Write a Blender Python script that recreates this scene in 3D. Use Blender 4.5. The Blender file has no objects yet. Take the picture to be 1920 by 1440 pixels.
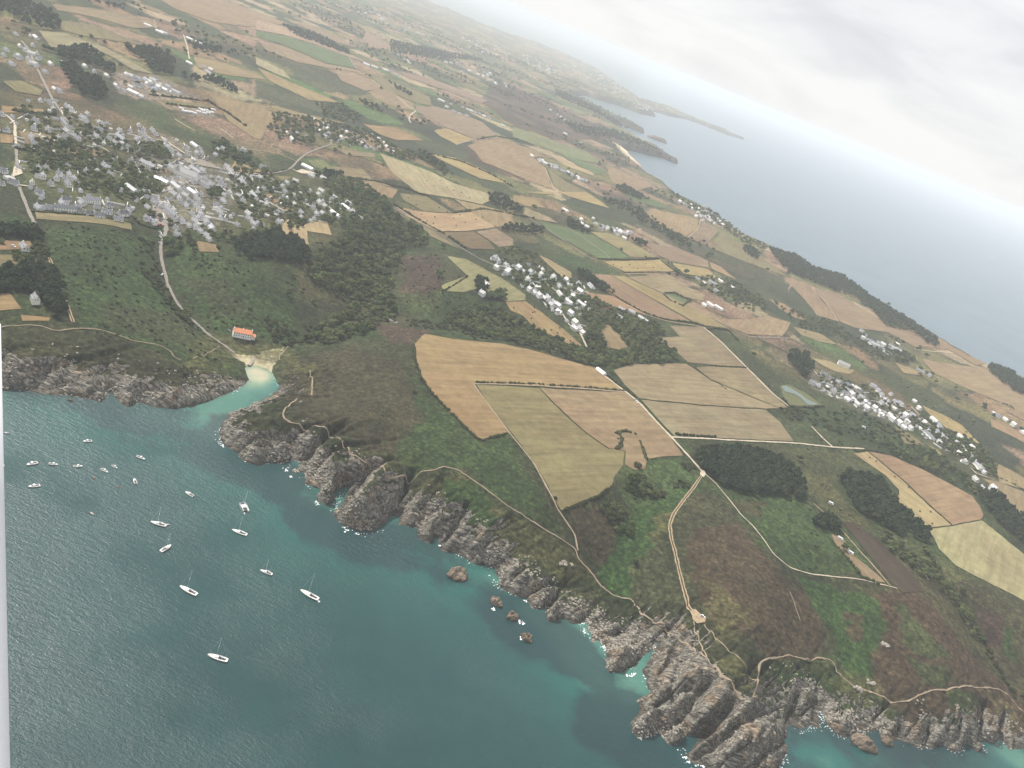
import bpy, bmesh, math, random
import numpy as np
from mathutils import Vector, Matrix
from mathutils.geometry import delaunay_2d_cdt

random.seed(7)
RNG = np.random.default_rng(7)
SC = bpy.context.scene
COL = SC.collection

# ------------------------------------------------------------------ camera
CAM_H = 400.0
PITCH = math.radians(22.4)
ROLL = math.radians(22.0)
FOC = 1600.0                       # focal length in pixels of the 1920 px wide photograph
right0 = np.array([1.0, 0, 0])
fwd = np.array([0, math.cos(PITCH), -math.sin(PITCH)])
up0 = np.array([0, math.sin(PITCH), math.cos(PITCH)])
camR = math.cos(ROLL) * right0 + math.sin(ROLL) * up0
camU = -math.sin(ROLL) * right0 + math.cos(ROLL) * up0
CAMP = np.array([0, 0, CAM_H])

cam = bpy.data.cameras.new('camera')
cam_ob = bpy.data.objects.new('camera', cam)
COL.objects.link(cam_ob)
M = Matrix(((camR[0], camU[0], -fwd[0], 0), (camR[1], camU[1], -fwd[1], 0), (camR[2], camU[2], -fwd[2], CAM_H), (0, 0, 0, 1)))
cam_ob.matrix_world = M
cam.sensor_fit = 'HORIZONTAL'
cam.sensor_width = 36
cam.lens = FOC / 1920 * 36
cam.clip_start = 0.05
cam.clip_end = 200000
SC.camera = cam_ob

# ------------------------------------------------------------------ light, sky, exposure
SUN_AZ = math.radians(-57)         # measured from the view direction (+Y), negative = to the left
SUN_EL = math.radians(50)
sun = bpy.data.lights.new('sun', 'SUN')
sun.energy = 5.0
sun.angle = math.radians(0.6)
sun.color = (1.0, 0.96, 0.90)
sun_ob = bpy.data.objects.new('sun', sun)
COL.objects.link(sun_ob)
sdir = Vector((math.sin(SUN_AZ) * math.cos(SUN_EL), math.cos(SUN_AZ) * math.cos(SUN_EL), math.sin(SUN_EL)))
sun_ob.rotation_euler = sdir.to_track_quat('Z', 'Y').to_euler()

SC.view_settings.view_transform = 'Standard'
SC.view_settings.look = 'None'
SC.view_settings.exposure = 0.3
SC.view_settings.gamma = 1.0
SC.view_settings.use_curve_mapping = False

world = bpy.data.worlds.new('World')
SC.world = world
world.use_nodes = True
wn = world.node_tree
wn.nodes.clear()
def WN(t, **k):
    n = wn.nodes.new(t)
    for a, b in k.items():
        setattr(n, a, b)
    return n
wl = wn.links.new
sky = WN('ShaderNodeTexSky', sky_type='NISHITA')
sky.sun_disc = False
sky.sun_elevation = SUN_EL
sky.sun_rotation = SUN_AZ
sky.altitude = 400
bg1 = WN('ShaderNodeBackground'); bg1.inputs['Strength'].default_value = 0.09
wl(sky.outputs[0], bg1.inputs[0])
tc = WN('ShaderNodeTexCoord')
sep = WN('ShaderNodeSeparateXYZ'); wl(tc.outputs['Generated'], sep.inputs[0])
def wmath(op, a, b=None):
    n = WN('ShaderNodeMath', operation=op)
    for i, v in enumerate((a, b)):
        if v is None: continue
        if isinstance(v, (int, float)): n.inputs[i].default_value = v
        else: wl(v, n.inputs[i])
    return n.outputs[0]
az = wmath('ARCTAN2', sep.outputs[0], sep.outputs[1])
el = wmath('ARCSINE', sep.outputs[2])
comb = WN('ShaderNodeCombineXYZ')
wl(wmath('MULTIPLY', az, 4.2), comb.inputs[0]); wl(wmath('MULTIPLY', el, 14.0), comb.inputs[1])
n1 = WN('ShaderNodeTexNoise'); n1.inputs['Scale'].default_value = 1.25; n1.inputs['Detail'].default_value = 5; n1.inputs['Roughness'].default_value = 0.5; n1.inputs['Distortion'].default_value = 0.5
wl(comb.outputs[0], n1.inputs['Vector'])
# cloud brightness: pale near the horizon, greyer bases above
elr = WN('ShaderNodeMapRange'); wl(el, elr.inputs[0]); elr.inputs[1].default_value = 0.0; elr.inputs[2].default_value = 0.14; elr.inputs[3].default_value = 0.2; elr.inputs[4].default_value = 0.0
nn = wmath('ADD', n1.outputs['Fac'], elr.outputs[0])
ramp = WN('ShaderNodeValToRGB')
cr = ramp.color_ramp
cr.elements[0].position = 0.33; cr.elements[0].color = (0.63, 0.635, 0.655, 1)
cr.elements[1].position = 0.66; cr.elements[1].color = (0.815, 0.81, 0.805, 1)
e = cr.elements.new(0.47); e.color = (0.69, 0.695, 0.71, 1)
e = cr.elements.new(0.55); e.color = (0.755, 0.755, 0.76, 1)
wl(nn, ramp.inputs[0])
bg2 = WN('ShaderNodeBackground'); bg2.inputs['Strength'].default_value = 1.0
wl(ramp.outputs[0], bg2.inputs[0])
mixs = WN('ShaderNodeMixShader'); mixs.inputs[0].default_value = 0.9
wl(bg1.outputs[0], mixs.inputs[1]); wl(bg2.outputs[0], mixs.inputs[2])
wo = WN('ShaderNodeOutputWorld'); wl(mixs.outputs[0], wo.inputs[0])

SC.cycles.max_bounces = 8
SC.cycles.diffuse_bounces = 2
SC.cycles.glossy_bounces = 2
SC.cycles.volume_bounces = 4
SC.cycles.transparent_max_bounces = 6
SC.cycles.sample_clamp_indirect = 3.0

# ------------------------------------------------------------------ helpers
def P(s):
    return np.array([[float(v) for v in t.split(',')] for t in s.split()])

def ray(px, py):
    a = (np.asarray(px, float) - 960)[..., None] * camR + (720 - np.asarray(py, float))[..., None] * camU + FOC * fwd
    return a

def U(px, py, z=0.0):
    r = ray(px, py)
    t = (CAM_H - z) / np.maximum(-r[..., 2], 1e-3)
    return np.stack([r[..., 0] * t, r[..., 1] * t], -1)

def project(x, y, z):
    v = np.stack([x, y, z - CAM_H], -1)
    f = v @ fwd
    return 960 + FOC * (v @ camR) / f, 720 - FOC * (v @ camU) / f

def tag(o, label=None, category=None, group=None, kind=None):
    if label: o['label'] = label
    if category: o['category'] = category
    if group: o['group'] = group
    if kind: o['kind'] = kind
    return o

def mesh(name, v, f, mats=None, smooth=False):
    me = bpy.data.meshes.new(name)
    me.from_pydata([tuple(map(float, q)) for q in v], [], [tuple(map(int, q)) for q in f])
    for m in (mats or []): me.materials.append(m)
    if smooth: me.polygons.foreach_set('use_smooth', [True] * len(me.polygons))
    me.update()
    return me

def obj(name, me, parent=None, loc=None):
    o = bpy.data.objects.new(name, me)
    COL.objects.link(o)
    if parent is not None: o.parent = parent
    if loc is not None: o.location = loc
    return o

def empty(name, loc=(0, 0, 0), rz=0.0):
    o = bpy.data.objects.new(name, None)
    o.empty_display_size = 1
    COL.objects.link(o)
    o.location = loc
    o.rotation_euler = (0, 0, rz)
    return o

def copy_thing(root):
    r = root.copy(); COL.objects.link(r)
    for ch in root.children:
        c = ch.copy(); COL.objects.link(c); c.parent = r
        for g in ch.children:
            d = g.copy(); COL.objects.link(d); d.parent = c
    return r

# value noise
def hash2(ix, iy, s):
    h = (ix.astype(np.int64) * 374761393 + iy.astype(np.int64) * 668265263 + s * 974634777) & 0x7fffffff
    h = ((h ^ (h >> 13)) * 1274126177) & 0x7fffffff
    h = h ^ (h >> 16)
    return (h & 0xffff) / 65535.0
def vnoise(x, y, s=0):
    ix = np.floor(x); iy = np.floor(y)
    fx = x - ix; fy = y - iy
    fx = fx * fx * (3 - 2 * fx); fy = fy * fy * (3 - 2 * fy)
    a = hash2(ix, iy, s); b = hash2(ix + 1, iy, s); c = hash2(ix, iy + 1, s); d = hash2(ix + 1, iy + 1, s)
    return (a * (1 - fx) + b * fx) * (1 - fy) + (c * (1 - fx) + d * fx) * fy
def fbm(x, y, s=0, o=4, g=0.5):
    t = 0; a = 1; n = 0
    for i in range(o):
        c, q = math.cos(0.6 * i), math.sin(0.6 * i)
        t = t + a * vnoise((x * c - y * q) * 2 ** i + 11.3 * i, (x * q + y * c) * 2 ** i - 7.7 * i, s + i)
        n += a; a *= g
    return t / n * 2 - 1            # about -1..1
def sstep(a, b, x):
    t = np.clip((x - a) / (b - a), 0, 1)
    return t * t * (3 - 2 * t)

def inside(poly, x, y):
    c = np.zeros(x.shape, bool)
    n = len(poly)
    bx0, by0 = poly.min(0); bx1, by1 = poly.max(0)
    m = (x >= bx0) & (x <= bx1) & (y >= by0) & (y <= by1)
    if not m.any(): return c
    xs, ys = x[m], y[m]; cc = np.zeros(xs.shape, bool)
    for i in range(n):
        x1, y1 = poly[i]; x2, y2 = poly[(i + 1) % n]
        if y1 == y2: continue
        k = (ys > min(y1, y2)) & (ys <= max(y1, y2))
        if k.any():
            kk = np.nonzero(k)[0]
            xx = x1 + (ys[kk] - y1) * (x2 - x1) / (y2 - y1)
            cc[kk] ^= xs[kk] < xx
    c[m] = cc
    return c

def segdist(ax, ay, bx, by, x, y):
    dx, dy = bx - ax, by - ay
    t = np.clip(((x - ax) * dx + (y - ay) * dy) / np.maximum(dx * dx + dy * dy, 1e-9), 0, 1)
    return np.hypot(x - ax - t * dx, y - ay - t * dy), t

# ------------------------------------------------------------------ coastline (near shore traced at sea level)
near_coast = P("-700,900 -400,760 -200,735 -60,722 0,728 60,738 120,740 165,748 185,752 200,745 210,735 222,748 240,762 262,755 290,762 320,765 345,768 370,758 400,750 430,735 455,722 466,712 462,700 460,690 470,686 485,688 500,692 510,700 516,712 525,722 520,735 505,745 490,752 470,760 450,768 435,775 425,785 413,805 415,825 425,838 445,850 455,860 478,872 499,867 527,867 547,864 557,870 539,880 547,892 567,889 570,905 585,911 596,920 599,935 616,947 630,930 650,915 640,935 631,960 635,975 645,987 655,992 672,999 692,1000 712,995 730,982 742,970 745,986 767,987 787,991 790,1010 805,1016 812,1007 825,1010 820,1024 840,1034 870,1042 890,1055 905,1057 925,1062 925,1080 935,1095 955,1110 972,1125 985,1125 997,1130 1000,1137 1017,1145 1025,1167 1042,1166 1055,1157 1072,1167 1087,1170 1096,1167 1096,1182 1105,1192 1110,1207 1122,1205 1135,1212 1140,1230 1135,1240 1142,1262 1157,1265 1175,1252 1190,1245 1220,1215 1235,1200 1228,1225 1205,1265 1215,1272 1217,1287 1225,1295 1212,1307 1201,1317 1205,1330 1195,1345 1189,1352 1190,1370 1200,1380 1215,1377 1230,1367 1242,1375 1257,1397 1272,1392 1292,1385 1305,1385 1285,1412 1290,1427 1305,1435 1327,1440 1350,1462 1400,1475 1440,1455 1460,1440 1475,1395 1480,1365 1502,1365 1520,1360 1535,1365 1536,1330 1547,1345 1550,1357 1565,1375 1587,1384 1595,1377 1610,1377 1625,1367 1652,1370 1657,1380 1670,1385 1692,1390 1715,1400 1747,1402 1765,1397 1787,1407 1800,1405 1810,1392 1830,1410 1840,1407 1842,1390 1862,1395 1875,1385 1895,1405 1915,1402 1960,1400 2040,1420 2150,1430 2300,1460 2500,1500")
far_coast = P("3200,1300 2900,1150 2600,1010 2300,870 2100,795 1940,722 1905,704 1850,686 1800,660 1760,634 1700,596 1650,566 1630,556 1580,518 1520,503 1490,480 1440,462 1400,444 1370,424 1340,399 1310,384 1270,366 1240,352 1215,340 1200,321 1180,300 1163,283 1180,282 1205,288 1240,296 1265,306 1277,309 1262,300 1240,286 1232,279 1200,265 1175,250 1150,237 1130,226 1165,234 1190,244 1212,253 1200,243 1185,234 1160,224 1130,210 1100,194 1072,173 1100,179 1130,189 1170,201 1200,213 1228,219 1222,207 1250,217 1290,224 1330,240 1360,252 1396,262 1385,256 1360,244 1300,220 1240,195 1200,181 1160,155 1120,128 1060,100 1000,76 960,64 900,42 840,14 760,-15 640,-60 480,-120 300,-190 0,-300 -300,-420")
nc = U(near_coast[:, 0], near_coast[:, 1], 0.0)
fz = np.full(len(far_coast), 26.0)
for _a, _b in ((22, 31), (38, 41), (48, 58)): fz[_a:_b + 1] = 0.0
for _a, _b in ((32, 37), (42, 46), (59, 62)): fz[_a:_b + 1] = 8.0
fc = U(far_coast[:, 0], far_coast[:, 1], 0.0)
for _z in (0.0, 8.0, 26.0):
    _m = fz == _z; fc[_m] = U(far_coast[_m, 0], far_coast[_m, 1], _z)
COAST = np.concatenate([nc, fc, np.array([[-14000, 12000], [-9000, 2500], [-3500, 900]])])

# valleys: pixel polyline, floor height at each vertex, side slope
VAL = [
 ("485,700 500,672 540,650 600,628 650,590 690,545 720,490 735,450 720,410 690,380 640,350", [0, 1, 3, 5, 8, 12, 17, 21, 25, 30, 36], 0.34),
 ("485,700 470,672 430,650 385,612 340,575 318,535 300,470 300,420 290,380", [0, 1, 3, 6, 9, 13, 20, 28, 34], 0.30),
 ("650,590 730,590 830,600 930,615 1010,635 1100,665 1180,668 1240,655", [8, 12, 16, 20, 24, 29, 33, 38], 0.30),
 ("1130,1135 1150,1100 1165,1050 1190,1000 1215,950 1250,905 1290,880", [1, 8, 15, 21, 26, 31, 37], 0.34),
 ("1640,1370 1630,1320 1610,1260 1585,1180 1560,1120 1500,1040 1470,990", [2, 9, 15, 21, 26, 33, 38], 0.28),
 ("1960,1400 1935,1330 1880,1240 1830,1160 1780,1100 1720,1030", [1, 7, 16, 24, 31, 37], 0.34),
 ("1525,1370 1545,1330 1555,1290 1545,1260", [1, 12, 22, 34], 0.6),
]
VALW = []
for s, z, sl in VAL:
    p = P(s); z = np.array(z, float)
    VALW.append((U(p[:, 0], p[:, 1], z), z, sl))

def coast_sdf(x, y):
    """signed distance to the shore, positive on land (blockwise)"""
    shp = x.shape
    x = x.ravel(); y = y.ravel()
    A = COAST; B = np.roll(COAST, -1, 0)
    out = np.empty(x.shape)
    n = 2500
    for i in range(0, len(x), n):
        xs, ys = x[i:i + n], y[i:i + n]
        cx, cy = xs.mean(), ys.mean()
        r = np.hypot(xs - cx, ys - cy).max()
        d, _ = segdist(A[:, 0], A[:, 1], B[:, 0], B[:, 1], cx, cy)
        k = np.nonzero(d <= d.min() + 2 * r + 1)[0]
        dd, _ = segdist(A[k, 0][:, None], A[k, 1][:, None], B[k, 0][:, None], B[k, 1][:, None], xs[None], ys[None])
        out[i:i + n] = dd.min(0)
    ins = inside(COAST, x, y)
    return np.where(ins, out, -out).reshape(shp)

# direction of the rock strata on the ground
_s = U(1230, 1370), U(1330, 1290)
SD = (_s[1] - _s[0]) / np.linalg.norm(_s[1] - _s[0])

def height(x, y, d):
    R = np.hypot(x, y)
    pl = 37 + 4 * fbm(x / 420, y / 420, 3, 3) + 10 * sstep(2500, 6000, R) * fbm(x / 1500, y / 1500, 5, 3)
    pl = pl - 12 * sstep(2600, 4200, R)
    for pts, z, sl in VALW:
        best = np.full(x.shape, 1e9)
        for i in range(len(pts) - 1):
            dd, t = segdist(pts[i, 0], pts[i, 1], pts[i + 1, 0], pts[i + 1, 1], x, y)
            zz = z[i] + (z[i + 1] - z[i]) * t + sl * dd * dd / (dd + 14)
            best = np.minimum(best, zz)
        k = 5.0
        h = np.clip(0.5 + 0.5 * (pl - best) / k, 0, 1)
        pl = pl * (1 - h) + best * h - k * h * (1 - h)
    nearf = 1 - sstep(1600, 2600, R)
    w = (10 + 5 * fbm(x / 90, y / 90, 9, 2)) * (1 - .35 * sstep(1600, 2600, R))
    w = w + 9 * np.exp(-((x - WID[0]) ** 2 + (y - WID[1]) ** 2) / 90 ** 2) + 10 * np.exp(-((x - LEFT[0]) ** 2 + (y - LEFT[1]) ** 2) / 220 ** 2)
    u = x * SD[0] + y * SD[1]; v = -x * SD[1] + y * SD[0]
    warp = 6 * fbm(x / 40, y / 40, 21, 2)
    warp = warp + 16 * fbm(x / 130, y / 130, 23, 2)
    s1 = np.clip(np.abs(2 * vnoise(u / 80, (v + warp) / 22, 31) - 1) * 4.5, 0, 1) * 1.35 - 1
    s1 = s1 * (.55 + .45 * sstep(-.25, .35, fbm(x / 110, y / 110, 27, 2)))
    jt = np.clip(np.abs(2 * vnoise((u + warp) / 15, v / 33, 35) - 1) * 5, 0, 1) - 1
    s2 = np.clip(np.abs(2 * vnoise(u / 40, (v + warp) / 7, 37) - 1) * 3.5, 0, 1) * 1.5 - 1 + .8 * (vnoise(u / 50, v / 13, 39) - .5)
    s3 = fbm(x / 9, y / 9, 41, 3)
    env = np.exp(-(np.maximum(d, 0) / (44 + 45 * np.exp(-((x - WID[0]) ** 2 + (y - WID[1]) ** 2) / 85 ** 2))) ** 2) * nearf
    beach = np.exp(-((x - BEACH[0]) ** 2 + (y - BEACH[1]) ** 2) / 38 ** 2)
    env = env * (1 - beach)
    rough = env * sstep(-6, 10, d) * (7.0 * s1 + 2.4 * s2 + 1.1 * jt + 1.7 * s3)
    dj = d + 3.0 * env * s3 + 2.5 * env * s1
    dq = np.maximum(dj, 0)
    share = .52 + .14 * fbm(x / 160, y / 160, 13, 2)
    share = share + (1 - share) * sstep(1600, 2600, R)
    land = pl * (share * (1 - np.exp(-dq / np.maximum(w, 4))) + (1 - share) * (1 - np.exp(-dq / 75))) + rough
    for q, wd_, dp in CLEFTS:
        b0 = q.min(0) - 3 * wd_ - 5; b1 = q.max(0) + 3 * wd_ + 5
        m = (x > b0[0]) & (x < b1[0]) & (y > b0[1]) & (y < b1[1])
        if not m.any(): continue
        xm, ym = x[m] + 1.5 * s3[m], y[m] + 1.5 * s2[m]
        t_ = np.min([segdist(*q[i], *q[i + 1], xm, ym)[0] for i in range(len(q) - 1)], 0)
        add = dp * np.exp(-(t_ / wd_) ** 2) * sstep(-3, 8, d[m])
        land[m] = land[m] + add
    # fine slabs and ledges
    land = land + env * sstep(0, 8, d) * 0.9 * (1 - np.abs(2 * vnoise(u / 9, v / 2.4, 47) - 1) * 2)
    sea = -1.0 - 0.16 * np.abs(d) + env * 2.2 * s1
    b = sstep(-3.5, 2.0, dj)
    h = sea * (1 - b) + np.maximum(land, 0.25 * env + 0.15) * b
    h = h + (1 - env) * sstep(15, 60, d) * 0.45 * fbm(x / 14, y / 14, 51, 3) * nearf
    return h
def _cl(s, w, dp):
    p = P(s); return U(p[:, 0], p[:, 1], 12.0), w, dp
CLEFTS = [_cl(*t) for t in (
 ("1245,1190 1222,1220 1200,1250", 4.5, -13), ("1330,1285 1290,1325 1250,1360 1218,1382", 4.5, -12), ("1375,1325 1330,1358 1262,1398", 3.6, -11), ("1435,1335 1370,1375 1300,1412", 3.5, -8),
 ("1290,1290 1240,1312 1200,1330", 3, -8), ("1300,1275 1240,1300 1192,1355", 3.6, 6), ("1355,1320 1300,1362 1235,1390", 3.2, 5.5), ("1405,1335 1350,1372 1275,1405", 3.2, 5.5), ("1450,1370 1390,1400 1330,1432", 4, 6), ("1205,1165 1165,1215 1148,1255", 6, 5), ("1165,1160 1120,1195 1112,1203", 4, 4), ("1180,1165 1140,1175 1118,1200", 2.4, -8),
 ("700,885 668,910 640,938", 4.5, -14), ("768,905 752,935 742,975", 3.6, -11), ("725,900 690,925 655,965", 7, 5), ("660,880 620,900 600,925", 6, 4), ("640,815 600,835 565,862", 4, -9), ("820,905 790,940 770,980", 4, 4), ("940,985 905,1010 875,1040", 4, 5), ("870,965 840,1000 815,1015", 3, -6), ("985,1060 960,1085 945,1105", 3, -6), ("1070,1080 1035,1120 1010,1140", 3, -8), ("1050,1100 1030,1140 1028,1165", 5, 4),
 ("1125,1120 1100,1150 1085,1168", 3, -8), ("1500,1290 1492,1335 1490,1362", 3.5, -10), ("1543,1300 1541,1325 1540,1345", 3.5, -11), ("1595,1330 1575,1355 1560,1375", 6, 4), ("1640,1345 1632,1360 1625,1368", 3, -7), ("1680,1350 1668,1375", 4, 5), ("1700,1350 1697,1385", 2.6, -7), ("1730,1350 1715,1390", 3, 5), ("1750,1352 1742,1395", 2.6, -7), ("1775,1350 1765,1392", 3, 5), ("1800,1350 1795,1400", 2.6, -7), ("1846,1320 1842,1385", 3, -11), ("1870,1345 1866,1390", 3, 6), ("1890,1330 1884,1388", 2.6, -8))]
WID = U(1380, 1340); LEFT = U(250, 690); BEACH = U(478, 686)

# ------------------------------------------------------------------ terrain grid (polar round the camera's foot: fine near, coarse far)
AZ0, AZ1, NA = math.radians(-50), math.radians(53), 1060
azs = np.linspace(AZ0, AZ1, NA)
rows = [235.0]
while rows[-1] < 30000:
    R = rows[-1]
    step = (R * R + CAM_H ** 2) / CAM_H * math.radians(0.105)
    if 430 < R < 1050: step = min(step, 1.75)
    if R > 2600: step = (R * R + CAM_H ** 2) / CAM_H * math.radians(0.05)
    rows.append(R + step)
rows = np.array(rows); NR = len(rows)
GX = rows[:, None] * np.sin(azs)[None]; GY = rows[:, None] * np.cos(azs)[None]
GD = np.empty_like(GX)
for i in range(0, NR, 50):
    for j in range(0, NA, 53):
        GD[i:i + 50, j:j + 53] = coast_sdf(GX[i:i + 50, j:j + 53], GY[i:i + 50, j:j + 53])
GZ = height(GX, GY, GD)

def grid_at(x, y, G):
    R = np.hypot(x, y); a = np.arctan2(x, y)
    fi = np.interp(R, rows, np.arange(NR)); fj = np.clip((a - AZ0) / (AZ1 - AZ0) * (NA - 1), 0, NA - 1.001)
    i = np.clip(fi.astype(int), 0, NR - 2); j = fj.astype(int)
    u = np.clip(fi - i, 0, 1); v = fj - j
    return (G[i, j] * (1 - u) + G[i + 1, j] * u) * (1 - v) + (G[i, j + 1] * (1 - u) + G[i + 1, j + 1] * u) * v
def Z(x, y): return grid_at(np.asarray(x, float), np.asarray(y, float), GZ)

def L(px, py):
    """photo pixel -> ground point on the terrain"""
    px = np.atleast_1d(np.asarray(px, float)); py = np.atleast_1d(np.asarray(py, float))
    r = ray(px, py)
    rz = np.minimum(r[:, 2], -1e-3)
    hi = np.full(px.shape, np.nan); zs = np.linspace(75, -1, 96)
    lo_t = (CAM_H - zs[0]) / -rz; res = (CAM_H - 0) / -rz
    done = np.zeros(px.shape, bool); prev = lo_t.copy(); a = prev.copy(); b = res.copy()
    for z in zs[1:]:
        t = (CAM_H - z) / -rz
        hit = (~done) & (Z(r[:, 0] * t, r[:, 1] * t) >= z)
        a[hit] = prev[hit]; b[hit] = t[hit]; done |= hit
        prev = t
    for _ in range(14):
        m = (a + b) / 2
        below = Z(r[:, 0] * m, r[:, 1] * m) >= CAM_H + rz * m
        b = np.where(below, m, b); a = np.where(below, a, m)
    t = np.where(done, b, res)
    return np.stack([r[:, 0] * t, r[:, 1] * t, CAM_H + rz * t], -1)
def LP(s):
    p = P(s); return L(p[:, 0], p[:, 1])
# ------------------------------------------------------------------ materials
def mat(name, rough=0.9, spec=0.3):
    m = bpy.data.materials.new(name); m.use_nodes = True
    b = m.node_tree.nodes['Principled BSDF']
    b.inputs['Roughness'].default_value = rough
    b.inputs['Specular IOR Level'].default_value = spec
    return m, m.node_tree, b
def N(nt, t, **k):
    n = nt.nodes.new(t)
    for a, b in k.items(): setattr(n, a, b)
    return n
def noise(nt, scale, detail=3, rough=0.55, vec=None, dist=0.0):
    n = N(nt, 'ShaderNodeTexNoise'); n.inputs['Scale'].default_value = scale
    n.inputs['Detail'].default_value = detail; n.inputs['Roughness'].default_value = rough; n.inputs['Distortion'].default_value = dist
    if vec is not None: nt.links.new(vec, n.inputs['Vector'])
    return n.outputs['Fac']
def mrange(nt, v, a, b, c, d):
    n = N(nt, 'ShaderNodeMapRange'); nt.links.new(v, n.inputs[0])
    for i, q in enumerate((a, b, c, d)): n.inputs[i + 1].default_value = q
    return n.outputs[0]
def mth(nt, op, a, b=None):
    n = N(nt, 'ShaderNodeMath', operation=op)
    for i, v in enumerate((a, b)):
        if v is None: continue
        if isinstance(v, (int, float)): n.inputs[i].default_value = v
        else: nt.links.new(v, n.inputs[i])
    return n.outputs[0]
def mixc(nt, f, a, b, mode='MIX'):
    n = N(nt, 'ShaderNodeMix', data_type='RGBA', blend_type=mode)
    for s, v in ((n.inputs[0], f), (n.inputs[6], a), (n.inputs[7], b)):
        if isinstance(v, (int, float)): s.default_value = v
        elif isinstance(v, tuple): s.default_value = v if len(v) == 4 else v + (1,)
        else: nt.links.new(v, s)
    return n.outputs[2]
def bump(nt, h, strength, dist, bsdf, extra=None):
    n = N(nt, 'ShaderNodeBump'); n.inputs['Strength'].default_value = strength; n.inputs['Distance'].default_value = dist
    nt.links.new(h, n.inputs['Height'])
    if extra is not None: nt.links.new(extra, n.inputs['Normal'])
    nt.links.new(n.outputs[0], bsdf.inputs['Normal'])
    return n.outputs[0]
def pos(nt):
    return N(nt, 'ShaderNodeNewGeometry').outputs['Position']
def vmap(nt, vec, scale=(1, 1, 1), rot=0.0):
    n = N(nt, 'ShaderNodeMapping'); nt.links.new(vec, n.inputs['Vector'])
    n.inputs['Scale'].default_value = scale; n.inputs['Rotation'].default_value = (0, 0, rot)
    return n.outputs[0]

STRATA_ANG = math.atan2(SD[1], SD[0])
# ground: vertex colour = what grows or lies there; shader adds bushes, tufts, joints and relief
MG, nt, b = mat('ground_cover', 0.95, 0.15)
col = N(nt, 'ShaderNodeAttribute', attribute_name='cover').outputs['Color']
rk = N(nt, 'ShaderNodeAttribute', attribute_name='rock').outputs['Fac']
p = pos(nt)
big = noise(nt, 0.05, 4, 0.6, p)
med = noise(nt, 0.22, 4, 0.65, p)
fine = noise(nt, 0.9, 3, 0.6, p)
vor = N(nt, 'ShaderNodeTexVoronoi', feature='F1'); vor.inputs['Scale'].default_value = 0.28; nt.links.new(p, vor.inputs['Vector'])
veg = mrange(nt, med, 0.34, 0.66, 0.5, 1.5)
veg = mth(nt, 'MULTIPLY', veg, mrange(nt, fine, 0.3, 0.7, 0.72, 1.28))
veg = mth(nt, 'MULTIPLY', veg, mrange(nt, big, 0.3, 0.7, 0.8, 1.2))
vb = N(nt, 'ShaderNodeRGBToBW'); nt.links.new(vor.outputs['Color'], vb.inputs[0])
veg = mth(nt, 'MULTIPLY', veg, mrange(nt, vb.outputs[0], 0.2, 0.8, 0.72, 1.28))
veg = mth(nt, 'MULTIPLY', veg, mrange(nt, vor.outputs['Distance'], 0.1, 0.75, 1.18, 0.72))
vc = N(nt, 'ShaderNodeCombineXYZ')
for i in range(3): nt.links.new(veg, vc.inputs[i])
c_veg = mixc(nt, 1.0, col, vc.outputs[0], 'MULTIPLY')
lumn = N(nt, 'ShaderNodeRGBToBW'); nt.links.new(col, lumn.inputs[0])
c_veg = mixc(nt, mrange(nt, lumn.outputs[0], 0.16, 0.34, 0.0, 0.8), c_veg, col)
# rock: bedding streaks along the strata, dark joints, ochre lichen
ps = vmap(nt, p, (0.055, 0.36, 0.3), -STRATA_ANG)
nt.nodes[-1].vector_type = 'TEXTURE' if False else 'POINT'
st = noise(nt, 1.0, 6, 0.7, ps, 1.3)
och = noise(nt, 0.06, 4, 0.6, p)
rc = N(nt, 'ShaderNodeValToRGB'); nt.links.new(st, rc.inputs[0]); q = rc.color_ramp
q.elements[0].position = 0.33; q.elements[0].color = (0.045, 0.039, 0.034, 1)
q.elements[1].position = 0.72; q.elements[1].color = (0.56, 0.525, 0.45, 1)
e = q.elements.new(0.45); e.color = (0.12, 0.108, 0.088, 1)
e = q.elements.new(0.56); e.color = (0.30, 0.275, 0.228, 1)
rcol = mixc(nt, mrange(nt, och, 0.52, 0.66, 0.0, 0.45), rc.outputs[0], mixc(nt, 1.0, rc.outputs[0], (1.35, 0.92, 0.55), 'MULTIPLY'))
crk = N(nt, 'ShaderNodeTexVoronoi', feature='DISTANCE_TO_EDGE'); crk.inputs['Scale'].default_value = 1.0
pc_ = N(nt, 'ShaderNodeVectorMath', operation='ADD'); nt.links.new(vmap(nt, p, (0.05, 0.15, 0.10), -STRATA_ANG), pc_.inputs[0])
wv_ = N(nt, 'ShaderNodeVectorMath', operation='SCALE'); nw_ = N(nt, 'ShaderNodeTexNoise'); nw_.inputs['Scale'].default_value = .12; nw_.inputs['Detail'].default_value = 3; nt.links.new(p, nw_.inputs['Vector']); nt.links.new(nw_.outputs['Color'], wv_.inputs[0]); wv_.inputs['Scale'].default_value = 1.1
nt.links.new(wv_.outputs[0], pc_.inputs[1]); nt.links.new(pc_.outputs[0], crk.inputs['Vector'])
cf = mrange(nt, crk.outputs['Distance'], 0.0, 0.085, 0.0, 1.0)
rcol = mixc(nt, mth(nt, 'MULTIPLY', mth(nt, 'SUBTRACT', 1.0, cf), .45), rcol, (0.03, 0.026, 0.022))
sz = N(nt, 'ShaderNodeSeparateXYZ'); nt.links.new(p, sz.inputs[0])
wet = mrange(nt, mth(nt, 'ADD', sz.outputs[2], mth(nt, 'MULTIPLY', med, 3.0)), 2.0, 4.6, 1.0, 0.0)
rcol = mixc(nt, mth(nt, 'MULTIPLY', wet, 0.6), rcol, (0.045, 0.036, 0.028))
nz = N(nt, 'ShaderNodeSeparateXYZ'); nt.links.new(N(nt, 'ShaderNodeNewGeometry').outputs['Normal'], nz.inputs[0])
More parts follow.
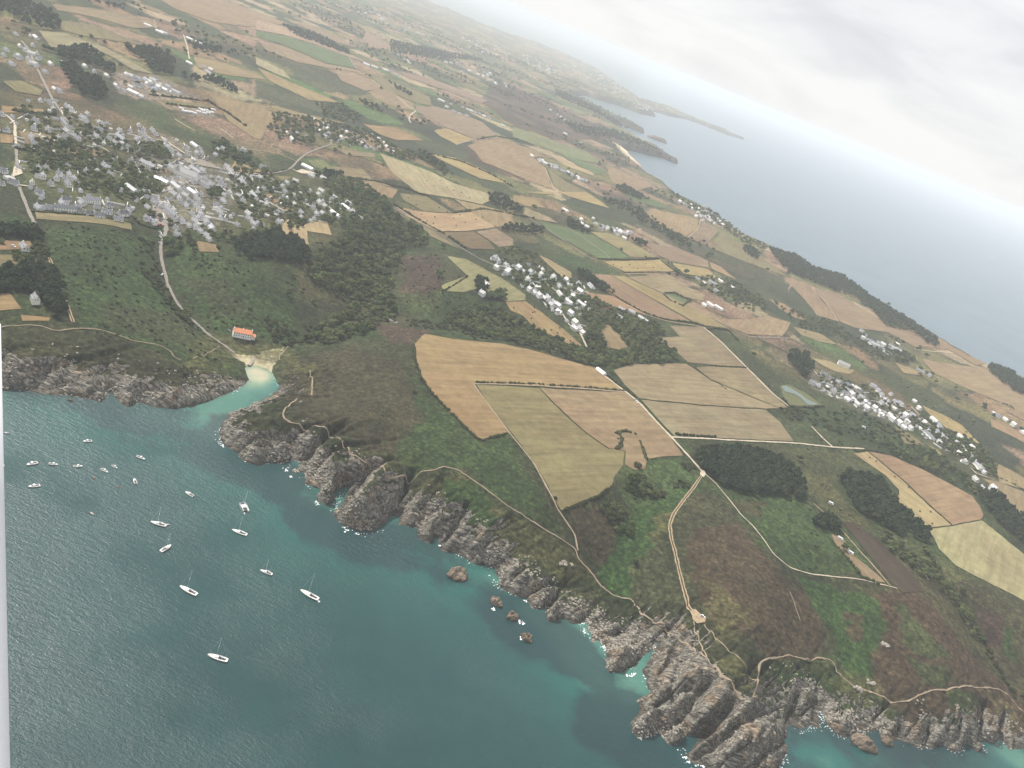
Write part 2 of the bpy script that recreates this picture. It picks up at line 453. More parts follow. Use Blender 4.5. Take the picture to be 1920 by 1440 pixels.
steep = mth(nt, 'MULTIPLY', mrange(nt, nz.outputs[2], 0.93, 0.62, -0.38, 0.75), mrange(nt, rk, 0.02, 0.35, 0.0, 1.0))
rfac = mrange(nt, mth(nt, 'ADD', mth(nt, 'ADD', rk, steep), mth(nt, 'MULTIPLY', mth(nt, 'SUBTRACT', med, 0.5), 1.4)), 0.42, 0.58, 0.0, 1.0)
ccol = mixc(nt, rfac, c_veg, rcol)
nt.links.new(ccol, b.inputs['Base Color'])
hh = mth(nt, 'ADD', mth(nt, 'MULTIPLY', med, 1.0), mth(nt, 'MULTIPLY', fine, 0.5))
hr = mth(nt, 'ADD', mth(nt, 'MULTIPLY', st, 3.0), mth(nt, 'MULTIPLY', cf, .7))
hmix = N(nt, 'ShaderNodeMix', data_type='FLOAT'); nt.links.new(rfac, hmix.inputs[0]); nt.links.new(hh, hmix.inputs[2]); nt.links.new(hr, hmix.inputs[3])
bump(nt, hmix.outputs[0], 0.9, 1.6, b)

# crops and grass in fields: Object Info colour, alpha = direction of the rows
MF, nt, b = mat('field_surface', 0.95, 0.1)
oi = N(nt, 'ShaderNodeObjectInfo')
p = pos(nt)
rot = N(nt, 'ShaderNodeVectorRotate', rotation_type='Z_AXIS'); nt.links.new(p, rot.inputs['Vector'])
nt.links.new(mth(nt, 'MULTIPLY', oi.outputs['Alpha'], 6.2832), rot.inputs['Angle'])
pv = N(nt, 'ShaderNodeVectorMath', operation='MULTIPLY'); nt.links.new(rot.outputs[0], pv.inputs[0]); pv.inputs[1].default_value = (0.012, 0.16, 0.1)
rowsn = noise(nt, 1.0, 4, 0.6, pv.outputs[0], 0.3)
bign = noise(nt, 0.011, 4, 0.55, p, 0.4)
medn = noise(nt, 0.09, 4, 0.6, p)
finn = noise(nt, 0.7, 3, 0.6, p)
f = mrange(nt, rowsn, 0.3, 0.7, 0.78, 1.22)
f = mth(nt, 'MULTIPLY', f, mrange(nt, medn, 0.3, 0.7, 0.84, 1.16))
f = mth(nt, 'MULTIPLY', f, mrange(nt, bign, 0.35, 0.65, 0.86, 1.12))
f = mth(nt, 'MULTIPLY', f, mrange(nt, finn, 0.3, 0.7, 0.88, 1.12))
vc = N(nt, 'ShaderNodeCombineXYZ')
for i in range(3): nt.links.new(f, vc.inputs[i])
c = mixc(nt, 1.0, oi.outputs['Color'], vc.outputs[0], 'MULTIPLY')
c = mixc(nt, mrange(nt, bign, 0.42, 0.68, 0.0, 0.45), c, mixc(nt, 1.0, c, (0.84, 0.95, 0.80), 'MULTIPLY'))
c = mixc(nt, mrange(nt, bign, 0.5, 0.3, 0.0, 0.4), c, mixc(nt, 1.0, c, (1.14, 1.03, 0.95), 'MULTIPLY'))
nt.links.new(c, b.inputs['Base Color'])
bump(nt, mth(nt, 'ADD', medn, finn), 0.35, 0.5, b)

# roads and tracks
MR, nt, b = mat('track_surface', 0.95, 0.1)
oi = N(nt, 'ShaderNodeObjectInfo'); p = pos(nt)
n_ = noise(nt, 0.35, 4, 0.6, p)
vc = N(nt, 'ShaderNodeCombineXYZ'); f = mrange(nt, n_, 0.3, 0.7, 0.75, 1.2)
for i in range(3): nt.links.new(f, vc.inputs[i])
nt.links.new(mixc(nt, 1.0, oi.outputs['Color'], vc.outputs[0], 'MULTIPLY'), b.inputs['Base Color'])

# sea
MW, nt, b = mat('sea_water', 0.3, 0.5)
b.inputs['IOR'].default_value = 1.333
p = pos(nt)
sh = N(nt, 'ShaderNodeAttribute', attribute_name='shallow').outputs['Fac']
wd = N(nt, 'ShaderNodeAttribute', attribute_name='weed').outputs['Fac']
n_a = noise(nt, 0.045, 5, 0.6, p, 0.5)
n_b = noise(nt, 0.006, 4, 0.55, p, 0.3)
shn = mth(nt, 'ADD', sh, mth(nt, 'MULTIPLY', mth(nt, 'SUBTRACT', n_a, 0.5), 0.22))
rw = N(nt, 'ShaderNodeValToRGB'); nt.links.new(shn, rw.inputs[0]); q = rw.color_ramp
q.elements[0].position = 0.0; q.elements[0].color = (0.010, 0.039, 0.040, 1)
q.elements[1].position = 1.0; q.elements[1].color = (0.40, 0.36, 0.25, 1)
for pp, cc in ((0.25, (0.013, 0.060, 0.054)), (0.5, (0.015, 0.088, 0.076)), (0.7, (0.055, 0.155, 0.12)), (0.88, (0.20, 0.27, 0.18))):
    e = q.elements.new(pp); e.color = cc + (1,)
wf = mrange(nt, mth(nt, 'ADD', wd, mth(nt, 'MULTIPLY', mth(nt, 'SUBTRACT', n_a, 0.5), 1.5)), 0.4, 0.8, 0.0, 0.75)
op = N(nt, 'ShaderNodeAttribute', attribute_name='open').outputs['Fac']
c = mixc(nt, wf, mixc(nt, op, rw.outputs[0], (0.075, 0.120, 0.150)), (0.010, 0.026, 0.031))  # far water lightened in colour, standing in for sky reflection and haze
vc = N(nt, 'ShaderNodeCombineXYZ'); f = mrange(nt, n_b, 0.3, 0.7, 0.85, 1.15)
for i in range(3): nt.links.new(f, vc.inputs[i])
nt.links.new(mixc(nt, 1.0, c, vc.outputs[0], 'MULTIPLY'), b.inputs['Base Color'])
WANG = math.radians(35)
w1 = noise(nt, 1.0, 3, 0.6, vmap(nt, p, (0.13, 0.33, 0.2), WANG), 0.4)
w2 = noise(nt, 1.0, 4, 0.65, vmap(nt, p, (0.55, 1.1, 0.8), WANG + 0.5), 0.2)
w0 = noise(nt, 0.012, 3, 0.5, p)
hgt = mth(nt, 'ADD', mth(nt, 'MULTIPLY', w1, 0.5), mth(nt, 'MULTIPLY', w2, 0.36))
hgt = mth(nt, 'MULTIPLY', hgt, mrange(nt, w0, 0.35, 0.65, 0.4, 1.3))
bump(nt, hgt, 1.0, 1.0, b)

# ------------------------------------------------------------------ the ground sheet
def lin(*c): return np.array(c, float)
HEATH = lin(0.072, 0.048, 0.028); HEATH2 = lin(0.054, 0.053, 0.025); GREEN = lin(0.044, 0.066, 0.021)
BRIGHT = lin(0.036, 0.072, 0.018); OLIVE = lin(0.100, 0.088, 0.036); SCRUB = lin(0.038, 0.045, 0.018)
MEADOW = lin(0.094, 0.088, 0.036); TAN = lin(0.215, 0.145, 0.078); DSCRUB = lin(0.031, 0.037, 0.018)
PURPLE = lin(0.080, 0.048, 0.036); YARD = lin(0.17, 0.145, 0.105); SAND = lin(0.48, 0.39, 0.26); PINK = lin(0.20, 0.130, 0.084)

def paint_ground(x, y, z, d):
    R = np.hypot(x, y)
    n1 = fbm(x / 90, y / 90, 61, 4); n2 = fbm(x / 30, y / 30, 71, 3); n3 = fbm(x / 260, y / 260, 81, 3)
    jx = x + 9 * n2 + 6 * fbm(x / 11, y / 11, 91, 2); jy = y + 9 * fbm(x / 30, y / 30, 97, 3) + 6 * fbm(x / 11, y / 11, 93, 2)
    def mixv(c, t, f): return c * (1 - f[..., None]) + t * f[..., None]
    c = np.broadcast_to(SCRUB, x.shape + (3,)).copy()
    c = mixv(c, GREEN, sstep(-0.25, 0.35, n1) * 0.9)
    c = mixv(c, MEADOW, sstep(-.1, 0.4, n3 + 0.4 * n2) * 0.6)
    c = mixv(c, HEATH2, sstep(0.0, 0.45, -n3 + 0.3 * n1) * 0.6)
    # far patchwork of small fields, scrub and hedges
    far = sstep(1250, 1750, R + 250 * n3)
    ca, sa = math.cos(0.45), math.sin(0.45)
    u = (x * ca - y * sa) / 160 + 0.5 * n3; v = (x * sa + y * ca) / 112 + 0.4 * fbm(x / 300, y / 300, 17, 2)
    iu, iv = np.floor(u), np.floor(v)
    best = np.full(x.shape, 9.0); sec = np.full(x.shape, 9.0); idv = np.zeros(x.shape)
    for a in (-1, 0, 1):
        for bq in (-1, 0, 1):
            ox, oy = iu + a, iv + bq
            dx = ox + 0.5 + 0.75 * (hash2(ox, oy, 5) - 0.5) - u; dy = oy + 0.5 + 0.75 * (hash2(ox, oy, 6) - 0.5) - v
            dd = np.maximum(np.abs(dx), np.abs(dy) * 1.05)
            better = dd < best
            sec = np.where(better, best, np.minimum(sec, dd)); idv = np.where(better, hash2(ox, oy, 8), idv); best = np.where(better, dd, best)
    pal = [TAN, PINK, lin(0.24, 0.18, 0.11), MEADOW * 1.3, MEADOW * 1.1, OLIVE * 1.2, GREEN * 1.5, DSCRUB, SCRUB * 1.2, TAN * .85]
    k = np.clip((idv * len(pal)).astype(int), 0, len(pal) - 1)
    pc = np.array(pal)[k]
    hedge = sstep(0.10, 0.04, sec - best)
    pc = mixv(pc, DSCRUB, hedge * 0.9)
    pc = mixv(pc, DSCRUB, sstep(0.18, 0.45, n3 + 0.35 * n1) * 0.7)
    c = mixv(c, pc, far)
    rockadd = np.zeros(x.shape)
    for s, cc, amt in COVER:
        q = LP(s)[:, :2]
        m = inside(q, jx, jy) if cc is not SAND else inside(q, x + 0.25 * (jx - x), y + 0.25 * (jy - y))
        if cc is None: rockadd[m] += amt
        else:
            w = m * amt
            c = mixv(c, cc, w * (0.75 + 0.25 * np.clip(1 + n2, 0, 1)))
    nearf = 1 - sstep(1800, 2800, R)
    slope = np.hypot(*np.gradient(z, axis=(0, 1))) if False else None
    rw = 7 + 13 * n2 + 8 * n1 + WR(x, y)
    rock = .8 * sstep(1.0, 0.0, (d - rw) / 34) + .5 * sstep(12, 2, d); rock = rock * nearf * (d > -8) + rockadd
    bch = np.exp(-((x - BEACH[0]) ** 2 + (y - BEACH[1]) ** 2) / 30 ** 2)
    rock = rock * (1 - np.clip(bch * 1.6, 0, 1))
    # bay beach far away
    fb = np.zeros(x.shape)
    for i in range(len(FARBEACH) - 1):
        dd, _ = segdist(*FARBEACH[i], *FARBEACH[i + 1], x, y); fb = np.maximum(fb, sstep(60, 25, dd))
    c = mixv(c, SAND, fb)
    farcliff = sstep(70, 20, d) * sstep(2300, 3000, R) * (1 - fb)
    c = mixv(c, lin(0.07, 0.06, 0.05), farcliff)
    # grassy rim between cliff and heath
    rim = sstep(26, 6, np.abs(d - rw - 26)) * nearf * sstep(-0.2, 0.4, n1 + 0.5 * n2)
    c = mixv(c, OLIVE, rim * 0.75)
    c = c * (.78 + .3 * sstep(1050, 2200, R))[..., None] * (1 + 0.32 * n1 + 0.30 * n2)[..., None] * (1 + np.stack([.18 * n3, -.05 * n3, .1 * n3], -1))  # near ground darkened in colour to counter the even haze, lighter far off
    return np.clip(c, 0.003, 1), np.clip(rock, 0, 1.6)
def WR(x, y):
    return 22 * np.exp(-((x - WID[0]) ** 2 + (y - WID[1]) ** 2) / 75 ** 2) - 6 * sstep(0, 600, x) 
FARBEACH = U(np.array([1165, 1180, 1205, 1240.]), np.array([286, 303, 324, 350.]), 3)

COVER = [
 # heath and bracken of the headland left of the big fields
 ("520,690 600,655 700,640 780,640 790,710 850,790 890,830 930,830 1000,880 1040,950 1090,1040 960,960 860,885 740,900 660,850 600,805 530,785 525,730", HEATH2, .9),
 ("540,670 660,650 760,690 790,790 740,850 660,830 600,800 545,770", HEATH, .5),
 ("770,700 830,770 890,830 950,820 1030,950 960,950 860,880 760,880 740,830 790,790", GREEN, .8),
 ("880,850 960,860 1010,930 1050,1000 980,970 900,910", GREEN * .9, .7),
 ("640,845 740,903 860,890 960,962 1085,1040 1110,1095 1060,1100 1000,1050 930,1020 850,960 740,925 660,880", OLIVE * .85, .8),
 ("830,885 900,910 945,965 900,1000 850,960 820,910", BRIGHT * .8, .8),
 ("700,605 800,620 780,650 720,640", PURPLE, .8),
 # right-hand valley
 ("1120,1080 1130,1040 1160,1010 1190,960 1250,920 1300,890 1315,895 1265,960 1255,1000 1215,1060 1185,1122 1140,1112", BRIGHT, .85),
 ("1060,960 1150,940 1165,1010 1120,1070 1090,1020", HEATH, .7),
 ("1190,1060 1250,1010 1275,1120 1300,1170 1230,1160 1190,1125", HEATH2 * 1.2, .8),
 ("1230,970 1262,960 1255,1010 1230,1020", OLIVE, .7),
 ("1160,880 1280,860 1310,888 1260,925 1190,960 1160,930", GREEN * 1.2, .8),
 ("1262,985 1300,930 1325,905 1430,1015 1500,1080 1570,1120 1560,1230 1430,1240 1400,1290 1310,1215 1300,1160 1275,1080", HEATH2, .9),
 ("1290,1000 1380,980 1470,1080 1540,1150 1540,1220 1440,1230 1340,1170 1300,1100", HEATH, .9),
 ("1310,1090 1340,1100 1400,1150 1405,1180 1360,1150", OLIVE * .9, .7),
 ("1340,1225 1400,1235 1420,1290 1390,1290 1350,1250", OLIVE, .75),
 ("1390,970 1470,1000 1540,1070 1500,1078 1440,1030", BRIGHT * .9, .7),
 ("1500,1080 1560,1090 1600,1112 1660,1130 1662,1185 1635,1220 1632,1290 1600,1290 1570,1205 1530,1145", BRIGHT, .9),
 ("1590,1140 1615,1150 1618,1200 1600,1205", HEATH, .8),
 ("1655,1105 1740,1118 1790,1190 1850,1255 1920,1300 1960,1400 1840,1370 1700,1365 1650,1310 1640,1230 1660,1190", HEATH, .9),
 ("1680,1120 1740,1180 1790,1240 1720,1230 1690,1180", GREEN * 1.1, .7),
 ("1710,1240 1780,1250 1790,1290 1730,1280", GREEN, .7),
 ("1780,1300 1830,1300 1830,1360 1800,1355", BRIGHT * .8, .7),
 ("1440,1240 1560,1245 1630,1300 1600,1330 1540,1300 1500,1330 1460,1300", GREEN * .9, .7),
 ("1790,1100 1860,1090 1920,1130 1960,1250 1960,1340 1900,1280 1840,1190", HEATH2, .8),
 ("1830,1140 1880,1150 1880,1210 1850,1220", PURPLE * .8, .8),
 ("1870,1180 1905,1180 1900,1240 1880,1235", BRIGHT * .9, .8),
 # slopes right of the dark pine wood
 ("1290,828 1600,845 1640,880 1600,890 1560,900 1530,960 1515,880 1440,845 1340,838", MEADOW * .85, .7),
 ("1330,905 1500,940 1570,985 1640,1060 1560,1080 1470,1060 1400,970", GREEN * 1.1, .8),
 ("1510,880 1560,900 1600,960 1640,990 1610,990 1540,950", OLIVE * .85, .8),
 ("1350,930 1440,945 1430,970 1390,960", HEATH, .6),
 # left headland
 ("70,430 290,440 300,520 330,580 430,665 455,700 340,700 250,640 150,615 120,540", GREEN * 1.05, .75),
 ("180,560 330,590 400,650 300,640 200,610", HEATH2, .7),
 ("0,610 150,615 250,640 330,680 460,705 440,725 300,760 0,725 -200,720 -200,620", HEATH2 * .95, .8),
 ("0,660 160,680 240,700 460,712 340,760 0,730 -200,725", None, .25),
 ("310,450 430,470 560,500 560,640 440,640 370,590 330,540", GREEN, .8),
 ("330,520 430,530 480,600 400,600", HEATH2, .6),
 ("750,480 860,480 870,520 760,620 740,560", HEATH2 * 1.1, .8),
 ("755,480 830,485 820,580 760,560", PURPLE * .9, .7),
 ("740,555 830,540 860,580 800,600 740,590", GREEN * 1.5, .7),
 ("840,545 905,560 945,575 935,630 850,625 790,600", GREEN, .8),
 ("0,395 62,420 80,440 0,430", GREEN, .8),
 ("426,652 440,662 470,666 500,658 534,652 534,660 522,672 512,684 508,700 490,700 462,690 458,680 440,670", SAND, 1.0),
 # rocky ground behind the right-hand cliffs
 ("1230,1180 1300,1210 1370,1280 1430,1320 1480,1370 1400,1470 1280,1420 1200,1370 1220,1270", None, .5),
 ("1100,1165 1160,1150 1230,1175 1240,1250 1140,1260 1100,1200", None, .5),
 # mid-distance bands of gorse and copse
 ("1040,335 1100,365 1180,372 1220,395 1240,425 1290,455 1400,480 1460,520 1520,560 1580,600 1650,640 1720,665 1700,690 1600,650 1480,620 1400,560 1330,500 1270,465 1200,430 1130,405 1060,375", DSCRUB, .8),
 ("1440,520 1500,545 1530,590 1480,570 1440,545", DSCRUB, .8),
 ("480,78 520,90 600,125 640,145 660,155 695,172 680,180 600,170 560,150 540,125 480,100", DSCRUB * 1.2, .85),
 ("480,150 540,165 600,195 700,230 760,250 800,260 860,280 900,300 950,310 920,330 850,300 780,270 700,245 620,225 560,215 480,180", DSCRUB * 1.15, .85),
 ("870,270 905,283 960,320 1000,345 950,330 880,300", PURPLE * .7, .85),
 ("930,150 1050,200 1150,250 1270,305 1180,278 1120,262 1040,262 970,240 900,190", PURPLE * .55, .8),
 ("1180,555 1250,560 1240,612 1175,600", SCRUB, .6),
 ("1280,400 1330,420 1400,470 1380,480 1300,440", MEADOW, .5),
 ("1080,480 1170,510 1165,514 1100,512 1060,500 1020,478", GREEN * .9, .8),
 ("1460,640 1560,660 1640,700 1700,760 1600,740 1500,700", MEADOW * .8, .6),
 ("1640,700 1760,760 1850,860 1920,900 1960,980 1850,880 1740,790", GREEN * .9, .6),
 ("1470,765 1600,770 1700,810 1800,880 1850,940 1740,880 1620,830 1530,800", GREEN * .8, .8),
 ("1450,580 1500,600 1480,640 1430,610", SCRUB, .6),
 # gardens and yards of the villages
 ("20,170 130,200 200,230 260,220 330,260 420,300 480,320 560,320 640,340 690,390 600,415 480,430 440,440 300,430 230,400 60,390 40,320 0,250", MEADOW * 1.1, .6),
 ("260,235 330,260 400,300 440,330 440,380 400,430 320,440 290,400 300,340 250,310", YARD, .75),
 ("110,375 200,378 250,395 245,415 110,400", YARD * .9, .7),
 ("215,135 290,140 340,165 380,185 330,185 250,185 215,165", YARD, .9),
 ("350,195 400,205 405,220 350,215 330,205", YARD * 1.1, .8),
 ("1520,690 1640,740 1700,760 1760,810 1700,800 1600,765 1520,725", YARD * .9, .6),
 ("0,20 90,90 110,150 60,160 0,110", MEADOW, .5),
 ("210,188 300,195 330,235 420,262 450,290 330,262 250,215", GREEN, .9),
 ("1260,370 1300,385 1360,415 1370,430 1320,412 1280,392", YARD * .8, .7),
]

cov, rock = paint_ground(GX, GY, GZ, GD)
def grid_faces(keep, nr, na):
    idx = np.arange(nr * na).reshape(nr, na)
    a = idx[:-1, :-1][keep]; b_ = idx[:-1, 1:][keep]; c_ = idx[1:, 1:][keep]; d_ = idx[1:, :-1][keep]
    return np.stack([a, d_, c_, b_], 1)
def np_mesh(name, V, F, mats, smooth=True):
    used = np.unique(F); remap = np.full(len(V), -1); remap[used] = np.arange(len(used))
    F = remap[F]; V = V[used]
    me = bpy.data.meshes.new(name)
    me.vertices.add(len(V)); me.vertices.foreach_set('co', V.astype(np.float32).ravel())
    me.loops.add(F.size); me.loops.foreach_set('vertex_index', F.astype(np.int32).ravel())
    me.polygons.add(len(F)); me.polygons.foreach_set('loop_start', np.arange(0, F.size, F.shape[1], dtype=np.int32))
    me.polygons.foreach_set('loop_total', np.full(len(F), F.shape[1], np.int32))
    me.polygons.foreach_set('use_smooth', np.full(len(F), smooth))
    for m in mats: me.materials.append(m)
    me.update(calc_edges=True)
    return me, used
zc = GZ
mx = np.maximum(np.maximum(zc[:-1, :-1], zc[1:, :-1]), np.maximum(zc[:-1, 1:], zc[1:, 1:]))
F = grid_faces(mx > -3.5, NR, NA)
V = np.stack([GX, GY, GZ], -1).reshape(-1, 3)
me, used = np_mesh('ground', V, F, [MG])
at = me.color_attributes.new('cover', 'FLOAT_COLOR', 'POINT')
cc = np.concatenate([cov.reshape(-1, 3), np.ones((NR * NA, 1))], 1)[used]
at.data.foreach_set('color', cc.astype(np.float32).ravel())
at = me.attributes.new('rock', 'FLOAT', 'POINT'); at.data.foreach_set('value', rock.reshape(-1)[used].astype(np.float32))
tag(obj('ground', me), kind='structure')

# ------------------------------------------------------------------ the sea
AZS0, AZS1, NAS = math.radians(-80), math.radians(80), 760
azs2 = np.linspace(AZS0, AZS1, NAS)
r2 = [60.0]
while r2[-1] < 90000:
    R = r2[-1]; r2.append(R + max(6.0, min((R * R + CAM_H ** 2) / CAM_H * math.radians(0.2), 12000)))
r2 = np.array(r2); NR2 = len(r2)
SX = r2[:, None] * np.sin(azs2)[None]; SY = r2[:, None] * np.cos(azs2)[None]
SDs = np.empty_like(SX)
for i in range(0, NR2, 40):
    for j in range(0, NAS, 40):
        SDs[i:i + 40, j:j + 40] = coast_sdf(SX[i:i + 40, j:j + 40], SY[i:i + 40, j:j + 40])
def seablob(px, py, r): 
    q = U(px, py); return np.exp(-((SX - q[0]) ** 2 + (SY - q[1]) ** 2) / r ** 2)
dd = -SDs
nf = 1 - sstep(1500, 2500, np.hypot(SX, SY))
shal = 0.30 * np.exp(-np.maximum(dd, 0) / 90) * nf + 0.26 * nf * np.exp(-np.maximum(dd, 0) / 30) * sstep(-.2, .3, fbm(SX / 60, SY / 60, 3, 3))
shal = np.minimum(shal, .46)
for px, py, r, a in ((484, 700, 20, .62), (482, 722, 26, .34), (440, 748, 32, .26), (400, 772, 45, .16), (345, 800, 70, .10), (300, 770, 60, .12), (1205, 1290, 16, .2), (1185, 1275, 16, .12), (1150, 1290, 45, .28), (1060, 1170, 30, .2), (1165, 1230, 20, .2),
                     (560, 950, 50, .18), (1040, 1200, 40, .16), (930, 1085, 20, .25), (740, 1040, 60, .12), (1000, 1140, 18, .2), (880, 1100, 40, .15), (1120, 1220, 30, .18), (1560, 1430, 20, .3), (1910, 1425, 20, .4), (1290, 1330, 15, .1)):
    shal = shal + a * seablob(px, py, r)
shal = np.minimum(shal, .70 + .3 * seablob(484, 697, 34))
fbx = np.zeros_like(SX)
for i in range(len(FARBEACH) - 1):
    q, _ = segdist(*FARBEACH[i], *FARBEACH[i + 1], SX, SY); fbx = np.maximum(fbx, np.exp(-q / 90))
shal = shal + 0.6 * fbx
weed = 0.0 * SX
for px, py, r, a in ((1150, 1350, 26, 1), (1140, 1375, 28, 1), (1185, 1325, 13, 1), (1090, 1225, 16, 1), (1065, 1250, 14, .9), (1120, 1260, 14, .9), (1055, 1205, 18, .7), (850, 1080, 26, .6), (930, 1135, 22, .7), (980, 1175, 30, .7), (980, 1200, 20, .8),
                     (425, 840, 40, .8), (450, 875, 34, .7), (520, 905, 22, .6), (545, 900, 12, .8), (522, 925, 12, .8), (560, 960, 18, .8), (590, 985, 26, .6), (640, 1010, 30, .6), (700, 1030, 30, .6), (270, 790, 45, .65), (1260, 1430, 30, .8), (1400, 1440, 60, .7), (1700, 1430, 90, .7), (770, 1030, 34, .5), (1040, 1190, 20, .5), (250, 775, 30, .4), (100, 760, 50, .4)):
    weed = weed + a * seablob(px, py, r)
weed = weed + 0.35 * np.exp(-np.maximum(dd - 4, 0) / 9) * nf
F = grid_faces(np.ones((NR2 - 1, NAS - 1), bool), NR2, NAS)
me, used = np_mesh('sea', np.stack([SX, SY, 0 * SX], -1).reshape(-1, 3), F, [MW])
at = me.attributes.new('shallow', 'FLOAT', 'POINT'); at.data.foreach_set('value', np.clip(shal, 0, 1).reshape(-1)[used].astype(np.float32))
far_sheen = sstep(1500, 2600, np.hypot(SX, SY)) * sstep(-200, 300, SX)  # mask of the far right-hand sea whose reflected brightness is painted in
at = me.attributes.new('open', 'FLOAT', 'POINT'); at.data.foreach_set('value', far_sheen.reshape(-1)[used].astype(np.float32))
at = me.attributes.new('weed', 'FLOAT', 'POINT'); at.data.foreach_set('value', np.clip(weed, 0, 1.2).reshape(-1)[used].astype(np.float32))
tag(obj('sea', me), kind='structure')

# ------------------------------------------------------------------ haze: the air between here and the far coast
MH = bpy.data.materials.new('air'); MH.use_nodes = True
nt = MH.node_tree; nt.nodes.clear()
pvn = N(nt, 'ShaderNodeVolumePrincipled'); pvn.inputs['Color'].default_value = (0.90, 0.95, 1.0, 1)
pvn.inputs['Density'].default_value = 8.0e-5; pvn.inputs['Anisotropy'].default_value = 0.0
ou = N(nt, 'ShaderNodeOutputMaterial'); nt.links.new(pvn.outputs[0], ou.inputs['Volume'])
S = 95000
hv = [(x, y, z) for z in (-12, CAM_H + 14) for x, y in ((-S, -6000), (S, -6000), (S, S), (-S, S))]
hf = [(0, 3, 2, 1), (4, 5, 6, 7), (0, 1, 5, 4), (1, 2, 6, 5), (2, 3, 7, 6), (3, 0, 4, 7)]
tag(obj('haze', mesh('haze', hv, hf, [MH])), kind='stuff')
# ------------------------------------------------------------------ fields
def lift(R): return 0.22 + R * 0.00035
def densify(q, step, closed=True):
    out = []
    n = len(q)
    for i in range(n if closed else n - 1):
        a, b_ = q[i], q[(i + 1) % n]
        k = max(1, int(np.linalg.norm(b_ - a) / step))
        for t in range(k): out.append(a + (b_ - a) * t / k)
    if not closed: out.append(q[-1])
    return np.array(out)
def drape_polygon(q, off=0.0):
    """polygon on the ground -> mesh that follows the terrain"""
    R = np.hypot(*q.mean(0))
    step = max(7.0, R * 0.009, math.sqrt(abs(np.prod(np.ptp(q, axis=0)))) / 34)
    e = densify(q, step)
    e = e + 0.12 * step * np.stack([fbm(e[:, 0] / 14, e[:, 1] / 14, 3, 2), fbm(e[:, 0] / 14, e[:, 1] / 14, 4, 2)], 1)
    x0, y0 = q.min(0); x1, y1 = q.max(0)
    gx, gy = np.meshgrid(np.arange(x0, x1, step), np.arange(y0, y1, step))
    gx = gx.ravel() + RNG.uniform(-.2, .2, gx.size) * step; gy = gy.ravel() + RNG.uniform(-.2, .2, gy.size) * step
    m = inside(e, gx, gy)
    g = np.stack([gx[m], gy[m]], 1)
    if len(g):
        dm = np.min(np.hypot(g[:, 0][:, None] - e[:, 0][None], g[:, 1][:, None] - e[:, 1][None]), 1)
        g = g[dm > step * 0.35]
    pts = [Vector(p_) for p_ in np.concatenate([e, g])]
    r = delaunay_2d_cdt(pts, [], [list(range(len(e)))], 1, 1e-4)
    v = np.array([[p_[0], p_[1]] for p_ in r[0]])
    z = Z(v[:, 0], v[:, 1]) + lift(np.hypot(v[:, 0], v[:, 1])) + off
    return np.column_stack([v, z]), [f for f in r[2]]
T1, T2, T3, G1, G2, BR, YL, OR_ = (.196, .144, .078), (.238, .180, .104), (.178, .127, .080), (.135, .112, .058), (.075, .098, .042), (.050, .038, .026), (.23, .172, .080), (.205, .142, .073)
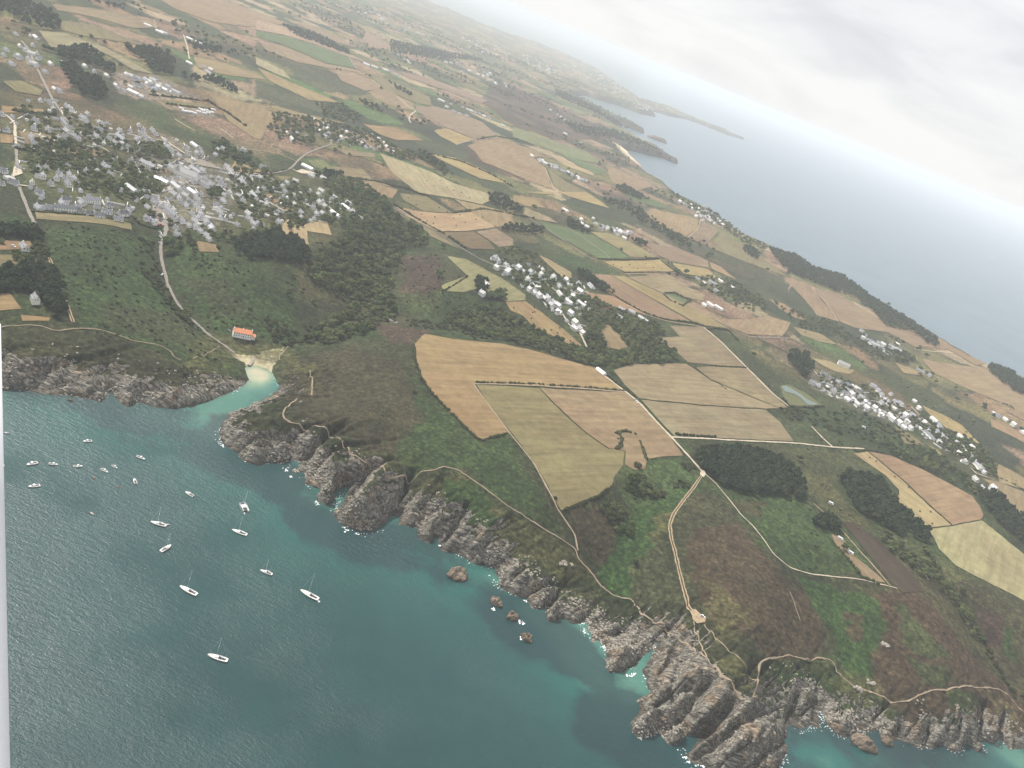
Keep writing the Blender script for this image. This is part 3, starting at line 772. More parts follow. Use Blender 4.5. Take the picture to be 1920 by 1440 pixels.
FIELDS = [
 ("stubble_field", OR_, .1, "776,647 795,627 850,636 940,645 1000,658 1060,675 1115,690 1135,706 1172,734 1080,728 888,718 920,765 953,812 905,824 893,820 840,770 812,740 790,710 778,670"),
 ("grass_field", (0.150, 0.125, 0.062), .22, "893,722 1010,728 1055,775 1100,815 1140,842 1170,846 1168,872 1150,895 1146,912 1120,930 1052,957 1040,940 1000,865 955,808 920,765"),
 ("stubble_field", T1, .22, "1012,728 1172,736 1200,757 1225,785 1256,820 1281,855 1240,857 1213,861 1208,880 1190,882 1172,871 1172,846 1142,841 1102,814 1057,774"),
 ("grass_field", (.185,.142,.085), .15, "1150,695 1185,684 1268,682 1287,683 1333,714 1395,740 1460,766 1435,767 1310,759 1200,748 1172,723"),
 ("stubble_field", T3, .15, "1255,611 1318,614 1350,640 1398,688 1330,684 1290,680 1267,660 1235,640 1225,634 1275,632"),
 ("stubble_field", T3, .2, "1332,687 1400,691 1432,720 1476,765 1460,765 1395,738 1333,712 1305,690"),
 ("grass_field", (.180,.145,.088), .0, "1203,751 1310,761 1435,769 1462,792 1488,828 1440,826 1380,823 1264,818 1230,782"),
 ("stubble_field", T3, .35, "1104,513 1145,516 1298,605 1250,600 1205,587 1140,549"),
 ("stubble_field", T1, .35, "1148,517 1170,518 1290,573 1365,616 1322,611 1300,604"),
 ("stubble_field", T1, .4, "1177,520 1252,516 1275,532 1320,553 1318,565 1295,560 1280,556 1262,549 1242,550"),
 ("grass_field", G2, .4, "1247,552 1262,552 1290,565 1279,570 1256,561"),
 ("stubble_field", T1, .4, "1282,572 1302,567 1350,598 1400,600 1440,593 1482,605 1468,631 1400,627 1370,615"),
 ("stubble_field", YL, .3, "1131,491 1237,488 1266,509 1172,510"),
 ("grass_field", G2, .3, "1003,412 1060,426 1110,440 1160,468 1180,484 1124,486 1042,443"),
 ("stubble_field", T1, .3, "1107,435 1150,440 1204,466 1229,482 1182,482 1160,467 1120,444"),
 ("stubble_field", T3, .3, "1210,457 1270,465 1327,489 1330,503 1257,490 1230,477"),
 ("stubble_field", YL, .3, "1257,493 1328,505 1342,520 1330,522 1282,513"),
 ("stubble_field", T1, .3, "1329,491 1350,500 1382,526 1335,505"),
 ("stubble_field", T1, .15, "1209,397 1225,394 1290,406 1309,412 1306,430 1284,443 1255,431 1220,411"),
 ("stubble_field", T3, .15, "1316,415 1348,431 1329,455 1292,446 1308,431"),
 ("grass_field", G1, .15, "1352,436 1395,460 1440,492 1478,520 1462,515 1395,491 1360,477 1330,464"),
 ("stubble_field", T3, .1, "1482,520 1521,540 1535,557 1574,604 1532,592 1506,560 1484,537 1477,550"),
 ("stubble_field", T3, .1, "1526,541 1572,551 1630,588 1665,611 1702,619 1738,630 1782,656 1715,651 1665,624 1602,615 1576,604 1540,560"),
 ("stubble_field", T3, .1, "1680,598 1702,606 1740,626 1800,660 1846,683 1830,686 1785,660 1740,635 1702,619"),
 ("stubble_field", T1, .1, "1727,673 1762,681 1846,690 1900,722 1960,766 1960,792 1880,757 1800,724 1750,700"),
 ("stubble_field", T1, .1, "1440,560 1470,570 1516,603 1490,596 1462,580"),
 ("stubble_field", T1, .1, "1487,613 1540,627 1570,647 1535,641 1502,629"),
 ("stubble_field", T2, .1, "1522,672 1550,677 1602,695 1592,702 1565,697 1540,685"),
 ("stubble_field", T1, .1, "1677,680 1705,690 1740,706 1695,700"),
 ("stubble_field", YL, .08, "1729,761 1772,780 1802,797 1840,835 1802,818 1775,804 1742,778"),
 ("stubble_field", T1, .08, "1857,787 1875,790 1898,803 1920,817 1965,858 1905,822 1875,808 1857,800"),
 ("stubble_field", T3, .08, "1815,720 1860,722 1920,748 1980,790 1960,810 1920,790 1887,772 1897,765 1840,735"),
 ("stubble_field", T2, .18, "1600,850 1627,848 1690,900 1740,948 1783,985 1742,990 1712,970 1677,932 1686,929 1684,918 1660,892 1635,875"),
 ("stubble_field", T1, .18, "1630,848 1670,855 1732,882 1822,930 1837,950 1844,966 1838,974 1786,985 1742,946 1692,899"),
 ("grass_field", (0.223, 0.192, 0.105), .18, "1742,993 1785,987 1840,976 1925,1045 2000,1110 2000,1165 1920,1127 1877,1105 1827,1080 1790,1060 1760,1030"),
 ("stubble_field", T1, .1, "1866,868 1895,882 1960,922 1960,945 1925,920 1874,905"),
 ("stubble_field", T1, .1, "1840,897 1862,902 1925,925 1980,960 1980,1000 1905,960 1880,925"),
 ("grass_field", G1, .1, "1675,798 1702,812 1735,836 1695,832"),
 ("stubble_field", T1, .1, "1737,832 1754,842 1772,857 1760,852"),
 ("grass_field", T1, .1, "1558,1002 1580,1010 1600,1042 1647,1080 1660,1093 1640,1091 1617,1080 1570,1030"),
 ("ploughed_field", BR, .2, "1577,978 1600,980 1640,1006 1680,1045 1715,1080 1735,1110 1692,1112 1665,1085 1620,1030"),
 ("stubble_field", OR_, .2, "948,567 986,566 1040,606 1080,638 1097,654 1080,652 1035,630 1005,618 980,592 958,583"),
 ("stubble_field", T1, .25, "1118,611 1140,608 1162,630 1176,652 1160,656 1137,652 1122,628"),
 ("stubble_field", T1, .3, "1095,548 1150,556 1213,592 1165,578 1142,582 1118,568"),
 ("stubble_field", T1, .3, "1008,478 1027,486 1071,511 1072,522 1055,521 1035,504"),
 ("grass_field", (0.161, 0.146, 0.074), .2, "837,480 872,486 940,522 985,553 985,564 948,566 900,541 870,548 832,547 828,537 876,518"),
 ("stubble_field", T2, .3, "740,388 795,398 850,401 905,396 928,427 880,433 820,434 775,412"),
 ("grass_field", G1, .3, "748,362 800,369 848,399 795,397 757,376"),
 ("stubble_field", T2, .3, "712,288 760,305 808,323 852,345 910,362 925,372 905,384 850,372 782,361 735,325"),
 ("stubble_field", T1, .3, "852,374 905,386 960,401 962,421 932,426 892,405"),
 ("grass_field", (0.112, 0.081, 0.046), .3, "820,436 888,435 917,453 928,468 882,467 850,452"),
 ("stubble_field", T3, .3, "892,435 930,429 962,449 962,461 935,463 918,451"),
 ("grass_field", (0.149, 0.118, 0.068), .3, "733,391 775,415 812,434 868,470 802,442 762,411"),
 ("stubble_field", YL, .3, "813,245 835,241 889,262 855,271 825,256"),
 ("stubble_field", T1, .3, "876,273 932,259 965,268 1022,315 1036,356 1000,344 955,324 905,304 890,285"),
 ("stubble_field", T3, .3, "777,198 850,207 905,230 937,259 890,261 838,240 782,210"),
 ("stubble_field", T3, .3, "626,131 660,135 697,150 717,166 685,171 640,152"),
 ("grass_field", G2, .3, "480,58 540,70 600,88 655,110 669,129 612,119 530,84 480,70"),
 ("stubble_field", T2, .3, "480,38 542,53 620,86 640,102 600,86 540,68 480,56"),
 ("stubble_field", T3, .3, "480,73 530,87 612,121 672,132 697,149 660,134 625,130 560,118 500,95"),
 ("stubble_field", T3, .3, "690,172 722,168 775,194 776,208 740,202 705,187"),
 ("stubble_field", T1, .3, "680,233 740,240 795,264 742,263 715,254"),
 ("stubble_field", YL, .3, "803,288 855,297 910,320 958,346 900,335 850,312"),
 ("stubble_field", (0.161, 0.124, 0.074), .3, "626,278 705,289 700,296 650,291"),
 ("grass_field", (0.118, 0.124, 0.056), .3, "577,301 605,300 640,328 612,320 590,314"),
 ("stubble_field", (0.167, 0.130, 0.074), .3, "620,312 680,318 697,336 738,352 700,345 645,330"),
 ("stubble_field", T1, .3, "655,338 697,343 745,356 735,373 700,362"),
 ("stubble_field", T1, .3, "396,181 440,188 480,198 528,219 535,231 500,236 490,262 478,261 430,228 410,201"),
 ("grass_field", G1, .3, "108,38 175,47 225,66 270,86 230,80 150,67 117,57"),
 ("stubble_field", (0.186, 0.161, 0.093), .3, "72,58 120,62 155,76 200,91 250,118 289,140 250,132 215,110 185,95 150,87 95,90 85,75"),
 ("stubble_field", T3, .3, "96,8 175,16 275,36 300,52 250,54 175,32 107,20"),
 ("stubble_field", T3, .3, "300,0 420,0 480,22 540,45 480,52 400,42 330,18"),
 ("stubble_field", T1, .3, "362,106 420,118 480,139 500,150 415,140 370,127"),
 ("stubble_field", T2, .3, "480,108 530,132 545,149 515,138 480,121"),
 ("stubble_field", T1, .3, "482,127 562,162 640,194 580,188 505,152"),
 ("stubble_field", T1, .3, "516,200 562,212 650,231 628,234 530,211"),
 ("stubble_field", (0.155, 0.112, 0.062), .1, "34,246 85,252 130,270 200,285 195,294 140,290 100,271 50,270"),
 ("stubble_field", T1, .1, "0,252 24,254 24,270 0,268"),
 ("grass_field", G1, .1, "5,152 40,152 80,170 75,180 30,172"),
 ("stubble_field", T1, .1, "3,198 82,206 82,211 5,212"),
 ("grass_field", G1, .1, "300,186 388,197 384,204 314,195"),
 ("grass_field", (0.167, 0.136, 0.074), .05, "64,398 110,402 160,405 215,413 245,419 247,431 150,417 67,411"),
 ("stubble_field", T1, .05, "-40,448 20,452 57,453 62,465 0,470 -40,470"),
 ("grass_field", G1, .05, "-20,478 88,479 90,499 -20,500"),
 ("stubble_field", OR_, .05, "-60,550 20,552 42,580 0,583 -60,580"),
 ("stubble_field", OR_, .05, "38,591 95,596 92,602 42,603"),
 ("stubble_field", T2, .1, "527,420 541,412 562,425 585,416 612,416 623,442 575,434 580,463 555,452 531,440"),
 ("stubble_field", (0.167, 0.124, 0.068), .1, "367,452 405,459 410,474 376,472"),
 ("stubble_field", T3, .3, "556,43 592,50 642,72 657,87 630,80 580,57"),
 ("stubble_field", T3, .3, "686,58 730,84 727,94 692,89 680,74"),
 ("stubble_field", T3, .3, "746,133 805,147 850,163 915,189 903,194 842,172 767,147"),
 ("grass_field", G1, .3, "693,141 727,150 805,182 810,199 778,193 720,168"),
 ("grass_field", (0.124, 0.130, 0.062), .3, "962,238 1022,260 1097,283 1134,309 1085,300 1035,283 962,257"),
 ("stubble_field", T2, .3, "1028,289 1112,324 1114,331 1060,312"),
 ("grass_field", G2, .3, "1048,288 1095,302 1140,322 1118,328 1072,304"),
 ("stubble_field", T3, .3, "1137,311 1160,318 1220,350 1186,360 1146,342"),
 ("grass_field", G2, .3, "1148,346 1188,360 1258,388 1240,391 1192,378 1165,362"),
 ("stubble_field", YL, .3, "1046,360 1100,361 1143,391 1110,382 1065,368"),
 ("stubble_field", T1, .3, "962,366 1002,373 1025,391 985,387 962,377"),
 ("stubble_field", (0.186, 0.149, 0.087), .3, "984,389 1030,408 1046,419 1002,411 982,402"),
 ("grass_field", G1, .3, "1027,318 1060,340 1100,360 1138,384 1062,362 1040,352"),
 ("stubble_field", T3, .3, "1108,268 1158,290 1157,292 1112,274"),
 ("grass_field", G1, .3, "1043,173 1068,187 1067,194 1046,185"),
 ("stubble_field", T1, .3, "1035,360 1040,366 990,362 985,360"),
 ("stubble_field", T1, .2, "440,303 500,322 470,325 430,318"),
 ("grass_field", G1, .2, "446,312 476,324 460,330 440,322"),
 ("grass_field", G1, .2, "515,330 550,332 530,340"),
 ("stubble_field", T1, .2, "497,366 512,363 530,375 515,382"),
 ("stubble_field", T1, .2, "520,388 545,390 552,396 528,394"),
]
for k, (nm, c, ang, s) in enumerate(FIELDS):
    q = LP(s)[:, :2]
    v, f = drape_polygon(q, 0.02 * (k % 5))
    o = obj(nm, mesh(nm, v, f, [MF], True))
    if c in (T1, T2, T3): c = tuple(x * random.uniform(.92, 1.08) for x in c)
    # rows run along the longest side
    e = np.roll(q, -1, 0) - q; ln = np.hypot(e[:, 0], e[:, 1]); j = int(ln.argmax())
    a = (-math.atan2(e[j, 1], e[j, 0]) / (2 * math.pi)) % 1.0
    o.color = (c[0], c[1], c[2], a)
    tag(o, kind='structure')

# ------------------------------------------------------------------ roads, lanes and footpaths
def ribbon(q, w, off, ruts=False):
    q = densify(q, 2.5 if np.hypot(*q.mean(0)) < 1400 else 9, False)
    if len(q) > 4:
        for _ in range(3): q[1:-1] = (q[:-2] + 2 * q[1:-1] + q[2:]) / 4
    t = np.gradient(q, axis=0); t /= np.maximum(np.linalg.norm(t, axis=1, keepdims=True), 1e-6)
    n = np.stack([-t[:, 1], t[:, 0]], 1)
    ww = w * (1 + 0.5 * fbm(q[:, 0] / 5, q[:, 1] / 5, 12, 3))[:, None] / 2
    rows_ = []
    for s_ in (-1, -.33, .33, 1):
        e = q + n * ww * s_
        z = Z(e[:, 0], e[:, 1]) + lift(np.hypot(e[:, 0], e[:, 1])) + off
        rows_.append(np.column_stack([e, z]))
    v = np.stack(rows_, 1).reshape(-1, 3); f = []
    for i in range(len(q) - 1):
        for j in ((0, 2) if ruts else range(3)):
            a = i * 4 + j; f.append((a, a + 1, a + 5, a + 4))
    return v, f
WHT, TRK, ASP, FTP, GRY = (.42, .36, .27), (.30, .225, .145), (.22, .195, .165), (.26, .205, .145), (.13, .115, .09)
ROADS = [
 ("gravel_road", WHT, 4.0, "1128,701 1150,718 1173,735 1200,757 1225,785 1258,820 1290,855 1318,886"),
 ("footpath", WHT, 1.9, "1318,886 1340,905 1365,935 1390,967 1410,985 1430,1010 1450,1040 1480,1065 1530,1078 1600,1085 1645,1095 1682,1104"),
 ("gravel_road", WHT, 3.6, "1258,820 1300,822 1380,826 1440,829 1500,832 1560,839 1620,842"),
 ("dirt_track", TRK, 4.4, "1318,888 1300,915 1280,940 1262,965 1255,985 1258,1010 1268,1050 1278,1090 1288,1130 1300,1155 1310,1162"),
 ("gravel_road", WHT, 4.0, "1320,615 1350,640 1385,675 1420,710 1450,740 1478,762"),
 ("gravel_road", WHT, 4.0, "1521,800 1545,825 1562,840"),
 ("footpath", GRY, 3.0, "1575,853 1595,870 1620,898"),
 ("country_lane", ASP, 3.6, "735,388 780,415 830,443 872,470 902,487 922,496 944,506 959,517 971,527"),
 ("gravel_lane", WHT, 4.0, "1024,532 1042,546 1052,553"),
 ("gravel_lane", WHT, 3.0, "988,519 1002,521 1015,527 1022,523"),
 ("country_lane", WHT, 3.4, "1047,577 1056,592 1067,610 1085,621 1092,635 1100,652"),
 ("country_lane", ASP, 3.4, "1060,425 1090,443 1130,472 1168,508 1200,530 1290,571 1370,617 1400,632 1480,635"),
 ("gravel_road", TRK, 3.4, "1170,514 1230,513 1267,512"),
 ("country_lane", TRK, 3.4, "1322,615 1300,610 1250,603 1213,592 1190,580 1150,560"),
 ("village_road", ASP, 5.0, "40,77 55,95 62,115 75,140 85,160 100,190 118,215 130,235 145,250 160,260"),
 ("village_road", ASP, 4.4, "160,260 185,262 215,262 250,262"),
 ("village_road", WHT, 5.0, "302,257 310,264 327,276 344,287 365,299 375,303 415,317"),
 ("village_road", ASP, 5.0, "342,295 327,305 284,319 262,325"),
 ("village_road", ASP, 4.4, "355,340 335,350 300,362 296,368 299,376 306,396 312,415 311,434 305,449 301,462 302,484 306,502 311,519 314,535 322,550 331,567 341,580 360,600 377,615 400,635 420,647 430,657 440,662"),
 ("village_road", ASP, 6.0, "299,376 306,396 312,415 311,434 307,446"),
 ("village_road", WHT, 4.6, "-20,203 0,210 15,219 28,232 28,250 30,270"),
 ("village_road", ASP, 4.6, "30,272 31,300 33,316 23,331 35,350 45,375 55,400 64,419"),
 ("gravel_lane", WHT, 3.4, "33,347 60,351"),
 ("dirt_track", TRK, 5.0, "92,484 100,505"),
 ("dirt_track", TRK, 4.4, "119,552 124,570 131,588 137,605"),
 ("village_road", ASP, 4.4, "457,332 470,326 500,326 530,322 546,316 560,300 575,288 600,278 622,271 616,256 606,242"),
 ("village_road", WHT, 4.2, "548,318 560,325 590,326 600,322"),
 ("gravel_lane", WHT, 3.0, "440,318 470,330 482,330"),
 ("gravel_lane", WHT, 3.0, "500,330 515,340 530,345"),
 ("gravel_lane", WHT, 3.4, "462,363 490,372 505,380 530,395 545,396"),
 ("country_lane", TRK, 3.0, "560,305 520,287 480,282 440,278"),
 ("gravel_lane", WHT, 3.0, "272,252 281,262 300,263 310,264"),
 ("gravel_lane", WHT, 3.0, "418,317 440,325 480,326"),
 ("gravel_lane", WHT, 3.0, "328,224 342,234 365,245"),
 ("gravel_lane", TRK, 4.0, "278,178 300,193 322,207"),
 ("gravel_lane", WHT, 3.0, "413,242 425,250 437,259"),
 ("gravel_lane", WHT, 3.0, "175,268 190,277 205,285"),
 ("gravel_lane", WHT, 4.0, "344,66 350,85 355,111"),
 ("gravel_lane", TRK, 3.0, "289,38 293,58"),
 ("country_lane", ASP, 5.0, "655,108 661,120 670,131"),
 ("country_lane", WHT, 5.0, "697,150 708,158 716,166"),
 ("country_lane", WHT, 5.0, "745,182 765,200 780,208 771,215 766,224 770,231"),
 ("country_lane", ASP, 4.0, "855,272 875,266 905,262 932,258"),
 ("country_lane", TRK, 4.0, "1022,317 1030,335 1040,357"),
 ("country_lane", ASP, 3.6, "980,403 1000,415 1040,440 1090,475 1118,490"),
 ("country_lane", TRK, 4.0, "1314,411 1308,430 1290,445"),
 ("country_lane", TRK, 4.0, "1522,542 1545,563 1560,585 1572,603"),
 ("country_lane", WHT, 3.4, "1715,655 1750,660 1785,662"),
 ("country_lane", WHT, 3.6, "1821,879 1830,888 1850,895"),
 ("country_lane", ASP, 3.6, "1850,895 1885,909 1925,930"),
 ("gravel_lane", WHT, 3.4, "1708,763 1735,790 1755,806 1775,822 1797,836 1815,852"),
 ("gravel_lane", WHT, 3.4, "1673,772 1690,792 1700,800"),
 ("gravel_lane", WHT, 3.0, "1524,693 1532,703 1540,707"),
 ("dirt_track", FTP, 2.6, "888,720 950,721.5 1000,723.5 1100,730 1173,735.5"),
 ("dirt_track", FTP, 2.2, "888,721 920,766 955,812 1000,868 1025,915 1045,955"),
 ("dirt_track", FTP, 2.2, "1045,955 1062,980 1078,1003 1083,1033"),
 ("dirt_track", TRK, 2.4, "1525,945 1560,975 1600,1020 1640,1065 1668,1098"),
 ("dirt_track", TRK, 2.6, "1717,1050 1730,1070 1740,1088"),
 ("footpath", FTP, 1.8, "580,695 586,712 584,742"),
 ("footpath", FTP, 1.8, "557,748 545,757 532,770 529,782 535,790 560,797 600,801 618,812 635,825 645,840 658,855 680,868 700,880 720,893 738,898 760,892 790,884 820,880 845,877 860,882 885,900 920,925 945,945 960,955 1000,980 1050,1010 1080,1030 1083,1050 1095,1060 1110,1075 1122,1095 1140,1110 1160,1121 1182,1124"),
 ("footpath", FTP, 2.0, "1182,1124 1195,1138 1205,1155 1225,1170 1250,1185 1285,1205 1310,1225 1325,1233 1345,1255 1360,1275 1385,1298 1410,1310 1418,1308 1421,1270 1422,1243 1440,1236 1475,1228 1510,1238 1530,1233 1560,1238 1573,1264 1600,1290 1630,1295 1650,1307 1675,1318 1700,1317 1730,1300 1790,1290 1810,1286 1850,1290 1880,1297 1910,1330 1940,1355"),
 ("footpath", FTP, 1.5, "1300,1165 1301,1178 1310,1195 1320,1222 1325,1233"),
 ("footpath", FTP, 1.3, "1320,1172 1350,1205 1390,1240 1420,1275"),
 ("footpath", FTP, 1.3, "1500,1165 1480,1110"),
 ("footpath", FTP, 1.6, "-30,617 0,615 40,610 80,612 102,622 150,616 190,619 240,637 300,648 322,660 325,672 340,676"),
 ("footpath", FTP, 1.4, "362,673 390,662 412,650"),
 ("footpath", FTP, 1.4, "540,650 523,668 524,676"),
]
for k, (nm, c, w, s) in enumerate(ROADS):
    q = LP(s)[:, :2]
    v, f = ribbon(q, w * (.74 if nm != 'footpath' else .64), 0.16 + 0.015 * (k % 6), nm == 'dirt_track' and w > 4)
    o = obj(nm, mesh(nm, v, f, [MR], True)); o.color = c + (1,); tag(o, kind='structure')
for nm, c, s in (("parking_area", TRK, "1296,1145 1303,1143 1312,1152 1322,1160 1320,1168 1306,1170 1298,1162"),
                 ("village_square", (.20,.175,.14), "342,298 360,297 382,301 400,309 412,318 380,312 352,306"),
                 ("village_square", (.18,.16,.13), "316,331 340,330 352,340 345,346 322,342"),
                 ("village_square", WHT, "26,312 40,318 42,326 30,330 22,332 24,320"),
                 ("parking_area", ASP, "286,372 299,377 306,400 310,425 296,420 286,395"),
                 ("gravel_yard", WHT, "1314,884 1320,882 1324,890 1318,896 1312,890"),
                 ("pond_bank", (.10,.105,.05), "1462,724 1478,722 1510,738 1540,760 1520,763 1480,760 1468,745"),
                 ("gravel_yard", WHT, "555,322 566,318 590,324 600,323 598,327 565,326")):
    v, f = drape_polygon(LP(s)[:, :2], 0.30); o = obj(nm, mesh(nm, v, f, [MR], True)); o.color = c + (1,); tag(o, kind='structure')
MPW, nt, b = mat('pond_water', 0.2, 0.5); b.inputs['Base Color'].default_value = (.075, .11, .08, 1)
for s in ("1465,725 1475,725 1500,740 1512,750 1534,760 1514,761 1502,748 1488,740 1470,735",):
    q = LP(s)[:, :2]; v, f = drape_polygon(q, 0.5); v[:, 2] = v[:, 2].mean() + 0.3; v[:, 2] = np.maximum(v[:, 2], (Z(v[:, 0], v[:, 1]) + 1.0).max()); tag(obj('pond', mesh('pond', v, f, [MPW])), kind='structure')
# ------------------------------------------------------------------ vegetation
def foliage(name, c1, c2, c3):
    m, nt, b = mat(name, 0.9, 0.12)
    oi = N(nt, 'ShaderNodeObjectInfo'); p = pos(nt)
    n_ = noise(nt, 0.5, 4, 0.65, p)
    n2 = noise(nt, 1.8, 3, 0.6, p)
    n3 = noise(nt, 0.03, 3, 0.5, p)
    c = mixc(nt, mrange(nt, n_, 0.35, 0.65, 0, 1), c1, c2)
    c = mixc(nt, mrange(nt, n3, 0.4, 0.62, 0, 0.7), c, c3)
    f = mth(nt, 'MULTIPLY', mrange(nt, n2, 0.3, 0.7, 0.55, 1.4), mrange(nt, oi.outputs['Random'], 0, 1, 0.55, 1.5))
    vc = N(nt, 'ShaderNodeCombineXYZ')
    for i in range(3): nt.links.new(f, vc.inputs[i])
    nt.links.new(mixc(nt, 1.0, c, vc.outputs[0], 'MULTIPLY'), b.inputs['Base Color'])
    bump(nt, n2, 1.0, 1.2, b)
    return m
MT_BROAD = foliage('broadleaf_foliage', (.028, .042, .014), (.080, .110, .034), (.088, .094, .034))
MT_PINE = foliage('pine_foliage', (.014, .026, .013), (.033, .050, .020), (.036, .045, .018))
MT_BUSH = foliage('bush_foliage', (.033, .040, .016), (.050, .060, .022), (.054, .051, .022))
MBARK, nt, b = mat('bark', .95, .1); b.inputs['Base Color'].default_value = (.10, .08, .065, 1)

def ico(sub, rad):
    bm = bmesh.new(); bmesh.ops.create_icosphere(bm, subdivisions=sub, radius=rad)
    v = np.array([q.co[:] for q in bm.verts]); f = [tuple(x.index for x in q.verts) for q in bm.faces]; bm.free()
    return v, f
ICO1, ICO1F = ico(1, 1.0); ICO2, ICO2F = ico(2, 1.0)
def blobs(specs, seed, sub=1, rough=.22):
    rg = np.random.default_rng(seed); V = []; F = []
    bv, bf = (ICO1, ICO1F) if sub == 1 else (ICO2, ICO2F)
    for (x, y, z, rx, rz) in specs:
        v = bv * (1 + rough * rg.uniform(-1, 1, (len(bv), 1)))
        a = rg.uniform(0, 6.28); ca, sa = math.cos(a), math.sin(a)
        v = np.column_stack([v[:, 0] * ca - v[:, 1] * sa, v[:, 0] * sa + v[:, 1] * ca, v[:, 2]]) * (rx, rx, rz) + (x, y, z)
        o = sum(len(q) for q in V); V.append(v); F += [tuple(i + o for i in q) for q in bf]
    return np.concatenate(V), F
def crown_specs(kind, seed):
    rg = random.Random(seed); s = []
    if kind == 'broadleaf_tree':      # unit: height 8 m, spread 8 m
        s.append((0, 0, 4.6, 2.4, 2.0))
        for k in range(10):
            a = k * .64 + rg.uniform(-.4, .4); r = rg.uniform(1.6, 2.7)
            s.append((r * math.cos(a), r * math.sin(a), rg.uniform(3.2, 6.0), rg.uniform(1.1, 1.9), rg.uniform(.9, 1.5)))
        s.append((rg.uniform(-.6, .6), rg.uniform(-.6, .6), 6.4, 1.5, 1.2))
    elif kind == 'pine_tree':         # broad flat-topped maritime pine or cypress, 9 m
        for k in range(9):
            a = k * .75 + rg.uniform(-.4, .4); r = rg.uniform(.6, 2.6)
            s.append((r * math.cos(a), r * math.sin(a), rg.uniform(4.2, 7.4) - .3 * r, rg.uniform(1.2, 2.0), rg.uniform(1.0, 1.8)))
        s.append((0, 0, 5.4, 2.0, 2.6)); s.append((.3, .2, 8.0, 1.1, 1.1))
    else:                              # bush: 2.4 m
        for k in range(5):
            a = k * 1.25 + rg.uniform(-.4, .4); r = rg.uniform(.5, 1.3)
            s.append((r * math.cos(a), r * math.sin(a), rg.uniform(.6, 1.2), rg.uniform(.8, 1.2), rg.uniform(.7, 1.1)))
        s.append((0, 0, 1.4, 1.1, 1.0))
    return s
def trunk_mesh(h, r):
    V = []; F = []
    def tube(a, b_, r0, r1, n=6):
        a = np.array(a, float); b_ = np.array(b_, float); d = b_ - a; d /= np.linalg.norm(d)
        u = np.cross(d, (0, 1, .3)); u /= np.linalg.norm(u); w = np.cross(d, u); o = len(V)
        for c, rr in ((a, r0), (b_, r1)):
            for k in range(n):
                t = 2 * math.pi * k / n; V.append(c + rr * (math.cos(t) * u + math.sin(t) * w))
        for k in range(n): F.append((o + k, o + (k + 1) % n, o + n + (k + 1) % n, o + n + k))
    tube((0, 0, -.6), (.1, 0, h * .55), r, r * .7)
    for a in (0.3, 2.4, 4.5): tube((.1, 0, h * .45), (.1 + 1.5 * math.cos(a), 1.5 * math.sin(a), h * .8), r * .55, r * .2, 5)
    return mesh('trunk', V, F, [MBARK])
KM = {'broadleaf_tree': MT_BROAD, 'pine_tree': MT_PINE, 'gorse_bush': MT_BUSH}
CROWN = {}; TRUNK = {}; WHOLE = {}
for kd, nv in (('broadleaf_tree', 5), ('pine_tree', 4), ('gorse_bush', 4)):
    CROWN[kd] = []; WHOLE[kd] = []
    for k in range(nv):
        v, f = blobs(crown_specs(kd, k * 7 + 3), k + 50, 1)
        CROWN[kd].append(mesh('crown', v, f, [KM[kd]]))
    TRUNK[kd] = trunk_mesh(5.5, .28)
hidden = bpy.data.collections.new('tree_kit')          # not linked to the scene: only feeds the far masses
KIT = {}
for kd in CROWN:
    c = bpy.data.collections.new('kit_' + kd); KIT[kd] = c
    for me in CROWN[kd]:
        o = bpy.data.objects.new('kit_crown', me); c.objects.link(o)

def sample_poly(s, dens, jit=True):
    """points spread over a ground polygon, dens = metres between neighbours"""
    q = LP(s)[:, :2]
    x0, y0 = q.min(0); x1, y1 = q.max(0)
    gx, gy = np.meshgrid(np.arange(x0, x1, dens), np.arange(y0, y1, dens))
    gx = gx.ravel() + RNG.uniform(-.45, .45, gx.size) * dens; gy = gy.ravel() + RNG.uniform(-.45, .45, gy.size) * dens
    m = inside(q, gx, gy)
    return np.stack([gx[m], gy[m]], 1)

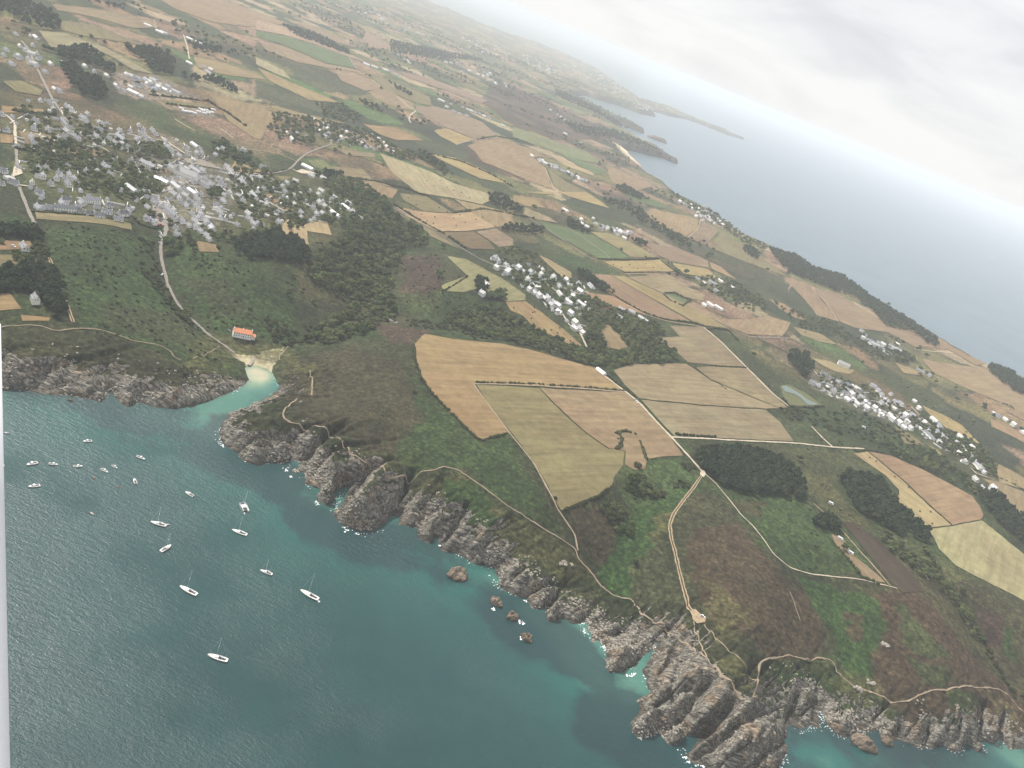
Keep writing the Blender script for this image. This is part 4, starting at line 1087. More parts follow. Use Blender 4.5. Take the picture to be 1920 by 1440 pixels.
#  (kind, spacing m, size lo, size hi, keep fraction, label, group, polygon)
WOODS = [
 ('pine_tree', 5.6, .95, 1.35, 1, 'dark pine in the rounded wood beside the fork of the white road', 'pines in the dark rounded wood', "1300,850 1330,842 1400,845 1440,852 1470,870 1500,895 1510,925 1503,936 1460,930 1400,928 1350,910 1312,880"),
 ('pine_tree', 6.2, .9, 1.3, 1, 'dark pine in the long wood beside the pale stubble strip', 'pines in the long wood on the right', "1570,895 1590,887 1650,902 1668,930 1685,950 1710,975 1738,1000 1736,1014 1715,1016 1705,988 1690,1006 1678,1000 1650,982 1620,968 1590,943 1583,915"),
 ('pine_tree', 6, .9, 1.2, 1, 'dark pine in the small clump above the camping strip', 'pines above the camping strip', "1522,972 1545,966 1570,985 1568,998 1545,995 1525,985"),
 ('pine_tree', 8, .95, 1.35, 1, 'dark pine in the wood cut off by the right edge', 'pines at the right edge', "1832,925 1860,920 1900,958 1925,982 1965,1010 1965,1060 1920,1022 1870,980 1842,950"),
 ('pine_tree', 8.5, 1, 1.5, 1, 'dark pine in the round copse beside the pond', 'pines in the copse by the pond', "1474,665 1490,658 1514,668 1525,685 1516,702 1508,708 1495,698 1477,680"),
 ('pine_tree', 11, 1.1, 1.6, 1, 'dark pine in the coastal wood along the far cliff top', 'pines along the far cliff top', "1440,466 1490,480 1520,502 1580,520 1628,556 1660,578 1700,600 1758,642 1755,652 1745,650 1700,617 1670,613 1640,590 1600,557 1560,545 1510,525 1475,510 1455,487"),
 ('pine_tree', 9, 1, 1.4, 1, 'dark pine on the cliff top by the right edge', 'pines on the cliff top by the right edge', "1849,690 1870,688 1903,708 1945,735 1960,765 1900,734 1880,720 1860,704"),
 ('pine_tree', 6.2, .9, 1.3, 1, 'dark pine in the wood around the white house at the left edge', 'pines around the lone house on the left', "-40,515 0,510 20,502 100,506 116,540 123,588 100,596 86,570 66,553 20,550 -40,548"),
 ('pine_tree', 5.5, 1, 1.3, 1, 'dark pine in the thick hedge row at the left edge', 'pines in the hedge row on the left', "-40,432 0,430 60,429 74,436 79,458 62,458 52,446 0,447 -40,448"),
 ('broadleaf_tree', 7, .8, 1.2, .9, 'leafy tree in the garden of the grey house at the left edge', 'garden trees on the left', "62,462 88,464 92,486 86,502 60,500 40,502 25,488 30,478 55,480"),
 ('pine_tree', 10, 1.1, 1.6, 1, 'dark pine in the wood north of the village road', 'pines north of the village', "112,126 125,121 160,140 198,160 203,183 180,188 150,178 127,155"),
 ('pine_tree', 15, 1.2, 1.8, 1, 'dark pine in the corner wood at the top left', 'pines in the top left corner wood', "0,-10 50,5 90,20 116,50 118,60 90,58 40,43 20,28 0,32 -40,30 -40,-10"),
 ('pine_tree', 12, 1.2, 1.7, 1, 'dark pine in the copse above the cemetery houses', 'pines in the upper copse', "228,82 250,92 262,90 300,97 328,115 323,143 290,138 265,115 243,100"),
 ('pine_tree', 11, 1.1, 1.6, 1, 'dark pine in the copse by the upper village', 'pines by the upper village', "95,97 140,92 160,87 185,102 190,116 213,126 216,143 200,135 160,117 112,112"),
 ('pine_tree', 6.5, .9, 1.3, 1, 'dark pine in the wood below the eastern village houses', 'pines below the eastern village', "437,455 470,442 520,437 560,452 579,468 579,488 560,498 520,488 490,486 460,488 442,474"),
 ('pine_tree', 6, .9, 1.2, 1, 'dark pine in the block beside the two small houses', 'pines by the two small houses', "882,530 895,521 914,530 911,548 896,547"),
 ('broadleaf_tree', 6, .9, 1.2, 1, 'leafy tree in the dark block below the two small houses', 'trees below the two small houses', "911,555 945,546 947,561 930,567 913,561"),
 ('pine_tree', 7, .9, 1.3, 1, 'dark pine in the row behind the central hamlet', 'pines behind the central hamlet', "1077,511 1095,511 1143,545 1135,550 1110,535 1085,522"),
 ('broadleaf_tree', 7.5, .9, 1.3, 1, 'leafy tree in the copse right of the central hamlet', 'copse right of the hamlet', "1160,592 1200,598 1238,612 1243,625 1220,634 1190,625 1168,610"),
 ('pine_tree', 9, .9, 1.3, 1, 'dark pine in the row above the central hamlet', 'pines in the row above the hamlet', "936,426 960,423 1000,426 1024,431 1019,441 980,439 940,434"),
 ('pine_tree', 11, 1, 1.4, 1, 'dark pine in the clump between the upper stubble fields', 'pines between the upper fields', "911,367 920,363 950,371 978,395 974,401 942,395 915,380"),
 ('pine_tree', 10, 1, 1.4, 1, 'dark pine in the round copse near the far cliff', 'pines in the round copse', "1391,466 1400,461 1424,475 1419,487 1400,479"),
 ('pine_tree', 10, .9, 1.3, 1, 'dark pine in the clump left of the mid hamlet', 'pines by the mid hamlet', "1061,416 1080,419 1104,435 1098,440 1065,429"),
 ('pine_tree', 9, .9, 1.2, 1, 'dark pine right of the mid hamlet', 'pines right of the mid hamlet', "1176,446 1213,455 1209,463 1196,461"),
 ('pine_tree', 14, 1, 1.5, 1, 'dark pine in the upper field belt', 'far belts of trees', "527,48 580,60 617,76 653,96 655,104 605,86 555,68"),
 ('pine_tree', 14, 1, 1.5, 1, 'dark pine in the small upper clump', 'far belts of trees', "671,188 705,198 724,217 716,214 682,200"),
 ('pine_tree', 15, 1, 1.5, 1, 'dark pine in the upper strip', 'far belts of trees', "726,153 771,177 771,183 745,170"),
 ('pine_tree', 20, 1.1, 1.6, 1, 'dark pine in the upper strip', 'far belts of trees', "731,76 805,92 905,111 900,115 817,111 733,100"),
 ('pine_tree', 11, 1, 1.5, 1, 'dark pine right of the upper hamlet', 'far belts of trees', "781,283 817,301 842,324 825,318 805,308"),
 ('pine_tree', 13, 1, 1.5, 1, 'dark pine in the upper left hedge belt', 'far belts of trees', "333,138 375,146 370,154 336,146"),
 ('pine_tree', 13, 1, 1.5, 1, 'dark pine in the upper left belt', 'far belts of trees', "376,151 400,142 440,166 453,180 430,174"),
 ('pine_tree', 15, 1, 1.6, 1, 'dark pine in the top left belt', 'far belts of trees', "350,80 415,94 414,104 362,94"),
 ('pine_tree', 16, 1, 1.6, 1, 'dark pine in the top left belt', 'far belts of trees', "145,0 185,-5 185,8 235,15 235,21 200,12"),
 ('broadleaf_tree', 14, .9, 1.4, .8, 'tree in the far cliff top thicket', 'far coast trees', "1250,358 1275,370 1300,384 1340,400 1372,426 1400,445 1440,463 1435,470 1390,455 1360,432 1300,395"),
 ('broadleaf_tree', 8.5, .8, 1.3, .9, 'tree in the dark thicket of the far right hamlet', 'trees of the far right hamlet', "1640,588 1690,605 1702,620 1690,620 1660,612"),
 ('pine_tree', 24, 1.2, 2, 1, 'dark tree on the far headland', 'far belts of trees', "1050,225 1100,240 1150,245 1200,264 1236,284 1262,300 1235,292 1190,276 1150,262 1080,250"),
 ('pine_tree', 24, 1.2, 2, 1, 'dark tree above the far bay', 'far belts of trees', "1040,168 1075,182 1130,212 1185,237 1206,248 1190,243 1130,220 1075,196 1040,180"),
 ('pine_tree', 11, 1, 1.5, 1, 'dark tree on the far cliff top', 'far belts of trees', "1150,352 1168,348 1200,366 1215,376 1195,374 1165,362"),
 # broadleaf valley woods
 ('broadleaf_tree', 8.2, .6, 1.6, .82, 'leafy tree in the wooded valley above the beach', 'trees of the wooded valley', "575,515 600,475 640,445 660,402 700,382 730,388 748,410 790,430 803,445 800,460 770,465 755,480 745,500 740,520 735,545 728,560 745,585 738,598 720,608 700,615 670,632 640,638 610,645 570,645 600,615 640,592 650,572 622,560 592,545"),
 ('gorse_bush', 6.5, 1.2, 2.2, .7, 'green bush on the slope behind the beach', 'bushes behind the beach', "500,600 560,610 600,612 570,645 520,652 505,640"),
 ('broadleaf_tree', 7.2, .6, 1.35, .95, 'leafy tree in the green ribbon above the big orange field', 'trees of the green ribbon', "830,592 870,582 920,577 955,592 1000,617 1040,637 1090,656 1160,661 1180,656 1200,627 1240,642 1268,662 1266,678 1240,684 1190,682 1160,689 1120,689 1060,674 1000,650 930,638 880,623 840,608"),
 ('broadleaf_tree', 9, .7, 1.2, .8, 'leafy tree between the houses of the village', 'village trees', "40,290 60,268 120,262 200,290 260,315 300,340 300,380 270,385 200,365 150,355 100,350 60,330"),
 ('broadleaf_tree', 10, .7, 1.1, .6, 'leafy tree in the northern gardens of the village', 'northern village trees', "40,200 90,210 130,205 180,235 240,270 290,270 330,310 290,330 220,280 140,270 60,245"),
 ('broadleaf_tree', 9, .7, 1.15, .65, 'leafy tree in the eastern gardens of the village', 'eastern village trees', "440,290 480,300 520,345 560,345 600,360 650,360 690,390 690,410 640,430 600,415 560,430 500,430 470,430 440,380 430,330"),
 ('broadleaf_tree', 9, .7, 1.1, .55, 'leafy tree in the southern gardens of the village', 'southern village trees', "260,385 300,395 320,420 420,435 470,430 480,445 430,460 350,445 260,400"),
 ('broadleaf_tree', 8, .8, 1.3, 1, 'leafy tree in the thick grove beside the village square', 'grove by the village square', "280,262 305,275 318,290 320,300 300,300 285,290 275,278"),
 ('broadleaf_tree', 7, .8, 1.2, 1, 'leafy tree in the grove between the old village houses', 'grove in the old village', "388,355 405,357 424,360 422,370 400,375 388,366"),
 ('broadleaf_tree', 8, .8, 1.2, 1, 'leafy tree in the grove between the village lanes', 'grove between the lanes', "258,340 300,345 312,355 300,362 262,358"),
 ('broadleaf_tree', 8, .8, 1.3, .9, 'leafy tree in the belt along the road into the eastern village', 'belt of the eastern village', "395,270 420,262 445,285 470,290 475,302 440,300 415,300 400,290"),
 ('pine_tree', 8, .8, 1.2, 1, 'dark pine in the row by the eastern village farm', 'pines by the farm', "590,328 610,322 640,326 644,332 610,334"),
 ('broadleaf_tree', 8, .7, 1.2, .8, 'leafy tree in the thicket east of the village', 'thicket east of the village', "600,335 650,335 690,350 735,385 730,400 690,395 650,370 610,350"),
 ('broadleaf_tree', 10, .8, 1.3, .6, 'leafy tree between the houses of the upper hamlet', 'upper hamlet trees', "510,215 560,215 620,230 700,250 740,275 760,295 730,295 700,280 640,270 600,262 560,275 520,262 500,240"),
 ('broadleaf_tree', 13, .8, 1.3, .9, 'leafy tree in the thicket beyond the upper hamlet', 'thicket beyond the upper hamlet', "590,195 640,195 680,222 660,235 610,220"),
 ('broadleaf_tree', 9, .8, 1.3, .7, 'leafy tree right of the upper hamlet', 'trees right of the upper hamlet', "735,285 790,285 830,315 850,328 830,328 790,300 750,300"),
 ('broadleaf_tree', 7.5, .7, 1.1, .4, 'leafy tree between the houses of the central hamlet', 'central hamlet trees', "930,470 970,465 1010,480 1030,505 1080,530 1110,560 1145,590 1180,620 1175,650 1130,600 1100,610 1085,595 1060,575 1030,580 1000,560 985,545 950,520"),
 ('broadleaf_tree', 7.5, .8, 1.2, .9, 'leafy tree in the thicket right of the central hamlet', 'thicket right of the hamlet', "1095,565 1130,575 1150,590 1140,605 1105,600 1095,640 1110,655 1150,658 1120,620 1150,610 1180,650 1215,640 1190,600 1150,580 1110,560"),
 ('gorse_bush', 7, 1, 2, .8, 'dark green bush in the gully below the mown fields', 'bushes of the gully', "1172,885 1195,884 1213,905 1250,925 1248,932 1210,938 1185,942 1172,932 1162,924 1170,905"),
 ('broadleaf_tree', 6, .6, 1.0, 1, 'leafy tree in the clump filling the gully above the green valley', 'trees of the gully', "1115,947 1150,942 1172,960 1188,985 1186,1012 1165,1010 1146,990 1130,965"),
 ('broadleaf_tree', 6, .55, .95, .9, 'leafy tree in the upper clump of the gully', 'upper trees of the gully', "1178,888 1195,886 1215,908 1232,918 1238,930 1205,935 1180,928 1165,918 1180,905"),
 ('broadleaf_tree', 8, .7, 1.1, .55, 'leafy tree in the strip between stubble and far right hamlet', 'trees below the right hamlet', "1620,828 1680,830 1760,850 1810,890 1850,935 1820,925 1730,878 1660,850"),
 ('gorse_bush', 8, 1, 2, .5, 'dark bush in the scrub below the right hamlet', 'scrub below the right hamlet', "1480,768 1600,768 1680,800 1740,840 1690,840 1620,825 1560,810 1500,790"),
 ('broadleaf_tree', 9, .7, 1.1, .5, 'leafy tree between the houses of the right hamlet', 'right hamlet trees', "1530,695 1600,720 1640,730 1700,765 1760,795 1760,820 1700,800 1630,770 1590,755 1540,735"),
 ('broadleaf_tree', 8, .8, 1.2, .75, 'leafy tree between the houses at the far end of the right hamlet', 'trees of the lower right hamlet', "1740,800 1800,815 1850,850 1870,880 1865,895 1820,870 1780,850 1750,830"),
 ('broadleaf_tree', 7, .6, 1.0, .8, 'leafy tree in the dry valley running to the right edge', 'trees of the dry valley', "1728,1020 1745,1040 1765,1075 1800,1105 1830,1160 1850,1210 1830,1205 1790,1140 1750,1090 1735,1060"),
 ('gorse_bush', 6, 1, 1.8, .8, 'dark bush in the dry valley by the right edge', 'bushes of the dry valley', "1835,1180 1860,1220 1900,1280 1935,1330 1925,1340 1880,1280 1840,1215"),
 ('broadleaf_tree', 8, .7, 1.1, .8, 'leafy tree below the long pine wood', 'trees below the long pine wood', "1640,992 1680,1012 1720,1045 1745,1085 1735,1090 1700,1065 1655,1022"),
 ('broadleaf_tree', 12, .8, 1.3, .6, 'leafy tree in the thicket of the farm hamlet', 'farm hamlet trees', "1290,515 1340,520 1380,530 1440,570 1430,590 1395,585 1350,560 1310,540"),
 ('broadleaf_tree', 12, .8, 1.3, .5, 'leafy tree in the thicket left of the far right hamlet', 'trees left of the far hamlet', "1440,560 1500,590 1560,605 1620,640 1700,660 1720,680 1650,675 1580,640 1500,615"),
 ('gorse_bush', 7, 1, 1.8, .45, 'dark bush on the slope left of the beach road', 'bushes left of the beach road', "250,440 290,440 298,500 320,560 355,600 345,610 310,570 280,530 255,490"),
 ('gorse_bush', 5, 1, 1.8, .9, 'dark bush in the gully along the beach road', 'bushes along the beach road', "262,505 285,515 310,550 345,592 362,606 355,612 330,590 295,550"),
 ('broadleaf_tree', 6, .7, 1, 1, 'leafy tree beside the car park above the beach', 'trees beside the beach car park', "338,585 352,584 360,596 350,606 340,598"),
 ('broadleaf_tree', 6.5, .8, 1.1, 1, 'leafy tree in the grove below the last village houses', 'grove below the village', "305,448 345,450 345,470 320,485 306,475"),
 ('gorse_bush', 5, 1, 1.7, .9, 'dark bush in the thicket by the village path', 'thicket by the village path', "352,450 366,448 368,475 362,480 353,468"),
 ('pine_tree', 14, .9, 1.3, .8, 'tree of the dark belt across the middle distance', 'belt of the middle distance', "1120,372 1180,380 1250,430 1300,460 1290,466 1230,435 1180,405"),
 ('gorse_bush', 6.5, .9, 1.7, .5, 'bush in the thicket of the headland behind the beach', 'headland bushes', "760,600 830,600 930,628 910,640 840,625 770,612"),
 ('gorse_bush', 5.5, .8, 1.4, .5, 'bush beside the tan field hedges', 'bushes by the small hedge', "1155,810 1165,808 1167,830 1160,845 1152,840 1154,820"),
 ('gorse_bush', 5, 1, 1.6, .9, 'dark bush in the clump beside the forked road', 'clump by the fork', "1276,868 1298,870 1302,882 1285,882"),
 ('gorse_bush', 5, 1, 1.6, .8, 'dark bush in the clump above the double track', 'clump above the double track', "1262,900 1290,905 1290,916 1262,918"),
 ('gorse_bush', 5.5, 1, 1.8, .8, 'dark bush on the slope below the pond', 'bushes below the pond', "1462,765 1500,762 1508,785 1480,790"),
]
SINGLES = [
 ('broadleaf_tree', 1.5, 'lone dark round tree on the brown heath left of the two small houses', "823,519"),
 ('broadleaf_tree', .9, 'lone tree standing in the lower green valley', "1190,1058"),
 ('gorse_bush', 2.6, 'lone dark bush at the mown field edge above the gully', "1195,876"),
 ('broadleaf_tree', 1.0, 'round tree at the foot of the green slope left of the beach valley', "588,570"),
 ('broadleaf_tree', 1.0, 'round tree on the green slope left of the beach valley', "540,555"),
 ('broadleaf_tree', 1.1, 'lone tree beside the white camper on the camping strip', "1580,1031"),
 ('broadleaf_tree', 1.3, 'lone tree on the meadow right of the dark pine wood', "1497,864"),
 ('pine_tree', 1.4, 'dark cypress above the white village road junction', "119,276"),
 ('pine_tree', 1.7, 'large dark tree in the brown field of the left village', "119,284"),
 ('pine_tree', .9, 'small dark tree in the brown field of the left village', "95,270"),
 ('broadleaf_tree', 1.1, 'lone tree at the far end of the pink field by the white road', "1412,668"),
 ('broadleaf_tree', 1.2, 'round tree left of the country lane by the upper fields', "830,465"),
 ('broadleaf_tree', .9, 'tree in the garden plot beside the orchard strip at the left', "30,487"),
 ('broadleaf_tree', .9, 'tree by the left edge below the thick hedge row', "3,457"),
 ('gorse_bush', 1.8, 'dark bush in the small mown field below the village', "409,465"),
 ('broadleaf_tree', .7, 'small tree beside the field corner by the gravel road', "1147,700"),
 ('gorse_bush', 1.4, 'dark bush on the brown heath above the cove', "777,737"),
 ('gorse_bush', 1.4, 'small bush at the bottom corner of the olive field', "1040,935"),
]
# positions of buildings keep trees out
HP = []
TREES = []
def keepout(pts, r):
    if not HP or not len(pts): return pts
    h = np.array(HP)
    m = np.min(np.hypot(pts[:, 0][:, None] - h[:, 0], pts[:, 1][:, None] - h[:, 1]), 1) > r
    return pts[m]
# ------------------------------------------------------------------ buildings
MWALL, nt, b = mat('limewash', .85, .2)
oi = N(nt, 'ShaderNodeObjectInfo'); n_ = noise(nt, .6, 4, .6, pos(nt))
f = mrange(nt, n_, .3, .7, .85, 1.05); vc = N(nt, 'ShaderNodeCombineXYZ')
for i in range(3): nt.links.new(f, vc.inputs[i])
nt.links.new(mixc(nt, 1.0, oi.outputs['Color'], vc.outputs[0], 'MULTIPLY'), b.inputs['Base Color'])
MROOF, nt, b = mat('roofing', .42, .6)
oi = N(nt, 'ShaderNodeObjectInfo'); g_ = pos(nt); n_ = noise(nt, 1.2, 4, .6, g_); n2 = noise(nt, 4.0, 2, .6, g_)
f = mth(nt, 'MULTIPLY', mrange(nt, n_, .3, .7, .75, 1.25), mrange(nt, n2, .3, .7, .8, 1.2)); vc = N(nt, 'ShaderNodeCombineXYZ')
for i in range(3): nt.links.new(f, vc.inputs[i])
nt.links.new(mixc(nt, 1.0, oi.outputs['Color'], vc.outputs[0], 'MULTIPLY'), b.inputs['Base Color'])
bump(nt, n2, .4, .1, b)
MGLASS, nt, b = mat('window_glass', .15, .5); b.inputs['Base Color'].default_value = (.02, .025, .03, 1)
MWHITE, nt, b = mat('white_paint', .35, .5)
b.inputs['Base Color'].default_value = (.80, .80, .79, 1)
MDARK, nt, b = mat('dark_fitting', .5, .4); b.inputs['Base Color'].default_value = (.03, .035, .045, 1)
MCOL, nt, b = mat('coloured_paint', .35, .5); oi = N(nt, 'ShaderNodeObjectInfo'); nt.links.new(oi.outputs['Color'], b.inputs['Base Color'])

def box_vf(x0, x1, y0, y1, z0, z1):
    v = [(x, y, z) for z in (z0, z1) for x, y in ((x0, y0), (x1, y0), (x1, y1), (x0, y1))]
    return v, [(0, 3, 2, 1), (4, 5, 6, 7), (0, 1, 5, 4), (1, 2, 6, 5), (2, 3, 7, 6), (3, 0, 4, 7)]
def join_vf(parts):
    V = []; F = []
    for v, f in parts:
        o = len(V); V += [tuple(q) for q in v]; F += [tuple(i + o for i in q) for q in f]
    return V, F
def gable_body(l, w, h, r, ox=0, oy=0, swap=False):
    x, y = l / 2, w / 2
    v = [(-x, -y, -1.5), (x, -y, -1.5), (x, y, -1.5), (-x, y, -1.5), (-x, -y, h), (x, -y, h), (x, y, h), (-x, y, h), (-x, 0, h + r), (x, 0, h + r)]
    f = [(0, 3, 2, 1), (0, 1, 5, 4), (2, 3, 7, 6), (1, 2, 6, 9, 5), (3, 0, 4, 8, 7), (4, 5, 9, 8), (6, 7, 8, 9)]
    if swap: v = [(-b_, a, c) for a, b_, c in v]
    return [(a + ox, b_ + oy, c) for a, b_, c in v], f
def gable_roof(l, w, h, r, ox=0, oy=0, swap=False, t=.22, ov=.3):
    x, y = l / 2 + ov, w / 2 + ov; k = r / (w / 2); e = h - ov * k
    v = []
    for s in (-x, x):
        v += [(s, -y, e + .06), (s, 0, h + r + .06), (s, y, e + .06), (s, y, e + .06 + t), (s, 0, h + r + .06 + t), (s, -y, e + .06 + t)]
    f = [(0, 1, 4, 5), (1, 2, 3, 4), (6, 11, 10, 7), (7, 10, 9, 8), (5, 4, 10, 11), (4, 3, 9, 10), (0, 6, 7, 1), (1, 7, 8, 2), (0, 5, 11, 6), (2, 8, 9, 3)]
    if swap: v = [(-b_, a, c) for a, b_, c in v]
    return [(a + ox, b_ + oy, c) for a, b_, c in v], f
def chimney(x, y, z):
    a = box_vf(x - .35, x + .35, y - .6, y + .6, z - 1.2, z + .75)
    return a
WIN_ME = mesh('window', *join_vf([box_vf(-.5, .5, -.06, .06, -.65, .65)]), [MGLASS])
FRM = mesh('sill', *box_vf(-.65, .65, -.10, .10, -.82, -.66), [MWHITE])
DOOR_ME = mesh('door', *box_vf(-.55, .55, -.05, .05, -1.05, 1.05), [MDARK])
SKY_ME = mesh('skylight', *box_vf(-.5, .5, -.6, .6, -.04, .09), [MGLASS])

def make_house(kind, windows=True):
    """kinds: long, small, wing, barn, block, row, flat"""
    root = empty('house')
    P_ = dict(long=(13, 7, 2.9, 3.4), small=(9, 6.5, 2.8, 3.2), wing=(12, 7, 3.0, 3.3), barn=(24, 9, 3.4, 2.6), tall=(11, 7.5, 5.4, 3.6), row=(26, 7, 5.2, 3.2), school=(30, 8, 6, 3.4), flat=(12, 9, 3.2, 0))[kind]
    l, w, h, r = P_
    if kind == 'flat':
        obj('wall', mesh('wall', *box_vf(-l / 2, l / 2, -w / 2, w / 2, -1.5, h), [MWALL]), root)
        obj('roof', mesh('roof', *box_vf(-l / 2 - .3, l / 2 + .3, -w / 2 - .3, w / 2 + .3, h + .01, h + .3), [MROOF]), root)
        return root
    wl_ = [gable_body(l, w, h, r)]; rf = [gable_roof(l, w, h, r)]
    if kind == 'wing':
        wl_.append(gable_body(7, 6, h - .3, 2.6, 2.6, -5.2, True)); rf.append(gable_roof(7, 6, h - .3, 2.6, 2.6, -5.2, True))
    obj('wall', mesh('wall', *join_vf(wl_), [MWALL]), root)
    ro = obj('roof', mesh('roof', *join_vf(rf), [MROOF]), root)
    if kind != 'barn':
        cm = mesh('chimney', *chimney(0, 0, 0), [MWALL])
        for sx in (-1, 1):
            obj('chimney', cm, root, (sx * (l / 2 - .5), 0, h + r + .1))
        if kind in ('row', 'school'):
            obj('chimney', cm, root, (0, 0, h + r + .1))
    if windows and kind != 'barn':
        nwin = max(3, int(l / 3.2)); rows_ = (1.5, 4.1) if h > 5 else (1.5,)
        for s in (-1, 1):
            for zz in rows_:
                for k in range(nwin):
                    x = -l / 2 + l * (k + .5) / nwin
                    if kind == 'wing' and s < 0 and -1.2 < x < 6.2: continue
                    if k == nwin // 2 and zz == 1.5:
                        obj('door', DOOR_ME, root, (x, s * (w / 2 + .02), 1.05)); continue
                    o = obj('window', WIN_ME, root, (x, s * (w / 2 + .02), zz))
                    if kind in ('long', 'tall', 'wing'): obj('sill', FRM, o)
            o = obj('window', WIN_ME, root, (s * (l / 2 + .02), -1.3, h)); o.rotation_euler = (0, 0, math.pi / 2)
            o = obj('window', WIN_ME, root, (s * (l / 2 + .02), 1.3, h)); o.rotation_euler = (0, 0, math.pi / 2)
            a_ = math.atan2(r, w / 2)
            for x in (-l / 4, l / 4) if kind in ('long', 'tall', 'small') else ():
                o = obj('skylight', SKY_ME, root, (x, s * w / 4 * 1.0, h + r / 2 + .06 + .22 / math.cos(a_) * 1.02)); o.rotation_euler = (-s * a_, 0, 0)
    return root
PROTO = {(k, w): None for k in () for w in ()}
def get_house(kind, windows):
    if (kind, windows) not in PROTO:
        PROTO[(kind, windows)] = make_house(kind, windows); return PROTO[(kind, windows)], True
    return copy_thing(PROTO[(kind, windows)]), False
SLATE, SLATE2, GREYR, TILE, PALE, FIBRE = (.115, .118, .13), (.17, .172, .185), (.27, .265, .26), (.55, .20, .09), (.33, .32, .30), (.26, .26, .26)
WHITE, CREAM, STONE = (.86, .85, .83), (.80, .77, .70), (.42, .38, .33)
ORD = ['first', 'second', 'third', 'fourth', 'fifth', 'sixth', 'seventh', 'eighth', 'ninth', 'tenth', 'eleventh', 'twelfth', 'thirteenth', 'fourteenth', 'fifteenth', 'sixteenth', 'seventeenth', 'eighteenth', 'nineteenth', 'twentieth',
       'twenty-first', 'twenty-second', 'twenty-third', 'twenty-fourth', 'twenty-fifth', 'twenty-sixth', 'twenty-seventh', 'twenty-eighth', 'twenty-ninth', 'thirtieth', 'thirty-first', 'thirty-second', 'thirty-third', 'thirty-fourth', 'thirty-fifth', 'thirty-sixth', 'thirty-seventh', 'thirty-eighth', 'thirty-ninth', 'fortieth', 'forty-first', 'forty-second', 'forty-third', 'forty-fourth', 'forty-fifth']
